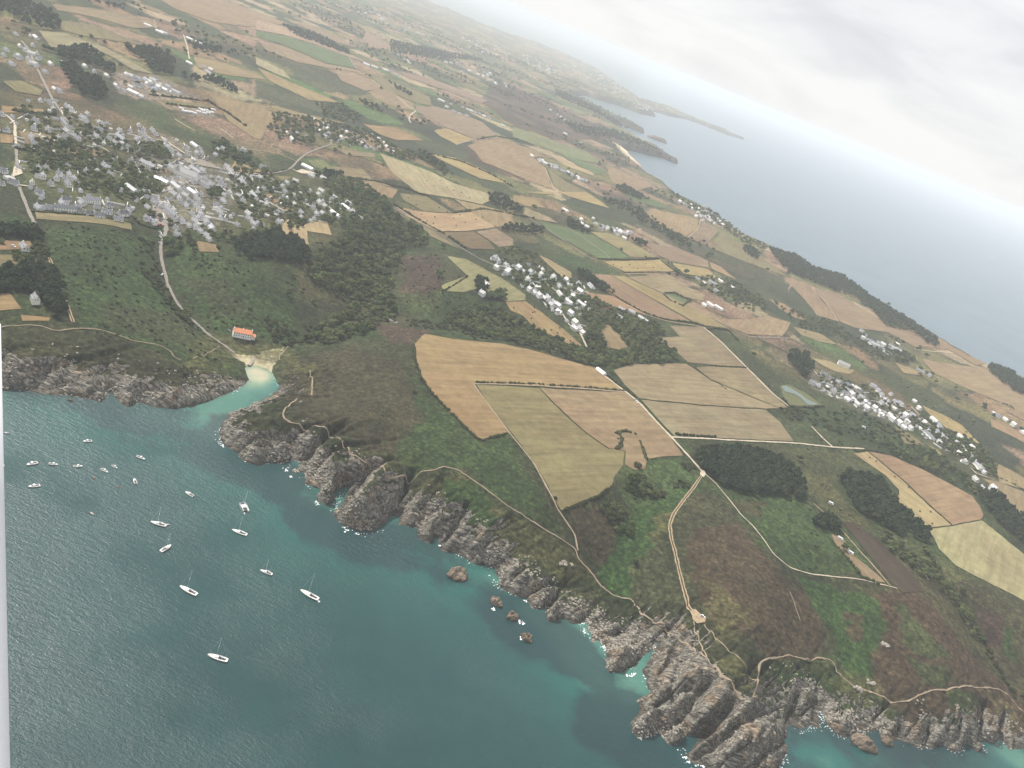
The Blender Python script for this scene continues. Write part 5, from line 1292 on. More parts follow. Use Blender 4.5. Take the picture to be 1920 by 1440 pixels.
# place, ridge direction in the photo, list "x,y" with optional kind letter, roof
#  s small, l long, w wing, b barn, t tall, r row, f flat, S school;  upper-case colour: T tile P pale G grey
CL = [
 ("in the estate above the green slope", (1, .12), 1, "94,390l 72,391w 116,382w 123,375l 121,394r 141,395l 152,382w 171,378r 167,401l 185,405l 200,398l 205,386s 221,411l 230,401l 181,388sP"),
 ("beside the road bend at the left edge", (1, .5), 1, "74,361w 17,335fP 25,343l 3,321l 3,345s"),
 ("in the garden belt left of the village", (.55, .85), 1, "72,316l 87,315s 80,332wP 112,327l 106,336s 130,328l 140,337w 128,347l 161,322l 60,343sP 96,346s 122,336s"),
 ("by the road at the far left", (.5, .7), 0, "4,215l 67,227l 87,224sP 15,245w 64,242l 90,244l 60,261t 65,271l -8,240l -10,262s"),
 ("along the upper village road", (.8, .6), 0, "76,189sP 95,194l 101,206sP 125,199l 132,205w 117,224sP 122,234r 125,247lP 122,257l 139,255s 110,260sP 148,262s"),
 ("in the village's northern quarter", (.9, .6), 0, "164,214sP 156,222l 162,230l 186,230sP 192,234s 187,244w 224,245sG 180,256l 205,260l 225,261r 200,315l 207,327l 216,268sP 240,275s 195,310s"),
 ("in the upper lane of the village", (.8, .75), 0, "260,235sP 269,246w 267,252l 286,244l 292,251l 277,262l 284,267l 310,264sP 315,276l 321,285l 336,292l 351,277w 365,273b 375,280l 352,290l 369,287l 244,246s 256,262sG 379,288s"),
 ("around the village square", (.9, .5), 1, "276,312r 247,306l 326,320S 365,322r 380,320l 315,340l 364,341w 302,339bP 382,347r 396,347l 412,337w 417,347l 411,352s 338,311sP 349,316fP"),
 ("in the dense heart of the village", (.75, .7), 1, "319,357lP 330,350b 346,355l 360,360b 347,367lP 356,379w 370,375l 326,365lP 336,372l 246,355b 290,374l 341,382s 350,388s 377,366s 338,361s 366,386l 351,361s"),
 ("on the main street above the car park", (.75, .6), 1, "277,390l 314,391tP 326,395lP 320,402r 327,410l 276,410w 286,416l 290,381l 342,415l 330,428s 333,440l 299,386s"),
 ("in the village's southern quarter", (.7, .75), 1, "372,395t 377,402l 360,402s 365,415lP 367,426l 355,423sG 387,420t 395,426b 376,434s 387,442sP 392,449sP 380,410l 371,410s 400,430s"),
 ("in the gardens east of the village", (.8, .6), 1, "431,362wP 419,378l 456,377l 420,366s 412,399sG 466,402lP 467,411l 476,420l 445,422s 475,369rP 484,363l 453,340l 457,345sP 442,350s 494,354s"),
 ("at the village's north-eastern edge", (.9, .5), 0, "409,281sP 419,279l 457,282w 442,277sP 425,315tG 431,321l 434,328lP 452,341l 404,290s"),
 ("on the eastern slope of the village", (.8, .65), 1, "500,384sP 522,399w 552,383lP 565,399l 565,408sP 523,417l 535,361l 530,350s 551,366sP 587,389l 599,380lP 609,387sP 594,401l 589,410s 604,400sP"),
 ("at the wooded east end of the village", (.85, .6), 1, "618,393l 628,402bP 627,370w 602,358lP 597,365sP 581,358s 653,381lG 648,389bP 662,398lP 675,409l"),
 ("by the road junction above the village", (.9, .5), 1, "492,313w 576,314bP 584,330lP 606,335lP 554,339lP 538,343sP 488,333sP"),
 ("in the upper hamlet left of the lane", (.8, .6), 0, "600,245lP 605,232lP 610,255w 530,255s 547,262rG 557,250s 590,223sP 570,218sP 538,249sP 521,247s"),
 ("in the upper hamlet right of the lane", (.8, .6), 0, "615,242lP 617,250l 650,247lP 665,252l 640,257lP 650,259s 637,264s 670,265l 682,270lP 686,276l 710,260lP 720,267sP 725,275lP 737,285lG 697,252s 728,281s 676,258s"),
 ("in the far hamlet beyond pale fields", (.95, .4), 0, "827,188bP 837,200lP 850,208l 862,213l 875,217l 880,206bP 890,210l 867,200s 907,217lP 917,220l 942,235lP 845,194s 899,213s"),
 ("in the distant farmsteads at the top", (.95, .4), 0, "687,120bP 702,125bP 722,130bP 732,133l 747,140l 747,102b 762,112bP 767,117lP"),
 ("by the cemetery north of the village", (.9, .5), 0, "237,140lP 260,148l 272,151w 292,156l 312,170bG 262,160l 245,163lP 250,174bP 265,181lP 217,160lP 330,172b 232,170l 287,165b 300,162l 223,166s"),
 ("among the trees at the top left", (.8, .6), 0, "159,124lP 177,134l 200,142lP 22,120w 70,100l 62,85l 37,86lP 7,103l 12,94l 95,120lP 117,117l 85,135l 102,167lP 111,171l 57,67sP 67,70bP 30,64l"),
 ("in the farmstead at the top", (.9, .4), 0, "277,47bP 300,60bP 307,61b 355,72bP 372,80bP 355,118bP 382,125l 390,135b 395,130lP"),
 ("in the narrow hamlet below the far bay", (.9, .5), 0, "997,292lP 1012,300l 1022,306lP 1035,310l 1045,313l 1055,320l 1065,323lP 1072,327l 1085,335lP 1100,339l 1060,250bP 1090,267l 1032,205lP 1045,213l 1052,218lP 1060,224l"),
 ("in the hamlet above the green field", (.85, .55), 0, "1090,411lP 1091,419lP 1100,425lP 1117,419w 1112,409sP 1141,430lP 1152,430b 1165,435w 1175,438l 1170,446lP 1182,435l 1060,394bP 1065,397sP 1130,424l 1158,440s"),
 ("in the seaside hamlet on the far shore", (.8, .6), 0, "1282,381l 1275,377lP 1310,391lP 1315,404b 1305,405lP 1325,397l 1335,400w 1322,407lP 1345,410l 1332,412b 1350,415lP 1340,418l 1297,390lG 1355,421lP 1318,413l 1328,388sT"),
 ("in the farm hamlet beyond the pink strip", (.85, .5), 0, "1350,526bP 1372,539lP 1320,531lP 1335,532r 1307,522l 1332,571bP 1320,572lP 1347,577bP 1345,546b 1164,581wP 1184,585lP 1160,595lP 1205,599bG"),
 ("at the left end of the central hamlet", (.75, .65), 1, "927,485w 934,489l 948,496s 952,502t 930,503tP 950,512t 972,504tP 980,509s 955,507s"),
 ("in the middle of the central hamlet", (.75, .65), 1, "994,512t 1014,516tP 1017,506sP 989,525tP 1037,522tP 1061,526tP 1049,537lP 1085,532l 1087,546lP 1007,540wP 992,544tP 999,548l 1050,551bP 1108,536b"),
 ("at the lower end of the central hamlet", (.75, .65), 1, "1010,556tP 1019,559lP 1026,562t 1074,555sP 1065,565bP 1090,570bP 1069,589tP 1039,569l 1032,574t 1045,575tP 1047,586w 1077,607tP 1077,616l 1087,616lP 1092,624sP"),
 ("among the dark trees left of the central hamlet", (.75, .65), 1, "911,534lP 903,552tP"),
 ("at the upper end of the right hamlet", (.85, .45), 0, "1544,701l 1557,709w 1521,719t 1531,722l 1554,723w 1570,716sP 1577,719l 1590,722l 1561,735tG 1587,731lP 1586,739w 1609,735t 1606,729lP"),
 ("in the crowded middle of the right hamlet", (.8, .6), 0, "1596,741t 1600,750w 1607,757l 1613,747t 1620,752l 1626,756l 1588,749l 1625,764l 1639,766t 1645,770w 1646,734t 1652,742t 1637,724l 1652,756t"),
 ("in the lower half of the right hamlet", (.8, .6), 0, "1670,739s 1679,754w 1688,757l 1676,766sP 1652,779w 1667,780t 1672,787t 1685,794t 1694,801l 1701,791wP 1696,780tP 1711,779l 1706,804t 1714,752sP 1722,766tP"),
 ("at the far end of the right hamlet", (.7, .7), 0, "1752,789bP 1762,800b 1734,792lP 1742,817b 1757,810l 1766,817l 1774,824l 1761,830lP 1798,834bP 1799,819lP 1822,839lP 1809,866wP 1797,850sG 1819,855l 1824,862lP 1829,870b 1835,877bP 1842,884l 1828,899lP 1841,916lP 1860,918tP"),
 ("at the right edge near the far fields", (.8, .5), 0, "1864,775lP 1870,779l 1884,786lP 1899,797tP 1917,810lP"),
 ("in the far right hamlet near the coast", (.85, .5), 0, "1615,620l 1617,634tP 1627,637l 1637,645lP 1647,642w 1642,650l 1655,645lP 1682,645lP 1677,655l 1662,660b 1725,695b 1740,702l 1622,628s"),
 ("by the wood at the left edge", (.6, .7), 1, "65,565tP 45,465lG"),
]
KL = dict(s='small', l='long', w='wing', b='barn', t='tall', r='row', f='flat', S='school')
KD = dict(small='small cottage', long='house', wing='winged house', barn='long shed', tall='tall house', row='terrace', school='long house', flat='flat building')
def uniq_loc(px, py):
    w = L(px, py)[0]; return w
ALLH = []
for place, ori, near, s in CL:
    ents = []
    for t in s.split():
        xy = t; roof = 'D'
        if xy[-1] in 'TPG': roof = xy[-1]; xy = xy[:-1]
        k = KL[xy[-1]]; xy = xy[:-1]
        px, py = map(float, xy.split(',')); ents.append((px, py, k, roof))
    ents.sort()
    n = len(ents)
    for i, (px, py, k, roof) in enumerate(ents):
        w = uniq_loc(px, py + 2)
        a = L(px - 12 * ori[0], py - 12 * ori[1])[0]; b_ = L(px + 12 * ori[0], py + 12 * ori[1])[0]
        ang = math.atan2(b_[1] - a[1], b_[0] - a[0]) + random.uniform(-.25, .25) + (math.pi / 2 if (place.startswith('in the estate') and k == 'wing') else 0)
        ALLH.append((math.hypot(w[0], w[1]), i, n, px, py, k, roof, w, ang, place, near)); HP.append((w[0], w[1]))
ALLH.sort(key=lambda q: q[0])
FV, FF, FM = [], [], []
HVIS = 0
for (R, i, n, px, py, k, roof, w, ang, place, near) in ALLH:
    sc = random.uniform(.76, .96) * (1.0 if R < 2500 else 1.2)
    if k == 'small': sc *= .95
    rc = dict(D=random.choice([SLATE, SLATE2, (.25, .25, .27)]), P=random.choice([PALE, FIBRE]), G=GREYR, T=TILE)[roof]  # palest slate tone puts the roofs' gleam into the colour
    wc = random.choice([WHITE, WHITE, CREAM])
    if HVIS < 290 or px < 0:
        HVIS += px >= 0
        h, first = get_house(k, bool(near) or R < 1650)
        h.location = (w[0], w[1], float(Z(w[0], w[1])) + .25); h.rotation_euler = (0, 0, ang); h.scale = (sc, sc, sc)
        for ch in h.children: ch.color = (rc if ch.name.startswith('roof') else wc) + (1,)
        rn = dict(D='slate-roofed', P='pale-roofed', G='grey-roofed', T='orange-roofed')[roof]
        if place.startswith('by the wood'):
            lab = 'lone white house with pale roof inside the dark pines at the left edge' if py > 500 else 'grey-roofed house in the garden plot at the left edge'
        elif place.startswith('among the dark trees left'):
            lab = 'white house in front of the dark tree block left of the central hamlet' if px < 908 else 'small white house behind the dark pines left of the central hamlet'
        elif k == 'school': lab = 'long two-storey house with dark roof below the village square'
        else: lab = f"{rn} {KD[k]}, {ORD[i]} from the left {place}"
        tag(h, lab, 'house', 'houses ' + place)
    else:
        P_ = dict(long=(13, 7, 3, 3.2), small=(9, 6.5, 2.8, 3), wing=(13, 8, 3, 3.2), barn=(24, 9, 3.4, 2.6), tall=(11, 7.5, 5.2, 3.4), row=(24, 7, 5, 3), flat=(12, 9, 3.2, .4), school=(30, 8, 6, 3))[k]
        ca, sa = math.cos(ang) * sc, math.sin(ang) * sc; zb = float(Z(w[0], w[1])) + .25
        for (v, f), mi in ((gable_body(*P_), 0), (gable_roof(*P_), 1 if roof != 'D' else 2)):
            o_ = len(FV); FV += [(w[0] + x * ca - y * sa, w[1] + x * sa + y * ca, zb + z * sc) for x, y, z in v]; FF += [tuple(q + o_ for q in g) for g in f]; FM += [mi] * len(f)
for s, n in (("1040,132 1100,152 1180,192 1240,216 1330,236 1340,230 1250,197 1190,172 1120,138 1060,118", 150), ("955,88 1010,108 1065,142 1045,150 980,122", 45), ("860,62 900,70 960,100 940,112 880,90", 30), ("640,8 720,30 800,60 780,70 700,45", 22), ("1195,195 1225,208 1222,215 1190,203", 22), ("800,100 880,120 960,150 950,165 870,140", 25),
             ("1285,383 1320,388 1352,412 1345,418 1310,406", 14), ("30,88 60,100 90,125 60,130 20,110", 10), ("225,140 290,150 330,170 310,180 240,160", 16), ("1620,640 1690,650 1700,662 1640,655", 12), ("1000,295 1090,335 1095,341 1010,303", 14), ("1120,425 1180,437 1185,443 1125,434", 12)):
    q = LP(s)[:, :2]; x0, y0 = q.min(0); x1, y1 = q.max(0); xs = RNG.uniform(x0, x1, n * 8); ys = RNG.uniform(y0, y1, n * 8); m = inside(q, xs, ys)
    for x, y in np.stack([xs[m], ys[m]], 1)[:n]:
        ang = random.uniform(0, 3.1); R = math.hypot(x, y); sc = .9 if R < 3500 else 1.3; ca, sa = math.cos(ang) * sc, math.sin(ang) * sc; zb = float(Z(x, y)) + .25; P_ = (13, 7.5, 4.2, 3)
        for (v, f), mi in ((gable_body(*P_), 0), (gable_roof(*P_), random.choice((1, 2)))):
            o_ = len(FV); FV += [(x + a * ca - b_ * sa, y + a * sa + b_ * ca, zb + z * sc) for a, b_, z in v]; FF += [tuple(q_ + o_ for q_ in g) for g in f]; FM += [mi] * len(f)
def flatm(nm, c, r_=.6):
    m, nt, b = mat(nm, r_, .3); n_ = noise(nt, .05, 3, .6, pos(nt)); nt.links.new(mixc(nt, mrange(nt, n_, .35, .65, 0, 1), c, tuple(x * .8 for x in c)), b.inputs['Base Color']); return m
me = mesh('distant_houses', FV, FF, [flatm('distant_limewash', (.78, .76, .73)), flatm('distant_pale_roof', (.55, .53, .50)), flatm('distant_slate', (.20, .21, .24))])
me.polygons.foreach_set('material_index', FM)
tag(obj('distant_houses', me), 'white houses of the hamlets farthest from the camera', 'distant houses', None, 'stuff')
nh = len(ALLH)
print('houses', nh)

# church of the village: nave, apse end and stubby tower
w = L(349, 333)[0]; a = L(330, 326)[0]; b_ = L(370, 342)[0]; ang = math.atan2(b_[1] - a[1], b_[0] - a[0])
ch = empty('church', (w[0], w[1], float(Z(w[0], w[1]))), ang); tag(ch, 'large grey-roofed church with a rounded end below the village square', 'church')
o = obj('wall', mesh('wall', *gable_body(30, 12, 7, 5), [MWALL]), ch); o.color = CREAM + (1,)
o = obj('roof', mesh('roof', *gable_roof(30, 12, 7, 5), [MROOF]), ch); o.color = GREYR + (1,)
n = 12; v = [(15.2 + 6.2 * math.cos(t), 6.2 * math.sin(t), z) for z in (-1, 7.2) for t in np.linspace(-math.pi / 2, math.pi / 2, n)] + [(15.2, 0, 12)]
f = [(i, i + 1, n + i + 1, n + i) for i in range(n - 1)]; o = obj('apse', mesh('apse', v[:-1], f, [MWALL]), ch); o.color = CREAM + (1,)
f2 = [(n + i, n + i + 1, 2 * n) for i in range(n - 1)]; o = obj('apse_roof', mesh('apse_roof', v, f2, [MROOF]), ch); o.color = GREYR + (1,)
o = obj('tower', mesh('tower', *box_vf(-19, -14.8, -2.5, 2.5, -1, 14), [MWALL]), ch); o.color = CREAM + (1,)
o = obj('spire', mesh('spire', [(-19.2, -2.7, 14), (-14.6, -2.7, 14), (-14.6, 2.7, 14), (-19.2, 2.7, 14), (-16.9, 0, 21)], [(0, 1, 4), (1, 2, 4), (2, 3, 4), (3, 0, 4), (0, 3, 2, 1)], [MROOF]), ch); o.color = SLATE + (1,)
HP.append((w[0], w[1]))

# the orange-roofed house above the beach
h = make_house('row', True); w = L(453, 631)[0]; a = L(438, 628)[0]; b_ = L(470, 634)[0]
h.location = (w[0], w[1], float(Z(w[0], w[1])) + 1.2); h.rotation_euler = (0, 0, math.atan2(b_[1] - a[1], b_[0] - a[0])); h.scale = (.72, 1.35, .92)
for c in h.children: c.color = ((.60, .22, .10) if c.name.startswith('roof') else WHITE) + (1,)
annex = obj('annex', mesh('annex', *join_vf([gable_body(5, 5, 2.6, 1.6, 16, 0)]), [MWALL]), h); annex.color = CREAM + (1,)
arf = obj('annex_roof', mesh('annex_roof', *gable_roof(5, 5, 2.6, 1.6, 16, 0), [MROOF]), h); arf.color = (.60, .22, .10, 1)
tag(h, 'two-storey white house with orange tiled roof above the beach', 'house'); HP.append((w[0], w[1]))
# white farmhouse in the strip field and the long white tunnel by the road
h = make_house('barn', False); w = L(1580, 687)[0]; a = L(1570, 682)[0]; b_ = L(1592, 692)[0]
h.location = (w[0], w[1], float(Z(w[0], w[1]))); h.rotation_euler = (0, 0, math.atan2(b_[1] - a[1], b_[0] - a[0])); h.scale = (.9, 1.1, 1.5)
for c in h.children: c.color = (PALE if c.name.startswith('roof') else WHITE) + (1,)
tag(h, 'large white farm building alone on the pale strip field', 'farm building'); HP.append((w[0], w[1]))

a = L(1119, 692)[0]; b_ = L(1134, 704)[0]; c_ = (a + b_) / 2; ln = np.linalg.norm((b_ - a)[:2]); ang = math.atan2(b_[1] - a[1], b_[0] - a[0])
gt = empty('polytunnel', (c_[0], c_[1], float(Z(c_[0], c_[1]))), ang); tag(gt, 'long white arched tunnel at the corner of the big orange field', 'greenhouse')
n = 10; v = [(x, 3.6 * math.cos(t), 3.4 * math.sin(t) + .2) for x in (-ln / 2, ln / 2) for t in np.linspace(0, math.pi, n)]
obj('cover', mesh('cover', v, [(i, i + 1, n + i + 1, n + i) for i in range(n - 1)], [MWHITE], True), gt)
obj('end_wall', mesh('end_wall', v[:n], [tuple(range(n))], [MWHITE]), gt); obj('end_wall', mesh('end_wall', v[n:], [tuple(range(n))], [MWHITE]), gt)
for k in range(7):
    x = -ln / 2 + ln * k / 6
    vv = [(x + dx, (3.6 + .08) * math.cos(t), (3.4 + .08) * math.sin(t) + .2) for dx in (-.15, .15) for t in np.linspace(0, math.pi, n)]
    obj('hoop', mesh('hoop', vv, [(i, i + 1, n + i + 1, n + i) for i in range(n - 1)], [MDARK if k % 6 == 0 else MWHITE]), gt)
# ------------------------------------------------------------------ plant the trees (they keep clear of the houses)
for kd, sp, s0, s1, keep, lab, grp, poly in WOODS:
    p_ = sample_poly(poly, sp)
    if keep < 1: p_ = p_[RNG.random(len(p_)) < keep]
    p_ = keepout(p_, 8.5)
    for x, y in p_: TREES.append((kd, x, y, random.uniform(s0, s1), lab, grp))
byk = {}
for t in TREES: byk.setdefault(t[0], []).append(t)
LIM = {'broadleaf_tree': 296 - sum(1 for s in SINGLES if s[0] == 'broadleaf_tree'), 'pine_tree': 296 - 6, 'gorse_bush': 200}
REST = {}
def plant(kd, x, y, s, lab, grp, parts):
    z = float(Z(x, y)) - .3
    k = random.randrange(len(CROWN[kd]))
    if parts and kd != 'gorse_bush':
        e = empty(kd, (x, y, z), random.uniform(0, 6.28)); e.scale = (s, s, s * random.uniform(.85, 1.1))
        obj('crown', CROWN[kd][k], e); obj('trunk', TRUNK[kd], e)
    else:
        e = obj(kd, CROWN[kd][k]); e.location = (x, y, z); e.rotation_euler = (0, 0, random.uniform(0, 6.28)); e.scale = (s, s, s)
    tag(e, lab, 'bush' if kd == 'gorse_bush' else 'tree', grp)
for kd, ts in byk.items():
    vis = []
    for t in ts:
        x, y = t[1], t[2]; px, py = project(np.array(x), np.array(y), np.array(40.0))
        inview = -10 < px < 1930 and -10 < py < 1450
        d = math.hypot(math.hypot(x, y), 360); vis.append((-(t[3] / d) if inview else 1.0, len(vis), t))
    vis.sort(key=lambda q: (q[0], q[1]))
    for i, (_, _, t) in enumerate(vis):
        if i < LIM[kd] and _ < 0: plant(*t, parts=True)
        else: REST.setdefault(kd, []).append((t[1], t[2], t[3]))
for kd, s, lab, xy in SINGLES:
    q = LP(xy)[0]; plant(kd, q[0], q[1], s, lab, None, True)
# scattered gorse and bramble on heath and slopes: nobody could count it
SC_ = [("520,690 600,655 700,640 780,640 790,710 850,790 890,830 940,830 1000,880 1040,950 1060,1000 960,945 860,875 740,885 660,840 605,795 535,775", 12, .35, .8, 1),
       ("1262,985 1300,930 1430,1015 1500,1080 1640,1130 1640,1220 1560,1230 1430,1225 1310,1205 1290,1080", 11, .35, .8, 1),
       ("1640,1110 1740,1118 1790,1190 1850,1255 1900,1290 1800,1275 1700,1300 1650,1290", 10, .3, .7, 1),
       ("1290,830 1600,848 1680,1000 1640,1060 1560,1075 1470,1050 1400,960 1330,905 1520,940 1510,880 1440,840", 11, .5, 1.2, .8),
       ("70,430 290,440 300,520 330,580 430,660 340,700 250,640 150,615 120,540 90,460", 7, .6, 1.4, .9),
       ("320,490 360,470 430,480 520,500 560,520 570,600 540,640 450,640 380,590 330,545", 6.5, .6, 1.5, .9),
       ("750,480 835,485 875,520 830,560 940,575 930,590 830,590 740,560", 9, .6, 1.4, .7),
       ("580,462 640,450 600,500 575,510", 6, .6, 1.4, .9),
       ("1470,770 1600,790 1620,840 1560,835 1500,828", 8, .6, 1.5, .8),
       ("1050,960 1115,950 1150,1010 1120,1075 1090,1030", 9, .5, 1.0, .8),
       ("0,600 140,610 300,650 440,690 400,720 250,700 0,680", 10, .5, 1.1, .7),
       ("1480,640 1620,680 1740,760 1840,850 1920,920 1920,890 1860,830 1760,730 1620,650 1500,620", 14, .8, 1.6, .6),
       ("1190,960 1255,930 1240,1010 1200,1060 1170,1060", 14, .4, .8, .5)]
for s, sp, a, b_, keep in SC_:
    p_ = sample_poly(s, sp); p_ = p_ + RNG.normal(0, sp * .7, p_.shape); p_ = p_[RNG.random(len(p_)) < keep * np.clip(0.3 + 2.2 * fbm(p_[:, 0] / 35, p_[:, 1] / 35, 5, 3), 0.02, 1)]
    for x, y in keepout(p_, 8): REST.setdefault('gorse_bush', []).append((x, y, (a + (b_ - a) * random.random() ** 2) * .85))
# tree belts of the far island, following its hedges and copses
xs = RNG.uniform(-5200, 4200, 34000); ys = RNG.uniform(1500, 7500, 34000)
dd = coast_sdf(xs, ys)
n3 = fbm(xs / 260, ys / 260, 81, 3); n1 = fbm(xs / 90, ys / 90, 61, 4)
kp = (dd > 30) & (n3 + .35 * n1 > .16) & (np.hypot(xs, ys) > 1700)
px, py = project(xs, ys, np.full(xs.shape, 45.)); kp &= (px > -60) & (px < 1980) & (py > -60)
FPOL = [LP(f_[3])[:, :2] for f_ in FIELDS]
for q in FPOL: kp &= ~inside(q, xs, ys)
for x, y in np.stack([xs[kp], ys[kp]], 1)[:9000]: REST.setdefault('broadleaf_tree', []).append((x, y, random.uniform(.9, 1.7)))

def stuff_instances(name, pts, coll, label, cat):
    p_ = np.array(pts); z = Z(p_[:, 0], p_[:, 1]) - .3
    me = bpy.data.meshes.new(name); me.vertices.add(len(p_))
    me.vertices.foreach_set('co', np.column_stack([p_[:, :2], z]).astype(np.float32).ravel())
    at = me.attributes.new('size', 'FLOAT', 'POINT'); at.data.foreach_set('value', p_[:, 2].astype(np.float32))
    at = me.attributes.new('turn', 'FLOAT', 'POINT'); at.data.foreach_set('value', RNG.uniform(0, 6.28, len(p_)).astype(np.float32))
    me.update()
    o = obj(name, me)
    g = bpy.data.node_groups.new(name, 'GeometryNodeTree')
    g.interface.new_socket('Geometry', in_out='INPUT', socket_type='NodeSocketGeometry'); g.interface.new_socket('Geometry', in_out='OUTPUT', socket_type='NodeSocketGeometry')
    gi = g.nodes.new('NodeGroupInput'); go = g.nodes.new('NodeGroupOutput')
    mp = g.nodes.new('GeometryNodeMeshToPoints'); ip = g.nodes.new('GeometryNodeInstanceOnPoints'); ci = g.nodes.new('GeometryNodeCollectionInfo')
    ci.inputs['Collection'].default_value = coll; ci.inputs['Separate Children'].default_value = True; ci.inputs['Reset Children'].default_value = True
    a1 = g.nodes.new('GeometryNodeInputNamedAttribute'); a1.data_type = 'FLOAT'; a1.inputs['Name'].default_value = 'size'
    a2 = g.nodes.new('GeometryNodeInputNamedAttribute'); a2.data_type = 'FLOAT'; a2.inputs['Name'].default_value = 'turn'
    cx = g.nodes.new('ShaderNodeCombineXYZ')
    k = g.links.new
    k(gi.outputs[0], mp.inputs[0]); k(mp.outputs[0], ip.inputs['Points']); k(ci.outputs[0], ip.inputs['Instance']); ip.inputs['Pick Instance'].default_value = True
    k(a2.outputs['Attribute'], cx.inputs[2]); k(cx.outputs[0], ip.inputs['Rotation']); k(a1.outputs['Attribute'], ip.inputs['Scale']); k(ip.outputs[0], go.inputs[0])
    md = o.modifiers.new('spread', 'NODES'); md.node_group = g
    tag(o, label, cat, None, 'stuff')
    return o
for kd, (nm, lab, cat) in dict(broadleaf_tree=('woodland', 'leafy woods and copses of the valleys and the far island', 'woodland'), pine_tree=('pine_wood', 'dark pine woods beyond the nearest trees', 'pine wood'), gorse_bush=('gorse_scrub', 'low gorse and bramble scrub on heath and slopes', 'scrub')).items():
    if REST.get(kd): stuff_instances(nm, REST[kd], KIT[kd], lab, cat)
print('trees', {k: len(v) for k, v in byk.items()}, 'rest', {k: len(v) for k, v in REST.items()})

# hedges: each one a bumpy run of bushes
HEDGES = [
 (1.6, 'thin dark hedge between the track and the inner olive field', "892,717 950,719 1000,720 1100,727 1170,733"),
 (1.5, 'hedge on the right side of the gravel road by the tunnel', "1136,700 1150,714 1172,732 1190,744"),
 (2.4, 'thick hooked hedge standing in the tan field above the gully', "1155,842 1165,838 1165,822 1158,812 1172,809 1190,814"),
 (2.0, 'short green hedge right of the hooked hedge', "1200,828 1206,845 1210,860"),
 (1.8, 'hedge along the lower edge of the yellow rectangular field', "1170,512 1210,512 1266,511"),
 (2.0, 'hedge along the upper edge of the yellow rectangular field', "1122,486 1170,488 1236,485"),
 (2.2, 'hedge forming the left side of the square green enclosure', "1244,553 1255,563 1279,574"),
 (2.2, 'hedge forming the top of the square green enclosure', "1246,550 1264,549 1293,564 1281,573"),
 (2.0, 'dark hedge between the pink strip and the tan hamlet field', "1142,548 1170,566 1205,586 1250,600 1300,605 1322,612"),
 (2.5, 'hedge on the green edge below the round field near the sea', "1220,412 1255,434 1285,447 1310,456"),
 (2.0, 'hedge right of the pale field by the pink field', "1240,490 1258,505 1290,521 1325,524"),
 (2.2, 'hedge at the lower edge of the pink fields by the farm lane', "1325,618 1340,616 1365,620 1385,640"),
 (1.6, 'low hedge splitting the pink field beside the white road', "1330,686 1365,688 1398,690"),
 (1.5, 'dark hedge cutting the two lower right grassy fields', "1333,714 1345,718 1360,730"),
 (1.5, 'thin hedge between pale stubble strip and olive field', "1742,948 1760,965 1785,985"),
 (1.8, 'hedge above the pale stubble strip on the right', "1604,847 1625,844 1660,850"),
 (1.6, 'dark hedge along the lane at the right hamlet', "1826,881 1855,890 1890,903 1930,925"),
 (1.8, 'hedge along the left edge of the orange field', "776,648 778,672 790,711 812,741 842,772 893,822 905,826 950,813"),
 (1.8, 'hedge below the big olive field along the gully', "1056,957 1085,948 1120,932 1144,913"),
 (1.6, 'hedge bordering the brown heath patch by the olive hamlet field', "830,548 850,536 876,519"),
 (1.6, 'dark hedge above the small grassy plot near the village', "440,300 480,318 505,325 540,318"),
 (1.8, 'hedge along the top of the estate slope', "60,397 110,400 160,404 215,412 250,420"),
 (1.6, 'curved hedge around the orchard by the car park', "250,408 262,420 285,428 300,428"),
 (2.5, 'dark hedge along the northern pasture of the village', "280,178 330,183 385,190"),
 (2.5, 'dark hedge beside the campsite enclosure', "312,195 350,200 400,206"),
 (2.8, 'dark hedge crossing above the brown village field', "32,280 60,283 100,290 130,300"),
 (3.0, 'dark hedge by the upper lane of the left village', "20,208 60,212 100,216"),
 (3.0, 'long hedge on the right of the upper pasture', "390,190 430,215 460,237"),
 (2.6, 'dark hedge between upper stubble fields by the lane', "652,333 700,340 760,354 800,368"),
 (2.6, 'hedge beside the country lane through the upper fields', "738,384 782,411 832,439 872,465"),
 (3.0, 'hedge along the pale upper fields', "850,400 905,392 960,402 1000,410"),
 (3.0, 'hedge between the yellow field and the dark belt', "810,290 860,302 915,325 960,350"),
 (2.4, 'dark hedge between the lower two pink fields', "1102,512 1150,545 1148,550"),
 (2.2, 'hedge on the near side of the pond', "1468,748 1480,763 1520,765 1545,762"),
 (2.0, 'hedge along the gravel road junction right of the olive field', "1265,815 1300,818 1340,820"),
 (2.0, 'dark hedge round the tilled plot on the far right', "1880,757 1895,762 1900,768"),
 (2.0, 'hedge on the seaward side of the camping strip', "1560,1015 1590,1050 1615,1082 1645,1095"),
 (3.0, 'hedge by the far long stubble strips', "895,262 930,256 970,262"),
]
for w_, lab, s in HEDGES:
    q = densify(LP(s)[:, :2], max(2.2, w_ * 1.1), False)
    sp = []
    for x, y in q:
        if random.random() < .1: continue
        r_ = w_ * random.uniform(.6, 1.25); sp.append((x + random.uniform(-.5, .5), y + random.uniform(-.5, .5), float(Z(x, y)) + r_ * .5, r_, r_ * random.uniform(.7, 1.1)))
    c = np.array([q[len(q) // 2][0], q[len(q) // 2][1], 0]); c[2] = float(Z(c[0], c[1]))
    sp = [(a - c[0], b_ - c[1], z - c[2], r_, h_) for a, b_, z, r_, h_ in sp]
    v, f = blobs(sp, len(sp), 1, .25)
    tag(obj('hedge', mesh('hedge', v, f, [MT_BUSH]), None, tuple(c)), lab, 'hedge', 'field hedges')

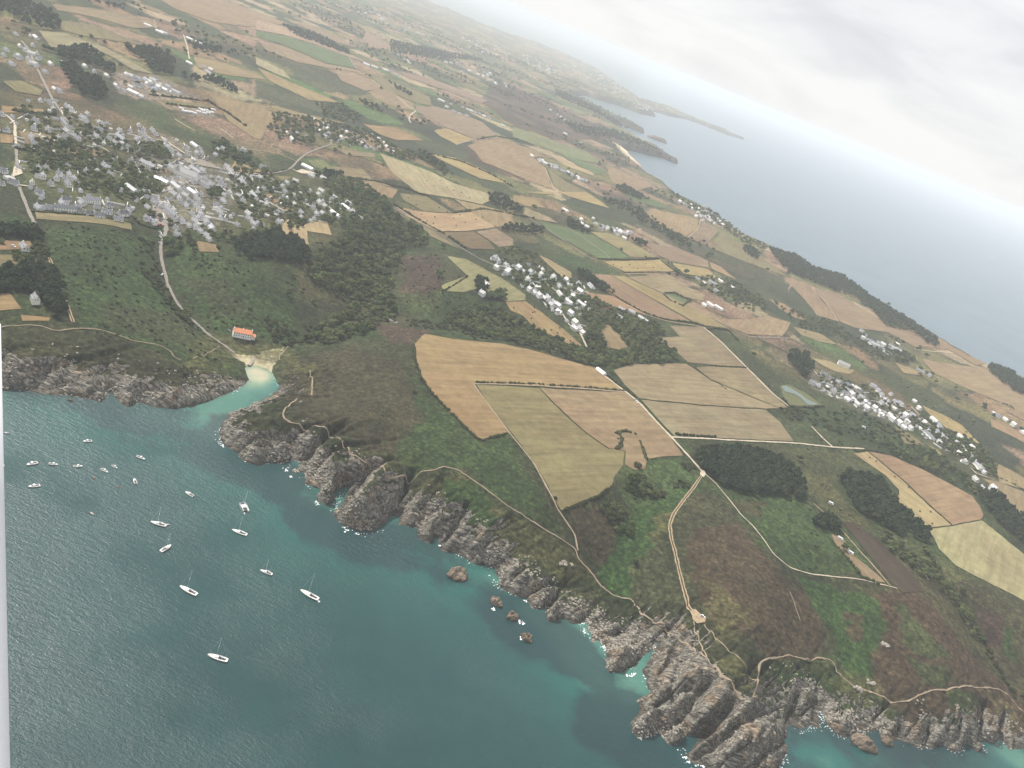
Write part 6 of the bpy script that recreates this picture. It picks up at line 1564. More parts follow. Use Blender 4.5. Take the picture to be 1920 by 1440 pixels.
# sheds, lean-tos and low walls of the gardens: too small to tell apart
GV, GF, GM = [], [], []
for s, n in (("40,180 130,195 200,230 260,230 330,262 400,300 480,330 560,350 650,385 640,410 560,425 480,430 440,440 330,440 280,410 230,400 60,390 20,300 10,230", 260), ("925,478 1000,495 1060,520 1110,545 1095,620 1070,612 1040,588 985,548 940,515", 55), ("1520,695 1600,720 1700,765 1760,795 1850,880 1820,880 1700,805 1600,762 1530,735", 80), ("530,215 620,230 730,275 730,292 640,268 540,255", 40)):
    q = LP(s)[:, :2]; x0, y0 = q.min(0); x1, y1 = q.max(0); xs = RNG.uniform(x0, x1, n * 6); ys = RNG.uniform(y0, y1, n * 6); p_ = np.stack([xs, ys], 1)[inside(q, xs, ys)]
    hp = np.array(HP); dm = np.min(np.hypot(p_[:, 0][:, None] - hp[:, 0], p_[:, 1][:, None] - hp[:, 1]), 1); p_ = p_[(dm > 9) & (dm < 26)][:n]
    for x, y in p_:
        ang = random.choice((0, 1.57)) + .5 + random.uniform(-.3, .3); ca, sa = math.cos(ang), math.sin(ang); zb = float(Z(x, y)) + .25
        if random.random() < .6:
            l_ = random.uniform(3.5, 8); prts = [(gable_body(l_, 4, 2.2, 1.4), 0), (gable_roof(l_, 4, 2.2, 1.4), random.choice((1, 2, 2)))]
        else:
            l_ = random.uniform(8, 22); prts = [(box_vf(-l_ / 2, l_ / 2, -.35, .35, -1, 1.5), 0)]
        for (v, f), mi in prts:
            o_ = len(GV); GV += [(x + a * ca - b_ * sa, y + a * sa + b_ * ca, zb + z) for a, b_, z in v]; GF += [tuple(q_ + o_ for q_ in g) for g in f]; GM += [mi] * len(f)
me = mesh('outbuildings', GV, GF, list(bpy.data.objects['distant_houses'].data.materials)); me.polygons.foreach_set('material_index', GM)
tag(obj('outbuildings', me), 'sheds and low garden walls between the village houses', 'outbuildings', None, 'stuff')

# ------------------------------------------------------------------ small things in the fields
MBALE, nt, b = mat('dark_hay', .95, .05); b.inputs['Base Color'].default_value = (.09, .065, .04, 1)
bv, bf = [], []
n = 14
for x in (-.6, .6):
    for k in range(n): t = 2 * math.pi * k / n; bv.append((x, .75 * math.cos(t), .75 + .75 * math.sin(t)))
bf = [(k, (k + 1) % n, n + (k + 1) % n, n + k) for k in range(n)] + [tuple(range(n))[::-1], tuple(range(n, 2 * n))]
BALE = mesh('round_bale', bv, bf, [MBALE])
spots = [("in the orange hamlet field", "963,578 1001,578 998,587 1002,586 996,598 1033,620 1045,625 1049,616 1069,640"),
         ("in the pale field beside the country lane", "765,372 775,395 790,403 800,415 815,408 823,390 838,398 850,410 862,404 872,418 855,424 892,412 905,408 780,385 812,420"),
         ("in the pink upper stubble field", "800,340 815,350 825,340 838,352 850,358 865,362 880,372 842,372"),
         ("in the pale stubble strip on the right", "1630,859 1642,866 1677,895 1703,915 1724,960 1744,961 1747,983"),
         ("in the yellow rectangular field", "1150,497 1165,503 1180,497 1195,504 1210,496 1225,503 1240,505"),
         ("in the tan field right of the junction", "1440,724 1453,735")]
for pl, s in spots:
    pts = sorted(P(s).tolist())
    for i, (a, b_) in enumerate(pts):
        q = L(a, b_)[0]; o = obj('hay_bale', BALE, None, (q[0], q[1], float(Z(q[0], q[1])) + .35)); o.rotation_euler = (0, 0, random.uniform(0, 3)); o.scale = (1.3,) * 3
        tag(o, f"dark round bale, {ORD[i]} from the left {pl}", 'hay bale', 'bales ' + pl)

# ------------------------------------------------------------------ vehicles
def car_mesh():
    body = [(-2.1, -.85, .3), (2.1, -.85, .3), (2.1, .85, .3), (-2.1, .85, .3), (-2.15, -.85, .85), (2.05, -.85, .75), (2.05, .85, .75), (-2.15, .85, .85)]
    return mesh('body', body, [(0, 3, 2, 1), (4, 5, 6, 7), (0, 1, 5, 4), (1, 2, 6, 5), (2, 3, 7, 6), (3, 0, 4, 7)], [MCOL])
CARB = car_mesh()
CABV = [(-1.7, -.78, .84), (1.0, -.78, .78), (1.0, .78, .78), (-1.7, .78, .84), (-1.25, -.65, 1.42), (.35, -.65, 1.42), (.35, .65, 1.42), (-1.25, .65, 1.42)]
CABF = [(0, 1, 5, 4), (1, 2, 6, 5), (2, 3, 7, 6), (3, 0, 4, 7)]
CARW = mesh('windows', CABV, CABF, [MGLASS]); CART = mesh('roof_panel', [(-1.28, -.67, 1.42), (.38, -.67, 1.42), (.38, .67, 1.42), (-1.28, .67, 1.42), (-1.28, -.67, 1.47), (.38, -.67, 1.47), (.38, .67, 1.47), (-1.28, .67, 1.47)], box_vf(0, 1, 0, 1, 0, 1)[1], [MCOL])
wv, wf = [], []
for y in (-.1, .1):
    for k in range(10): t = 2 * math.pi * k / 10; wv.append((.33 * math.cos(t), y, .33 * math.sin(t)))
wf = [(k, (k + 1) % 10, 10 + (k + 1) % 10, 10 + k) for k in range(10)] + [tuple(range(10))[::-1], tuple(range(10, 20))]
WHEEL = mesh('wheel', wv, wf, [MDARK])
def make_car(van=False):
    e = empty('camper_van' if van else 'parked_car')
    if van:
        obj('body', mesh('body', *join_vf([box_vf(-3, 2.2, -1.05, 1.05, .4, 2.7), box_vf(2.2, 3, -1, 1, .4, 1.5)]), [MCOL]), e)
        obj('windscreen', mesh('windscreen', *box_vf(2.2, 2.26, -.9, .9, 1.6, 2.4), [MGLASS]), e)
        obj('side_window', mesh('side_window', *box_vf(-1, .6, -1.1, 1.1, 1.5, 2.1), [MGLASS]), e)
        xs_ = (-2.2, 2.2)
    else:
        obj('body', CARB, e); obj('windows', CARW, e); obj('roof_panel', CART, e); xs_ = (-1.3, 1.35)
    for x in xs_:
        for y in (-.8, .8): obj('wheel', WHEEL, e, (x, y, .33))
    return e
PC = make_car(); PV = make_car(True); used_c = used_v = False
CARS = [
 ("white", (.8, .8, .8), 0, "white car on the clifftop parking place at the end of the double track", 1317, 1157, .3),
 ("white", (.8, .8, .8), 0, "white car, nearer of two beside the gravel road junction", 1193, 755, .9),
 ("silver", (.55, .56, .58), 0, "silver car, farther of two beside the gravel road junction", 1191, 751, .9),
 ("dark", (.05, .05, .07), 0, "dark car on the small car park by the beach road", 372, 616, .4),
 ("white", (.8, .8, .8), 0, "white car on the beach road below the village bushes", 304, 516, 1.5),
 ("white", (.8, .8, .8), 0, "white car parked alone at the bend of the village road", 300, 457, .2),
 ("grey", (.3, .3, .32), 0, "grey car behind the white house with orange roof", 429, 621, .3),
 ("white", (.8, .8, .8), 1, "white camper at the top of the camping strip", 1574, 1012, .4),
 ("white", (.8, .8, .8), 1, "large white camper beside the tree on the camping strip", 1594, 1039, .5),
 ("white", (.75, .75, .75), 0, "white car behind the large camper on the camping strip", 1589, 1032, .7),
 ("white", (.8, .8, .8), 1, "white camper parked in the scrub below the right hamlet", 1619, 803, 0),
 ("white", (.8, .8, .8), 1, "white van on the grass right of the southern village houses", 423, 435, .3),
 ("white", (.8, .8, .8), 0, "white van-like car in the garden plot at the left edge", 25, 463, 0),
 ("white", (.8, .8, .8), 1, "white lorry on the track above the pine clump of the heath", 1557, 946, .3),
]
cp = P("300,437 302,441 300,445 285,378 289,384 291,391 293,398 294,402 298,408 299,412 300,416 289,404 288,409 292,414 296,422 302,423 288,418 356,341 350,344 343,346 345,339 372,297 380,299 388,302 393,300 344,303 350,306 355,302 361,306 378,295 390,295 308,322 315,323 322,327 337,335 237,392 246,394 240,397 244,388 268,362")
for k, (a, b_) in enumerate(cp):
    cn, cc_ = random.choice([('white', (.8, .8, .8)), ('white', (.78, .78, .78)), ('silver', (.5, .51, .53)), ('dark blue', (.04, .06, .16)), ('red', (.4, .04, .03)), ('black', (.03, .03, .03))])
    pl = 'in the village car park by the main street' if k < 17 else 'around the village square'
    if k >= 35: pl = 'at the edge of the old village'
    CARS.append((cn, cc_, 0, None, a, b_, random.choice([.2, 1.6, .4]))); CARS[-1] = CARS[-1][:3] + ((pl, k),) + CARS[-1][4:]
cnt = {}
for c in sorted(CARS, key=lambda q: q[4]):
    cn, cc_, van, lab, a, b_, ang = c
    grp = 'cars and vans on the headland'
    if isinstance(lab, tuple):
        pl = lab[0]; cnt[(pl, cn)] = cnt.get((pl, cn), 0) + 1; grp = 'cars ' + pl
        lab = f"{ORD[cnt[(pl, cn)] - 1]} {cn} car from the left {pl}"
    if van: e, used_v = (copy_thing(PV) if used_v else PV), True
    else: e, used_c = (copy_thing(PC) if used_c else PC), True
    q = L(a, b_)[0]; e.location = (q[0], q[1], float(Z(q[0], q[1])) + .5); e.rotation_euler = (0, 0, -ang)
    for ch in e.children:
        if ch.name.split('.')[0] in ('body', 'roof_panel'): ch.color = cc_ + (1,)
    tag(e, lab, 'camper' if van else 'car', grp)
# mobile homes on the small campsite
MOB = mesh('wall', *box_vf(-4, 4, -1.7, 1.7, .3, 2.6), [MWHITE]); MOR = mesh('roof', *gable_roof(8, 3.4, 2.55, .5, t=.12, ov=.2), [MROOF])
ml = sorted(P("340,205 345,210 352,211 358,212 365,214 372,211 376,206 380,209 386,208 390,213 396,212 383,214 399,207").tolist())
for i, (a, b_) in enumerate(ml):
    q = L(a, b_)[0]; e = empty('mobile_home', (q[0], q[1], float(Z(q[0], q[1])) + .3), random.uniform(.4, .8))
    obj('wall', MOB, e); o = obj('roof', MOR, e); o.color = (.7, .7, .7, 1)
    tag(e, f"white mobile home, {ORD[i]} from the left on the fenced campsite", 'mobile home', 'mobile homes on the campsite')

# ------------------------------------------------------------------ boats
def hull_mesh(l, bm_, h, stern=.75, name='hull', m=None):
    """lofted hull: pointed bow at +x, transom at -x"""
    st = [(-.5, stern), (-.3, .95), (-.05, 1), (.2, .85), (.36, .55), (.46, .22), (.5, .03)]
    V = []; F = []
    for x, wf_ in st:
        bw = bm_ / 2 * wf_; sh_ = h * (1 + .25 * (x + .5) ** 2)
        V += [(x * l, -bw, sh_), (x * l, -bw * .85, .1), (x * l, 0, -.35 * h), (x * l, bw * .85, .1), (x * l, bw, sh_)]
    for i in range(len(st) - 1):
        for j in range(4):
            a = i * 5 + j; F.append((a, a + 1, a + 6, a + 5))
    F.append((4, 3, 2, 1, 0))
    return mesh(name, V, F, [m or MWHITE], True)
def deck_mesh(l, bm_, h, stern=.75):
    st = [(-.5, stern), (-.3, .95), (-.05, 1), (.2, .85), (.36, .55), (.46, .22), (.49, .05)]
    V = []; F = []
    for x, wf_ in st:
        bw = bm_ / 2 * wf_ * .96; sh_ = h * (1 + .25 * (x + .5) ** 2) - .06
        V += [(x * l, -bw, sh_), (x * l, bw, sh_)]
    for i in range(len(st) - 1): F.append((2 * i, 2 * i + 1, 2 * i + 3, 2 * i + 2))
    return mesh('deck', V, F, [MDECK])
MDECK, nt, b = mat('boat_deck', .6, .3); b.inputs['Base Color'].default_value = (.68, .66, .60, 1)
MALU, nt, b = mat('mast_metal', .35, .5); b.inputs['Base Color'].default_value = (.75, .76, .78, 1)
def rod(a, b_, r, m, name):
    a = Vector(a); b_ = Vector(b_); d = (b_ - a).normalized(); u = d.orthogonal().normalized(); w = d.cross(u); V = []; n = 6
    for c in (a, b_):
        for k in range(n): t = 2 * math.pi * k / n; V.append(c + r * (math.cos(t) * u + math.sin(t) * w))
    return mesh(name, V, [(k, (k + 1) % n, n + (k + 1) % n, n + k) for k in range(n)] + [tuple(range(n))[::-1], tuple(range(n, 2 * n))], [m])
def make_yacht(l, cover=(.05, .06, .10)):
    e = empty('sailing_yacht'); bw = l * .31; h = .95
    obj('hull', hull_mesh(l, bw, h), e); obj('deck', deck_mesh(l, bw, h), e)
    cab = obj('cabin', mesh('cabin', [(-.05 * l, -.30 * bw, h), (.24 * l, -.16 * bw, h + .1), (.24 * l, .16 * bw, h + .1), (-.05 * l, .30 * bw, h), (-.05 * l, -.26 * bw, h + .62), (.18 * l, -.13 * bw, h + .5), (.18 * l, .13 * bw, h + .5), (-.05 * l, .26 * bw, h + .62)], [(4, 5, 6, 7), (0, 1, 5, 4), (1, 2, 6, 5), (2, 3, 7, 6), (3, 0, 4, 7)], [MWHITE]), e)
    for s in (-1, 1):
        for k in range(3): obj('window', mesh('window', *box_vf(.01 * l + k * .06 * l, .045 * l + k * .06 * l, s * (.265 - .03 * k) * bw - .05, s * (.265 - .03 * k) * bw + .05, h + .25, h + .42), [MGLASS]), cab)
    obj('cockpit', mesh('cockpit', *box_vf(-.40 * l, -.10 * l, -.22 * bw, .22 * bw, h - .04, h + .03), [MDARK]), e)
    obj('wheel', mesh('wheel', *box_vf(-.34 * l, -.33 * l, -.4, .4, h + .1, h + .95), [MALU]), e)
    sh = obj('spray_hood', mesh('spray_hood', [(-.12 * l, -.25 * bw, h + .3), (-.03 * l, -.22 * bw, h + .62), (-.03 * l, .22 * bw, h + .62), (-.12 * l, .25 * bw, h + .3), (-.12 * l, -.22 * bw, h + 1.15), (-.12 * l, .22 * bw, h + 1.15)], [(4, 1, 2, 5), (0, 1, 4), (3, 5, 2)], [MCOL]), e); sh.color = cover + (1,)
    mh = l * 1.25
    obj('mast', rod((.08 * l, 0, h), (.08 * l, 0, h + mh), .045, MALU, 'mast'), e)
    obj('boom', rod((.08 * l, 0, h + 1.5), (-.30 * l, 0, h + 1.4), .09, MALU, 'boom'), e)
    fs = obj('furled_sail', rod((.075 * l, 0, h + 1.72), (-.28 * l, 0, h + 1.6), .16, MCOL, 'furled_sail'), e); fs.color = (.6, .6, .6, 1)
    obj('forestay', rod((.47 * l, 0, h + .35), (.08 * l, 0, h + mh * .97), .02, MWHITE, 'forestay'), e)
    obj('backstay', rod((-.49 * l, 0, h), (.08 * l, 0, h + mh), .012, MALU, 'backstay'), e)
    for s in (-1, 1): obj('shroud', rod((.06 * l, s * .48 * bw, h), (.08 * l, 0, h + mh * .95), .012, MALU, 'shroud'), e)
    obj('spreader', rod((.08 * l, -.9, h + mh * .55), (.08 * l, .9, h + mh * .55), .06, MALU, 'spreader'), e)
    return e
def make_cat(l):
    e = empty('catamaran'); bw = l * .56
    for s in (-1, 1): obj('hull', hull_mesh(l, l * .17, 1.3), e, (0, s * bw * .36, 0))
    obj('bridge_deck', mesh('bridge_deck', *box_vf(-.42 * l, .22 * l, -bw * .30, bw * .30, 1.0, 1.35), [MDECK]), e)
    cb = obj('cabin', mesh('cabin', [(-.2 * l, -.28 * bw, 1.35), (.2 * l, -.2 * bw, 1.35), (.2 * l, .2 * bw, 1.35), (-.2 * l, .28 * bw, 1.35), (-.2 * l, -.25 * bw, 2.4), (.1 * l, -.17 * bw, 2.3), (.1 * l, .17 * bw, 2.3), (-.2 * l, .25 * bw, 2.4)], [(4, 5, 6, 7), (0, 1, 5, 4), (1, 2, 6, 5), (2, 3, 7, 6), (3, 0, 4, 7)], [MWHITE]), e)
    obj('windscreen', mesh('windscreen', [(.195 * l, -.17 * bw, 1.5), (.195 * l, .17 * bw, 1.5), (.12 * l, .15 * bw, 2.2), (.12 * l, -.15 * bw, 2.2)], [(0, 1, 2, 3)], [MGLASS]), cb)
    obj('cockpit', mesh('cockpit', *box_vf(-.41 * l, -.21 * l, -.24 * bw, .24 * bw, 1.36, 1.42), [MDARK]), e)
    obj('trampoline', mesh('trampoline', *box_vf(.22 * l, .42 * l, -bw * .27, bw * .27, 1.1, 1.14), [MDARK]), e)
    obj('crossbeam', rod((.42 * l, -bw * .36, 1.3), (.42 * l, bw * .36, 1.3), .13, MALU, 'crossbeam'), e)
    obj('mast', rod((.08 * l, 0, 1.4), (.08 * l, 0, 1.4 + l * 1.3), .14, MALU, 'mast'), e)
    obj('boom', rod((.08 * l, 0, 3.2), (-.36 * l, 0, 3.2), .12, MALU, 'boom'), e)
    obj('forestay', rod((.42 * l, 0, 1.4), (.08 * l, 0, 1.4 + l * 1.25), .05, MALU, 'forestay'), e)
    return e
def make_motor(l):
    e = empty('motor_boat'); bw = l * .38; h = .8
    obj('hull', hull_mesh(l, bw, h, .9), e); obj('deck', deck_mesh(l, bw, h, .9), e)
    cb = obj('cabin', mesh('cabin', [(-.05 * l, -.3 * bw, h), (.3 * l, -.18 * bw, h), (.3 * l, .18 * bw, h), (-.05 * l, .3 * bw, h), (-.05 * l, -.27 * bw, h + 1.1), (.12 * l, -.22 * bw, h + 1.0), (.12 * l, .22 * bw, h + 1.0), (-.05 * l, .27 * bw, h + 1.1)], [(4, 5, 6, 7), (0, 1, 5, 4), (1, 2, 6, 5), (2, 3, 7, 6), (3, 0, 4, 7)], [MWHITE]), e)
    obj('windscreen', mesh('windscreen', [(.135 * l, -.21 * bw, h + .95), (.135 * l, .21 * bw, h + .95), (.24 * l, .18 * bw, h + .4), (.24 * l, -.18 * bw, h + .4)], [(0, 1, 2, 3)], [MGLASS]), cb)
    obj('cockpit', mesh('cockpit', *box_vf(-.43 * l, -.08 * l, -.3 * bw, .3 * bw, h - .05, h + .02), [MDARK]), e)
    obj('outboard_motor', mesh('outboard_motor', *join_vf([box_vf(-.57 * l, -.5 * l, -.2, .2, h - .1, h + .6), box_vf(-.55 * l, -.52 * l, -.08, .08, -.4, h)]), [MDARK]), e)
    return e
def make_dinghy(l, c=(.55, .56, .58)):
    e = empty('dinghy')
    o = obj('hull', hull_mesh(l, l * .45, .45, .9, 'hull', MCOL), e); o.color = c + (1,)
    o = obj('seat', mesh('seat', *box_vf(-.1 * l, .02 * l, -.18 * l, .18 * l, .38, .5), [MDECK]), e)
    obj('outboard_motor', mesh('outboard_motor', *box_vf(-.58 * l, -.5 * l, -.15, .15, .1, .8), [MDARK]), e)
    return e
def place_boat(e, px, py, bx, by, lab, cat, grp=None):
    q = U(px, py, .6); r_ = U(px + bx, py + by, .6)
    e.location = (q[0], q[1], .02); e.rotation_euler = (0, 0, math.atan2(r_[1] - q[1], r_[0] - q[0])); tag(e, lab, cat, grp)
GY_ = 'sailing yachts anchored in the cove'; GM_ = 'small motor boats moored off the left headland'
place_boat(make_yacht(11.0), 297, 982, -10, -2.6, 'white sailing yacht with a dinghy at its stern, left of the catamaran', 'sailing yacht', GY_)
place_boat(make_yacht(11.5), 449, 998, -10, -3.4, 'white sailing yacht just below the catamaran', 'sailing yacht', GY_)
place_boat(make_cat(10.5), 457, 951, -4, -9, 'white catamaran with a dinghy behind it', 'catamaran')
place_boat(make_yacht(10.0, (.3, .3, .3)), 311, 1028, 9, -5.5, 'white sloop pointing up to the right, middle of the left group', 'sailing yacht', GY_)
place_boat(make_yacht(13.0, (.03, .04, .07)), 353, 1107, -10, -5, 'large white yacht with dark cockpit in the lower left water', 'sailing yacht', GY_)
place_boat(make_yacht(9.0), 499, 1073, -10, -3.5, 'small white yacht alone left of the rock islets', 'sailing yacht', GY_)
place_boat(make_yacht(14.5, (.02, .05, .03)), 580, 1115, -10, -5.2, 'long white yacht with a round buoy at its stern', 'sailing yacht', GY_)
place_boat(make_yacht(12.5), 408, 1233, -10, -3, 'white yacht nearest to the camera in the open water', 'sailing yacht', GY_)
place_boat(make_motor(7.5), 355, 926, -7, -4, 'white motor boat between the moored row and the catamaran', 'motor boat', GM_)
place_boat(make_motor(6.3), 253, 902, -2.5, -7, 'white motor boat seen end-on below the right end of the moored row', 'motor boat', GM_)
place_boat(make_motor(7.0), 264, 858, 7, 3, 'white motor boat farthest right of those near the headland', 'motor boat', GM_)
place_boat(make_motor(6.5), 164, 827, -8, 0.5, 'white motor boat nearest to the left headland cliffs', 'motor boat', GM_)
place_boat(make_motor(8.0), 60, 869, -8, 2, 'white motor boat at the left end of the moored row', 'motor boat', GM_)
place_boat(make_motor(6.0), 100, 870, 8, 1, 'grey-white low boat, second in the moored row', 'motor boat', GM_)
place_boat(make_motor(6.2), 146, 874, 8, 0, 'white open boat in the middle of the moored row', 'motor boat', GM_)
place_boat(make_motor(6.2), 196, 882, 7, 4, 'small boat with dark cockpit low in the moored row', 'motor boat', GM_)
place_boat(make_motor(5.0), 215, 875, 7, 4, 'small white boat at the right end of the moored row', 'motor boat', GM_)
place_boat(make_motor(7.5), 64, 911, -8, 1, 'white motor boat alone below the left end of the moored row', 'motor boat', GM_)
place_boat(make_motor(6.5), 1, 870, 6, 3, 'white boat cut by the left edge of the picture', 'motor boat', GM_)
place_boat(make_dinghy(4.6, (.5, .5, .5)), 12, 811, 8, 1, 'low grey skiff near the left edge under the headland', 'dinghy')
place_boat(make_dinghy(3.2), 315, 983, 8, 0, 'small grey dinghy tied behind the upper left yacht', 'dinghy')
place_boat(make_dinghy(3.0, (.75, .75, .75)), 458, 962, 2, 5, 'small white dinghy tied behind the catamaran', 'dinghy')
place_boat(make_dinghy(3.6, (.70, .55, .45)), 172, 962, 5, 3, 'pale orange dinghy alone on the left water', 'dinghy')
BUV, BUF = ico(2, .7)
for a, b_, c, lab, s in ((598, 1129, (.75, .75, .75), 'round white buoy beside the long yacht', 1.3), (177, 897, (.5, .12, .06), 'red buoy under the moored row, left one', 1), (221, 913, (.5, .12, .06), 'red buoy under the moored row, right one', 1)):
    q = U(a, b_); e = empty('mooring_buoy', (q[0], q[1], 0)); o = obj('float', mesh('float', BUV * s, BUF, [MCOL], True), e, (0, 0, .3)); o.color = c + (1,)
    obj('top_ring', rod((0, 0, .9 * s), (0, 0, 1.3 * s), .12, MDARK, 'top_ring'), e); tag(e, lab, 'buoy')
for i, (a, b_, lab) in enumerate([(1583, 390, 'tiny white sailing boat far out, left of the upper pair'), (1637, 388, 'tiny white sailing boat far out, right of the upper pair'), (1820, 467, 'faint small boat far out, left of the right-hand pair'), (1860, 484, 'small white sailing boat far out at the right'), (1369, 300, 'faint boat off the far headland'), (1444, 450, 'tiny boat close under the far cliff, left of two'), (1452, 457, 'tiny boat close under the far cliff, right of two')]):
    q = U(a, b_, 1); e = empty('distant_sailboat', (q[0], q[1], 0), random.uniform(0, 3)); e.scale = (1.3,) * 3
    obj('hull', hull_mesh(9, 3, 1), e); obj('sail', mesh('sail', [(2, 0, 2), (-3.2, 0, 2.2), (.8, .05, 12), (.75, .25, 7)], [(0, 1, 3), (1, 2, 3), (2, 0, 3)], [MWHITE]), e); tag(e, lab, 'sailboat', 'sailing boats far out at sea')

# ------------------------------------------------------------------ rock islets in the cove, with white water
MRK, nt, b = mat('islet_rock', .9, .2)
p = pos(nt); st = noise(nt, 1.0, 6, .65, vmap(nt, p, (.12, .8, .5), -STRATA_ANG), .5); rr = N(nt, 'ShaderNodeValToRGB'); nt.links.new(st, rr.inputs[0]); q = rr.color_ramp
q.elements[0].position = .33; q.elements[0].color = (.05, .04, .03, 1); q.elements[1].position = .72; q.elements[1].color = (.36, .28, .20, 1)
zz = N(nt, 'ShaderNodeSeparateXYZ'); nt.links.new(p, zz.inputs[0])
nt.links.new(mixc(nt, mrange(nt, zz.outputs[2], .3, 1.8, .8, 0), rr.outputs[0], (.05, .038, .026)), b.inputs['Base Color']); bump(nt, st, 1.0, 1.5, b)
def islet(px, py, wpx, hpx, ang, hm, lab, seed, top=None):
    q = U(px, py); a = U(px - wpx / 2, py); c = U(px + wpx / 2, py); rx = np.linalg.norm(c - a) / 2; ry = rx * hpx / wpx * 1.3
    if hm > 15: rx, ry = 70, 34
    bm = bmesh.new(); bmesh.ops.create_icosphere(bm, subdivisions=4, radius=1)
    v = np.array([w_.co[:] for w_ in bm.verts]); f = [tuple(x.index for x in w_.verts) for w_ in bm.faces]; bm.free()
    ca, sa = math.cos(ang), math.sin(ang)
    r_ = 1 + .35 * fbm(v[:, 0] * 1.6 + seed, v[:, 1] * 1.6 + v[:, 2], seed, 3)
    v = v * r_[:, None] * (rx, ry, hm)
    ridge = 1 - np.abs(2 * vnoise(v[:, 0] / (rx * .9) + seed, v[:, 1] / (ry * .28), seed) - 1)
    v[:, 2] *= .55 + .75 * ridge
    v = np.column_stack([v[:, 0] * ca - v[:, 1] * sa, v[:, 0] * sa + v[:, 1] * ca, v[:, 2] - .5])
    tag(obj('rock_islet', mesh('rock_islet', v, f, [MRK]), None, (q[0], q[1], 0)), lab, 'rock', 'rock islets off the cliffs')
SA = STRATA_ANG
islet(858, 1080, 36, 26, SA, 6, 'largest rock islet standing off the middle cliffs', 3)
islet(930, 1131, 20, 18, SA, 4, 'small reddish rock islet, upper one of the row of three', 5)
islet(962, 1157, 28, 14, SA, 4, 'elongated rock islet, middle one of the row of three', 8)
islet(986, 1196, 18, 18, SA, 4, 'round brown rock islet, lowest one of the row of three', 11)
islet(1618, 1396, 26, 28, SA + .6, 7, 'brown rock stack below the right-hand cliffs, left one', 13)
islet(1662, 1391, 17, 14, SA + .4, 4, 'small rock stack below the right-hand cliffs, right one', 17)
islet(132, 751, 14, 6, 0, 2, 'low flat rock awash under the left headland', 19)
islet(1264, 1379, 22, 12, SA, 5, 'small brown rock wedged between the two long slabs at the bottom', 23)
islet(1231, 262, 20, 8, .2, 18, 'dark islet off the far headland', 29)
# loose blocks along the cliff foot and outcrops on the rim
MBO, nt, b = mat('loose_rock', .9, .2)
oi = N(nt, 'ShaderNodeObjectInfo'); n_ = noise(nt, .8, 4, .6, pos(nt)); c_ = mixc(nt, mrange(nt, n_, .35, .65, 0, 1), (.17, .155, .13), (.42, .39, .33)); nt.links.new(mixc(nt, mth(nt, 'MULTIPLY', oi.outputs['Random'], .5), c_, (.16, .13, .10)), b.inputs['Base Color'])
kr = bpy.data.collections.new('kit_rock')
for k in range(5):
    rg = np.random.default_rng(k + 3); v = ICO1 * (1 + .35 * rg.uniform(-1, 1, (len(ICO1), 1))) * (1.5, .75, .7); v = np.clip(v, -1.15, .8)
    kr.objects.link(bpy.data.objects.new('kit_rock', mesh('rock', v, ICO1F, [MBO])))
xs = []; 
for _ in range(26000):
    i = random.randrange(len(nc)); 
    x, y = nc[i] + (nc[(i + 1) % len(nc)] - nc[i]) * random.random() + RNG.normal(0, 16, 2)
    xs.append((x, y))
xs = np.array(xs); R_ = np.hypot(xs[:, 0], xs[:, 1]); dd_ = grid_at(xs[:, 0], xs[:, 1], GD); cl = fbm(xs[:, 0] / 22, xs[:, 1] / 22, 61, 3)
kp = (dd_ > -3) & (dd_ < 42) & (R_ < 1150) & (cl > .12)
bc = np.exp(-((xs[:, 0] - BEACH[0]) ** 2 + (xs[:, 1] - BEACH[1]) ** 2) / 45 ** 2); kp &= bc < .4
stuff_instances('boulders', [(x, y, random.uniform(.35, 1.3) ** 1.6) for x, y in xs[kp][:5000]], kr, 'loose grey blocks and ledges on the cliffs', 'boulders')
def outcrop(px, py, r, lab, seed):
    q = L(px, py)[0]; rg = random.Random(seed); sp = [(rg.uniform(-r, r), rg.uniform(-r * .5, r * .5), rg.uniform(-.3, .8), rg.uniform(.9, 2.2), rg.uniform(.6, 1.8)) for _ in range(14)]
    v, f = blobs(sp, seed, 1, .35); tag(obj('rock_outcrop', mesh('rock_outcrop', v, f, [MBO]), None, (q[0], q[1], float(Z(q[0], q[1])))), lab, 'rock', 'bare outcrops on the land')
outcrop(738, 604, 8, 'pale rock outcrop on the ridge above the big orange field', 1)
outcrop(1633, 1281, 4, 'pale rock standing at the edge of the green gully, lower right', 2)
outcrop(1660, 1210, 3, 'small pale rock on the brown slope, lower right', 3)
outcrop(1061, 1058, 6, 'pale slab outcrop beside the cliff path', 4)
outcrop(1606, 1290, 4, 'small outcrop by the path above the right-hand cliffs', 5)
# stone slipway on the beach
sw = LP("472,669 474,674 472,681 466,687")[:, :2]; sw = densify(sw, 1.5, False); tn = np.gradient(sw, axis=0); tn /= np.linalg.norm(tn, axis=1, keepdims=True); nn_ = np.stack([-tn[:, 1], tn[:, 0]], 1)
V1 = []
for (x, y), (a, b_) in zip(sw, nn_):
    z = max(float(Z(x, y)), .1)
    V1 += [(x - 1.4 * a, y - 1.4 * b_, z - 1), (x - 1.4 * a, y - 1.4 * b_, z + 1.3), (x + 1.4 * a, y + 1.4 * b_, z + 1.3), (x + 1.4 * a, y + 1.4 * b_, z - 1)]
F1 = [(i * 4 + j, i * 4 + (j + 1) % 4, i * 4 + 4 + (j + 1) % 4, i * 4 + 4 + j) for i in range(len(sw) - 1) for j in range(4)] + [(0, 1, 2, 3)]
tag(obj('stone_jetty', mesh('stone_jetty', V1, F1, [MBO])), 'small curved stone jetty on the beach at the inlet', 'jetty')
MFOAM, nt, b = mat('white_water', .6, .2); b.inputs['Base Color'].default_value = (.85, .87, .87, 1)
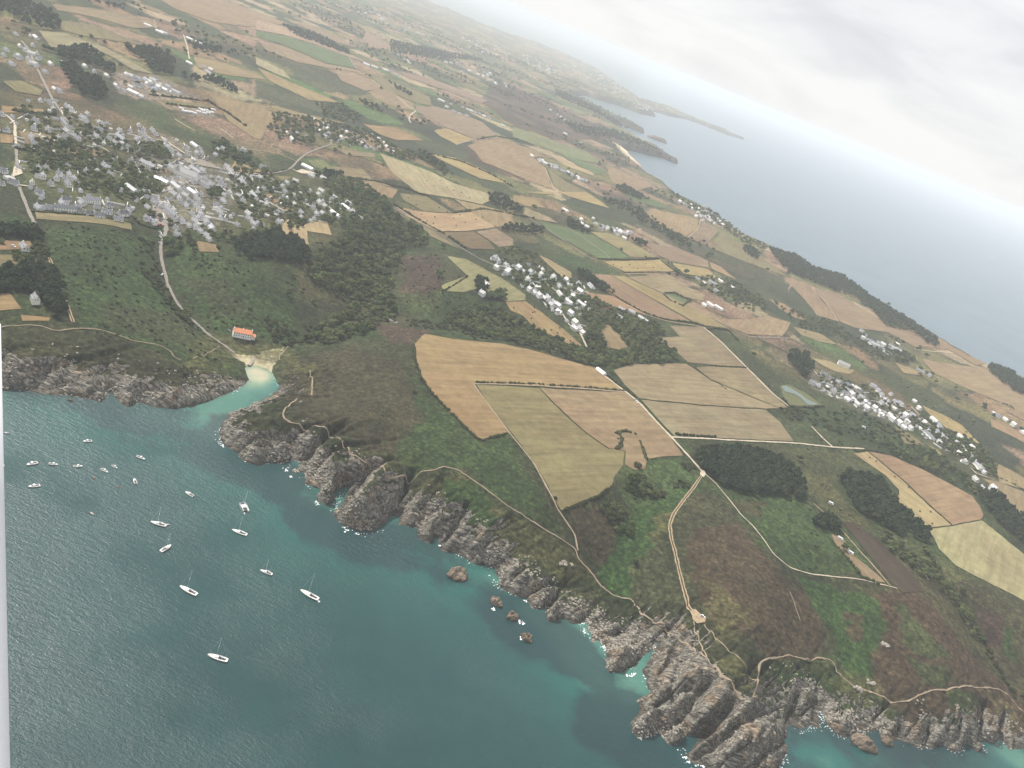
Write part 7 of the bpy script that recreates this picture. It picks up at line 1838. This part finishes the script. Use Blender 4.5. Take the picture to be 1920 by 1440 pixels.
FO = P("924,1141 926,1143 971,1163 975,1167 981,1168 977,1196 978,1199 1132,1213 1134,1218 1176,1266 1184,1267 1190,1264 1208,1265 1213,1271 1216,1279 1219,1285 1190,1358 1192,1366 1196,1374 1203,1381 1212,1381 645,989 650,994 669,1001 592,942 596,945 1095,1182 1098,1186 1286,1420 1291,1428 1306,1436 1318,1438 414,828 418,836 460,864 538,882 546,893 826,1024 985,1127 1001,1134")
V_, F_ = [], []
def speck(x, y, R_):
    o = len(V_); k = 7
    for j in range(k):
        t = 2 * math.pi * j / k; rr_ = R_ * random.uniform(.4, 1.3); V_.append((x + rr_ * math.cos(t), y + rr_ * math.sin(t), .1))
    V_.append((x, y, .22)); F_.extend([(o + j, o + (j + 1) % k, o + k) for j in range(k)])
for a, b_ in FO:
    for _ in range(9):
        q = U(a + random.gauss(0, 1.8), b_ + random.gauss(0, 1.5)); speck(q[0], q[1], random.uniform(.15, .8))
wl_ = densify(nc[14:], 2.2, False)
nf_ = fbm(wl_[:, 0] / 18, wl_[:, 1] / 18, 77, 3)
tn = np.gradient(wl_, axis=0); tn /= np.maximum(np.linalg.norm(tn, axis=1, keepdims=True), 1e-6)
for (x, y), t_, f_ in zip(wl_, tn, nf_):
    if f_ < .08 or math.hypot(x, y) > 1300: continue
    for _ in range(1 + int(6 * f_)):
        o_ = random.uniform(-2.5, 5.5)
        for sg in (1, -1):
            X, Y = x + sg * o_ * -t_[1], y + sg * o_ * t_[0]
            if float(grid_at(np.array(X), np.array(Y), GD)) < .4: speck(X, Y, random.uniform(.12, .45 + .4 * max(0, f_))); break
tag(obj('foam', mesh('foam', V_, F_, [MFOAM])), 'white water breaking at the foot of the rocks', 'foam', None, 'stuff')

# ------------------------------------------------------------------ the aircraft's own white window surround, close to the lens at the lower left
DW = .45
def nearpt(px, py, d):
    r_ = ray(np.array(px, float), np.array(py, float)); r_ = r_ / FOC; return CAMP + r_ * d
e0 = nearpt(1.5, 607, DW); e1 = nearpt(19, 1440, DW); dirv = e1 - e0
e2 = e1 + dirv * .5; side = -camR
prof = [(0, 0), (.006, -.012), (.04, -.03), (.09, -.035), (.09, -.005), (.02, -.0005)]
V_ = []
for c in (e0, e0 + dirv * .5, e1, e2):
    for s_, dpt in prof: V_.append(tuple(c + side * s_ + fwd * dpt))
n = len(prof); F_ = [(i * n + j, i * n + (j + 1) % n, (i + 1) * n + (j + 1) % n, (i + 1) * n + j) for i in range(3) for j in range(n)] + [tuple(range(n))[::-1], tuple(range(3 * n, 4 * n))]
MP_, nt, b = mat('cabin_plastic', .4, .4); b.inputs['Base Color'].default_value = (.95, .95, .97, 1)
tag(obj('aircraft_window_surround', mesh('aircraft_window_surround', V_, F_, [MP_], True)), 'white edge of the aircraft window surround at the lower left', 'window surround')
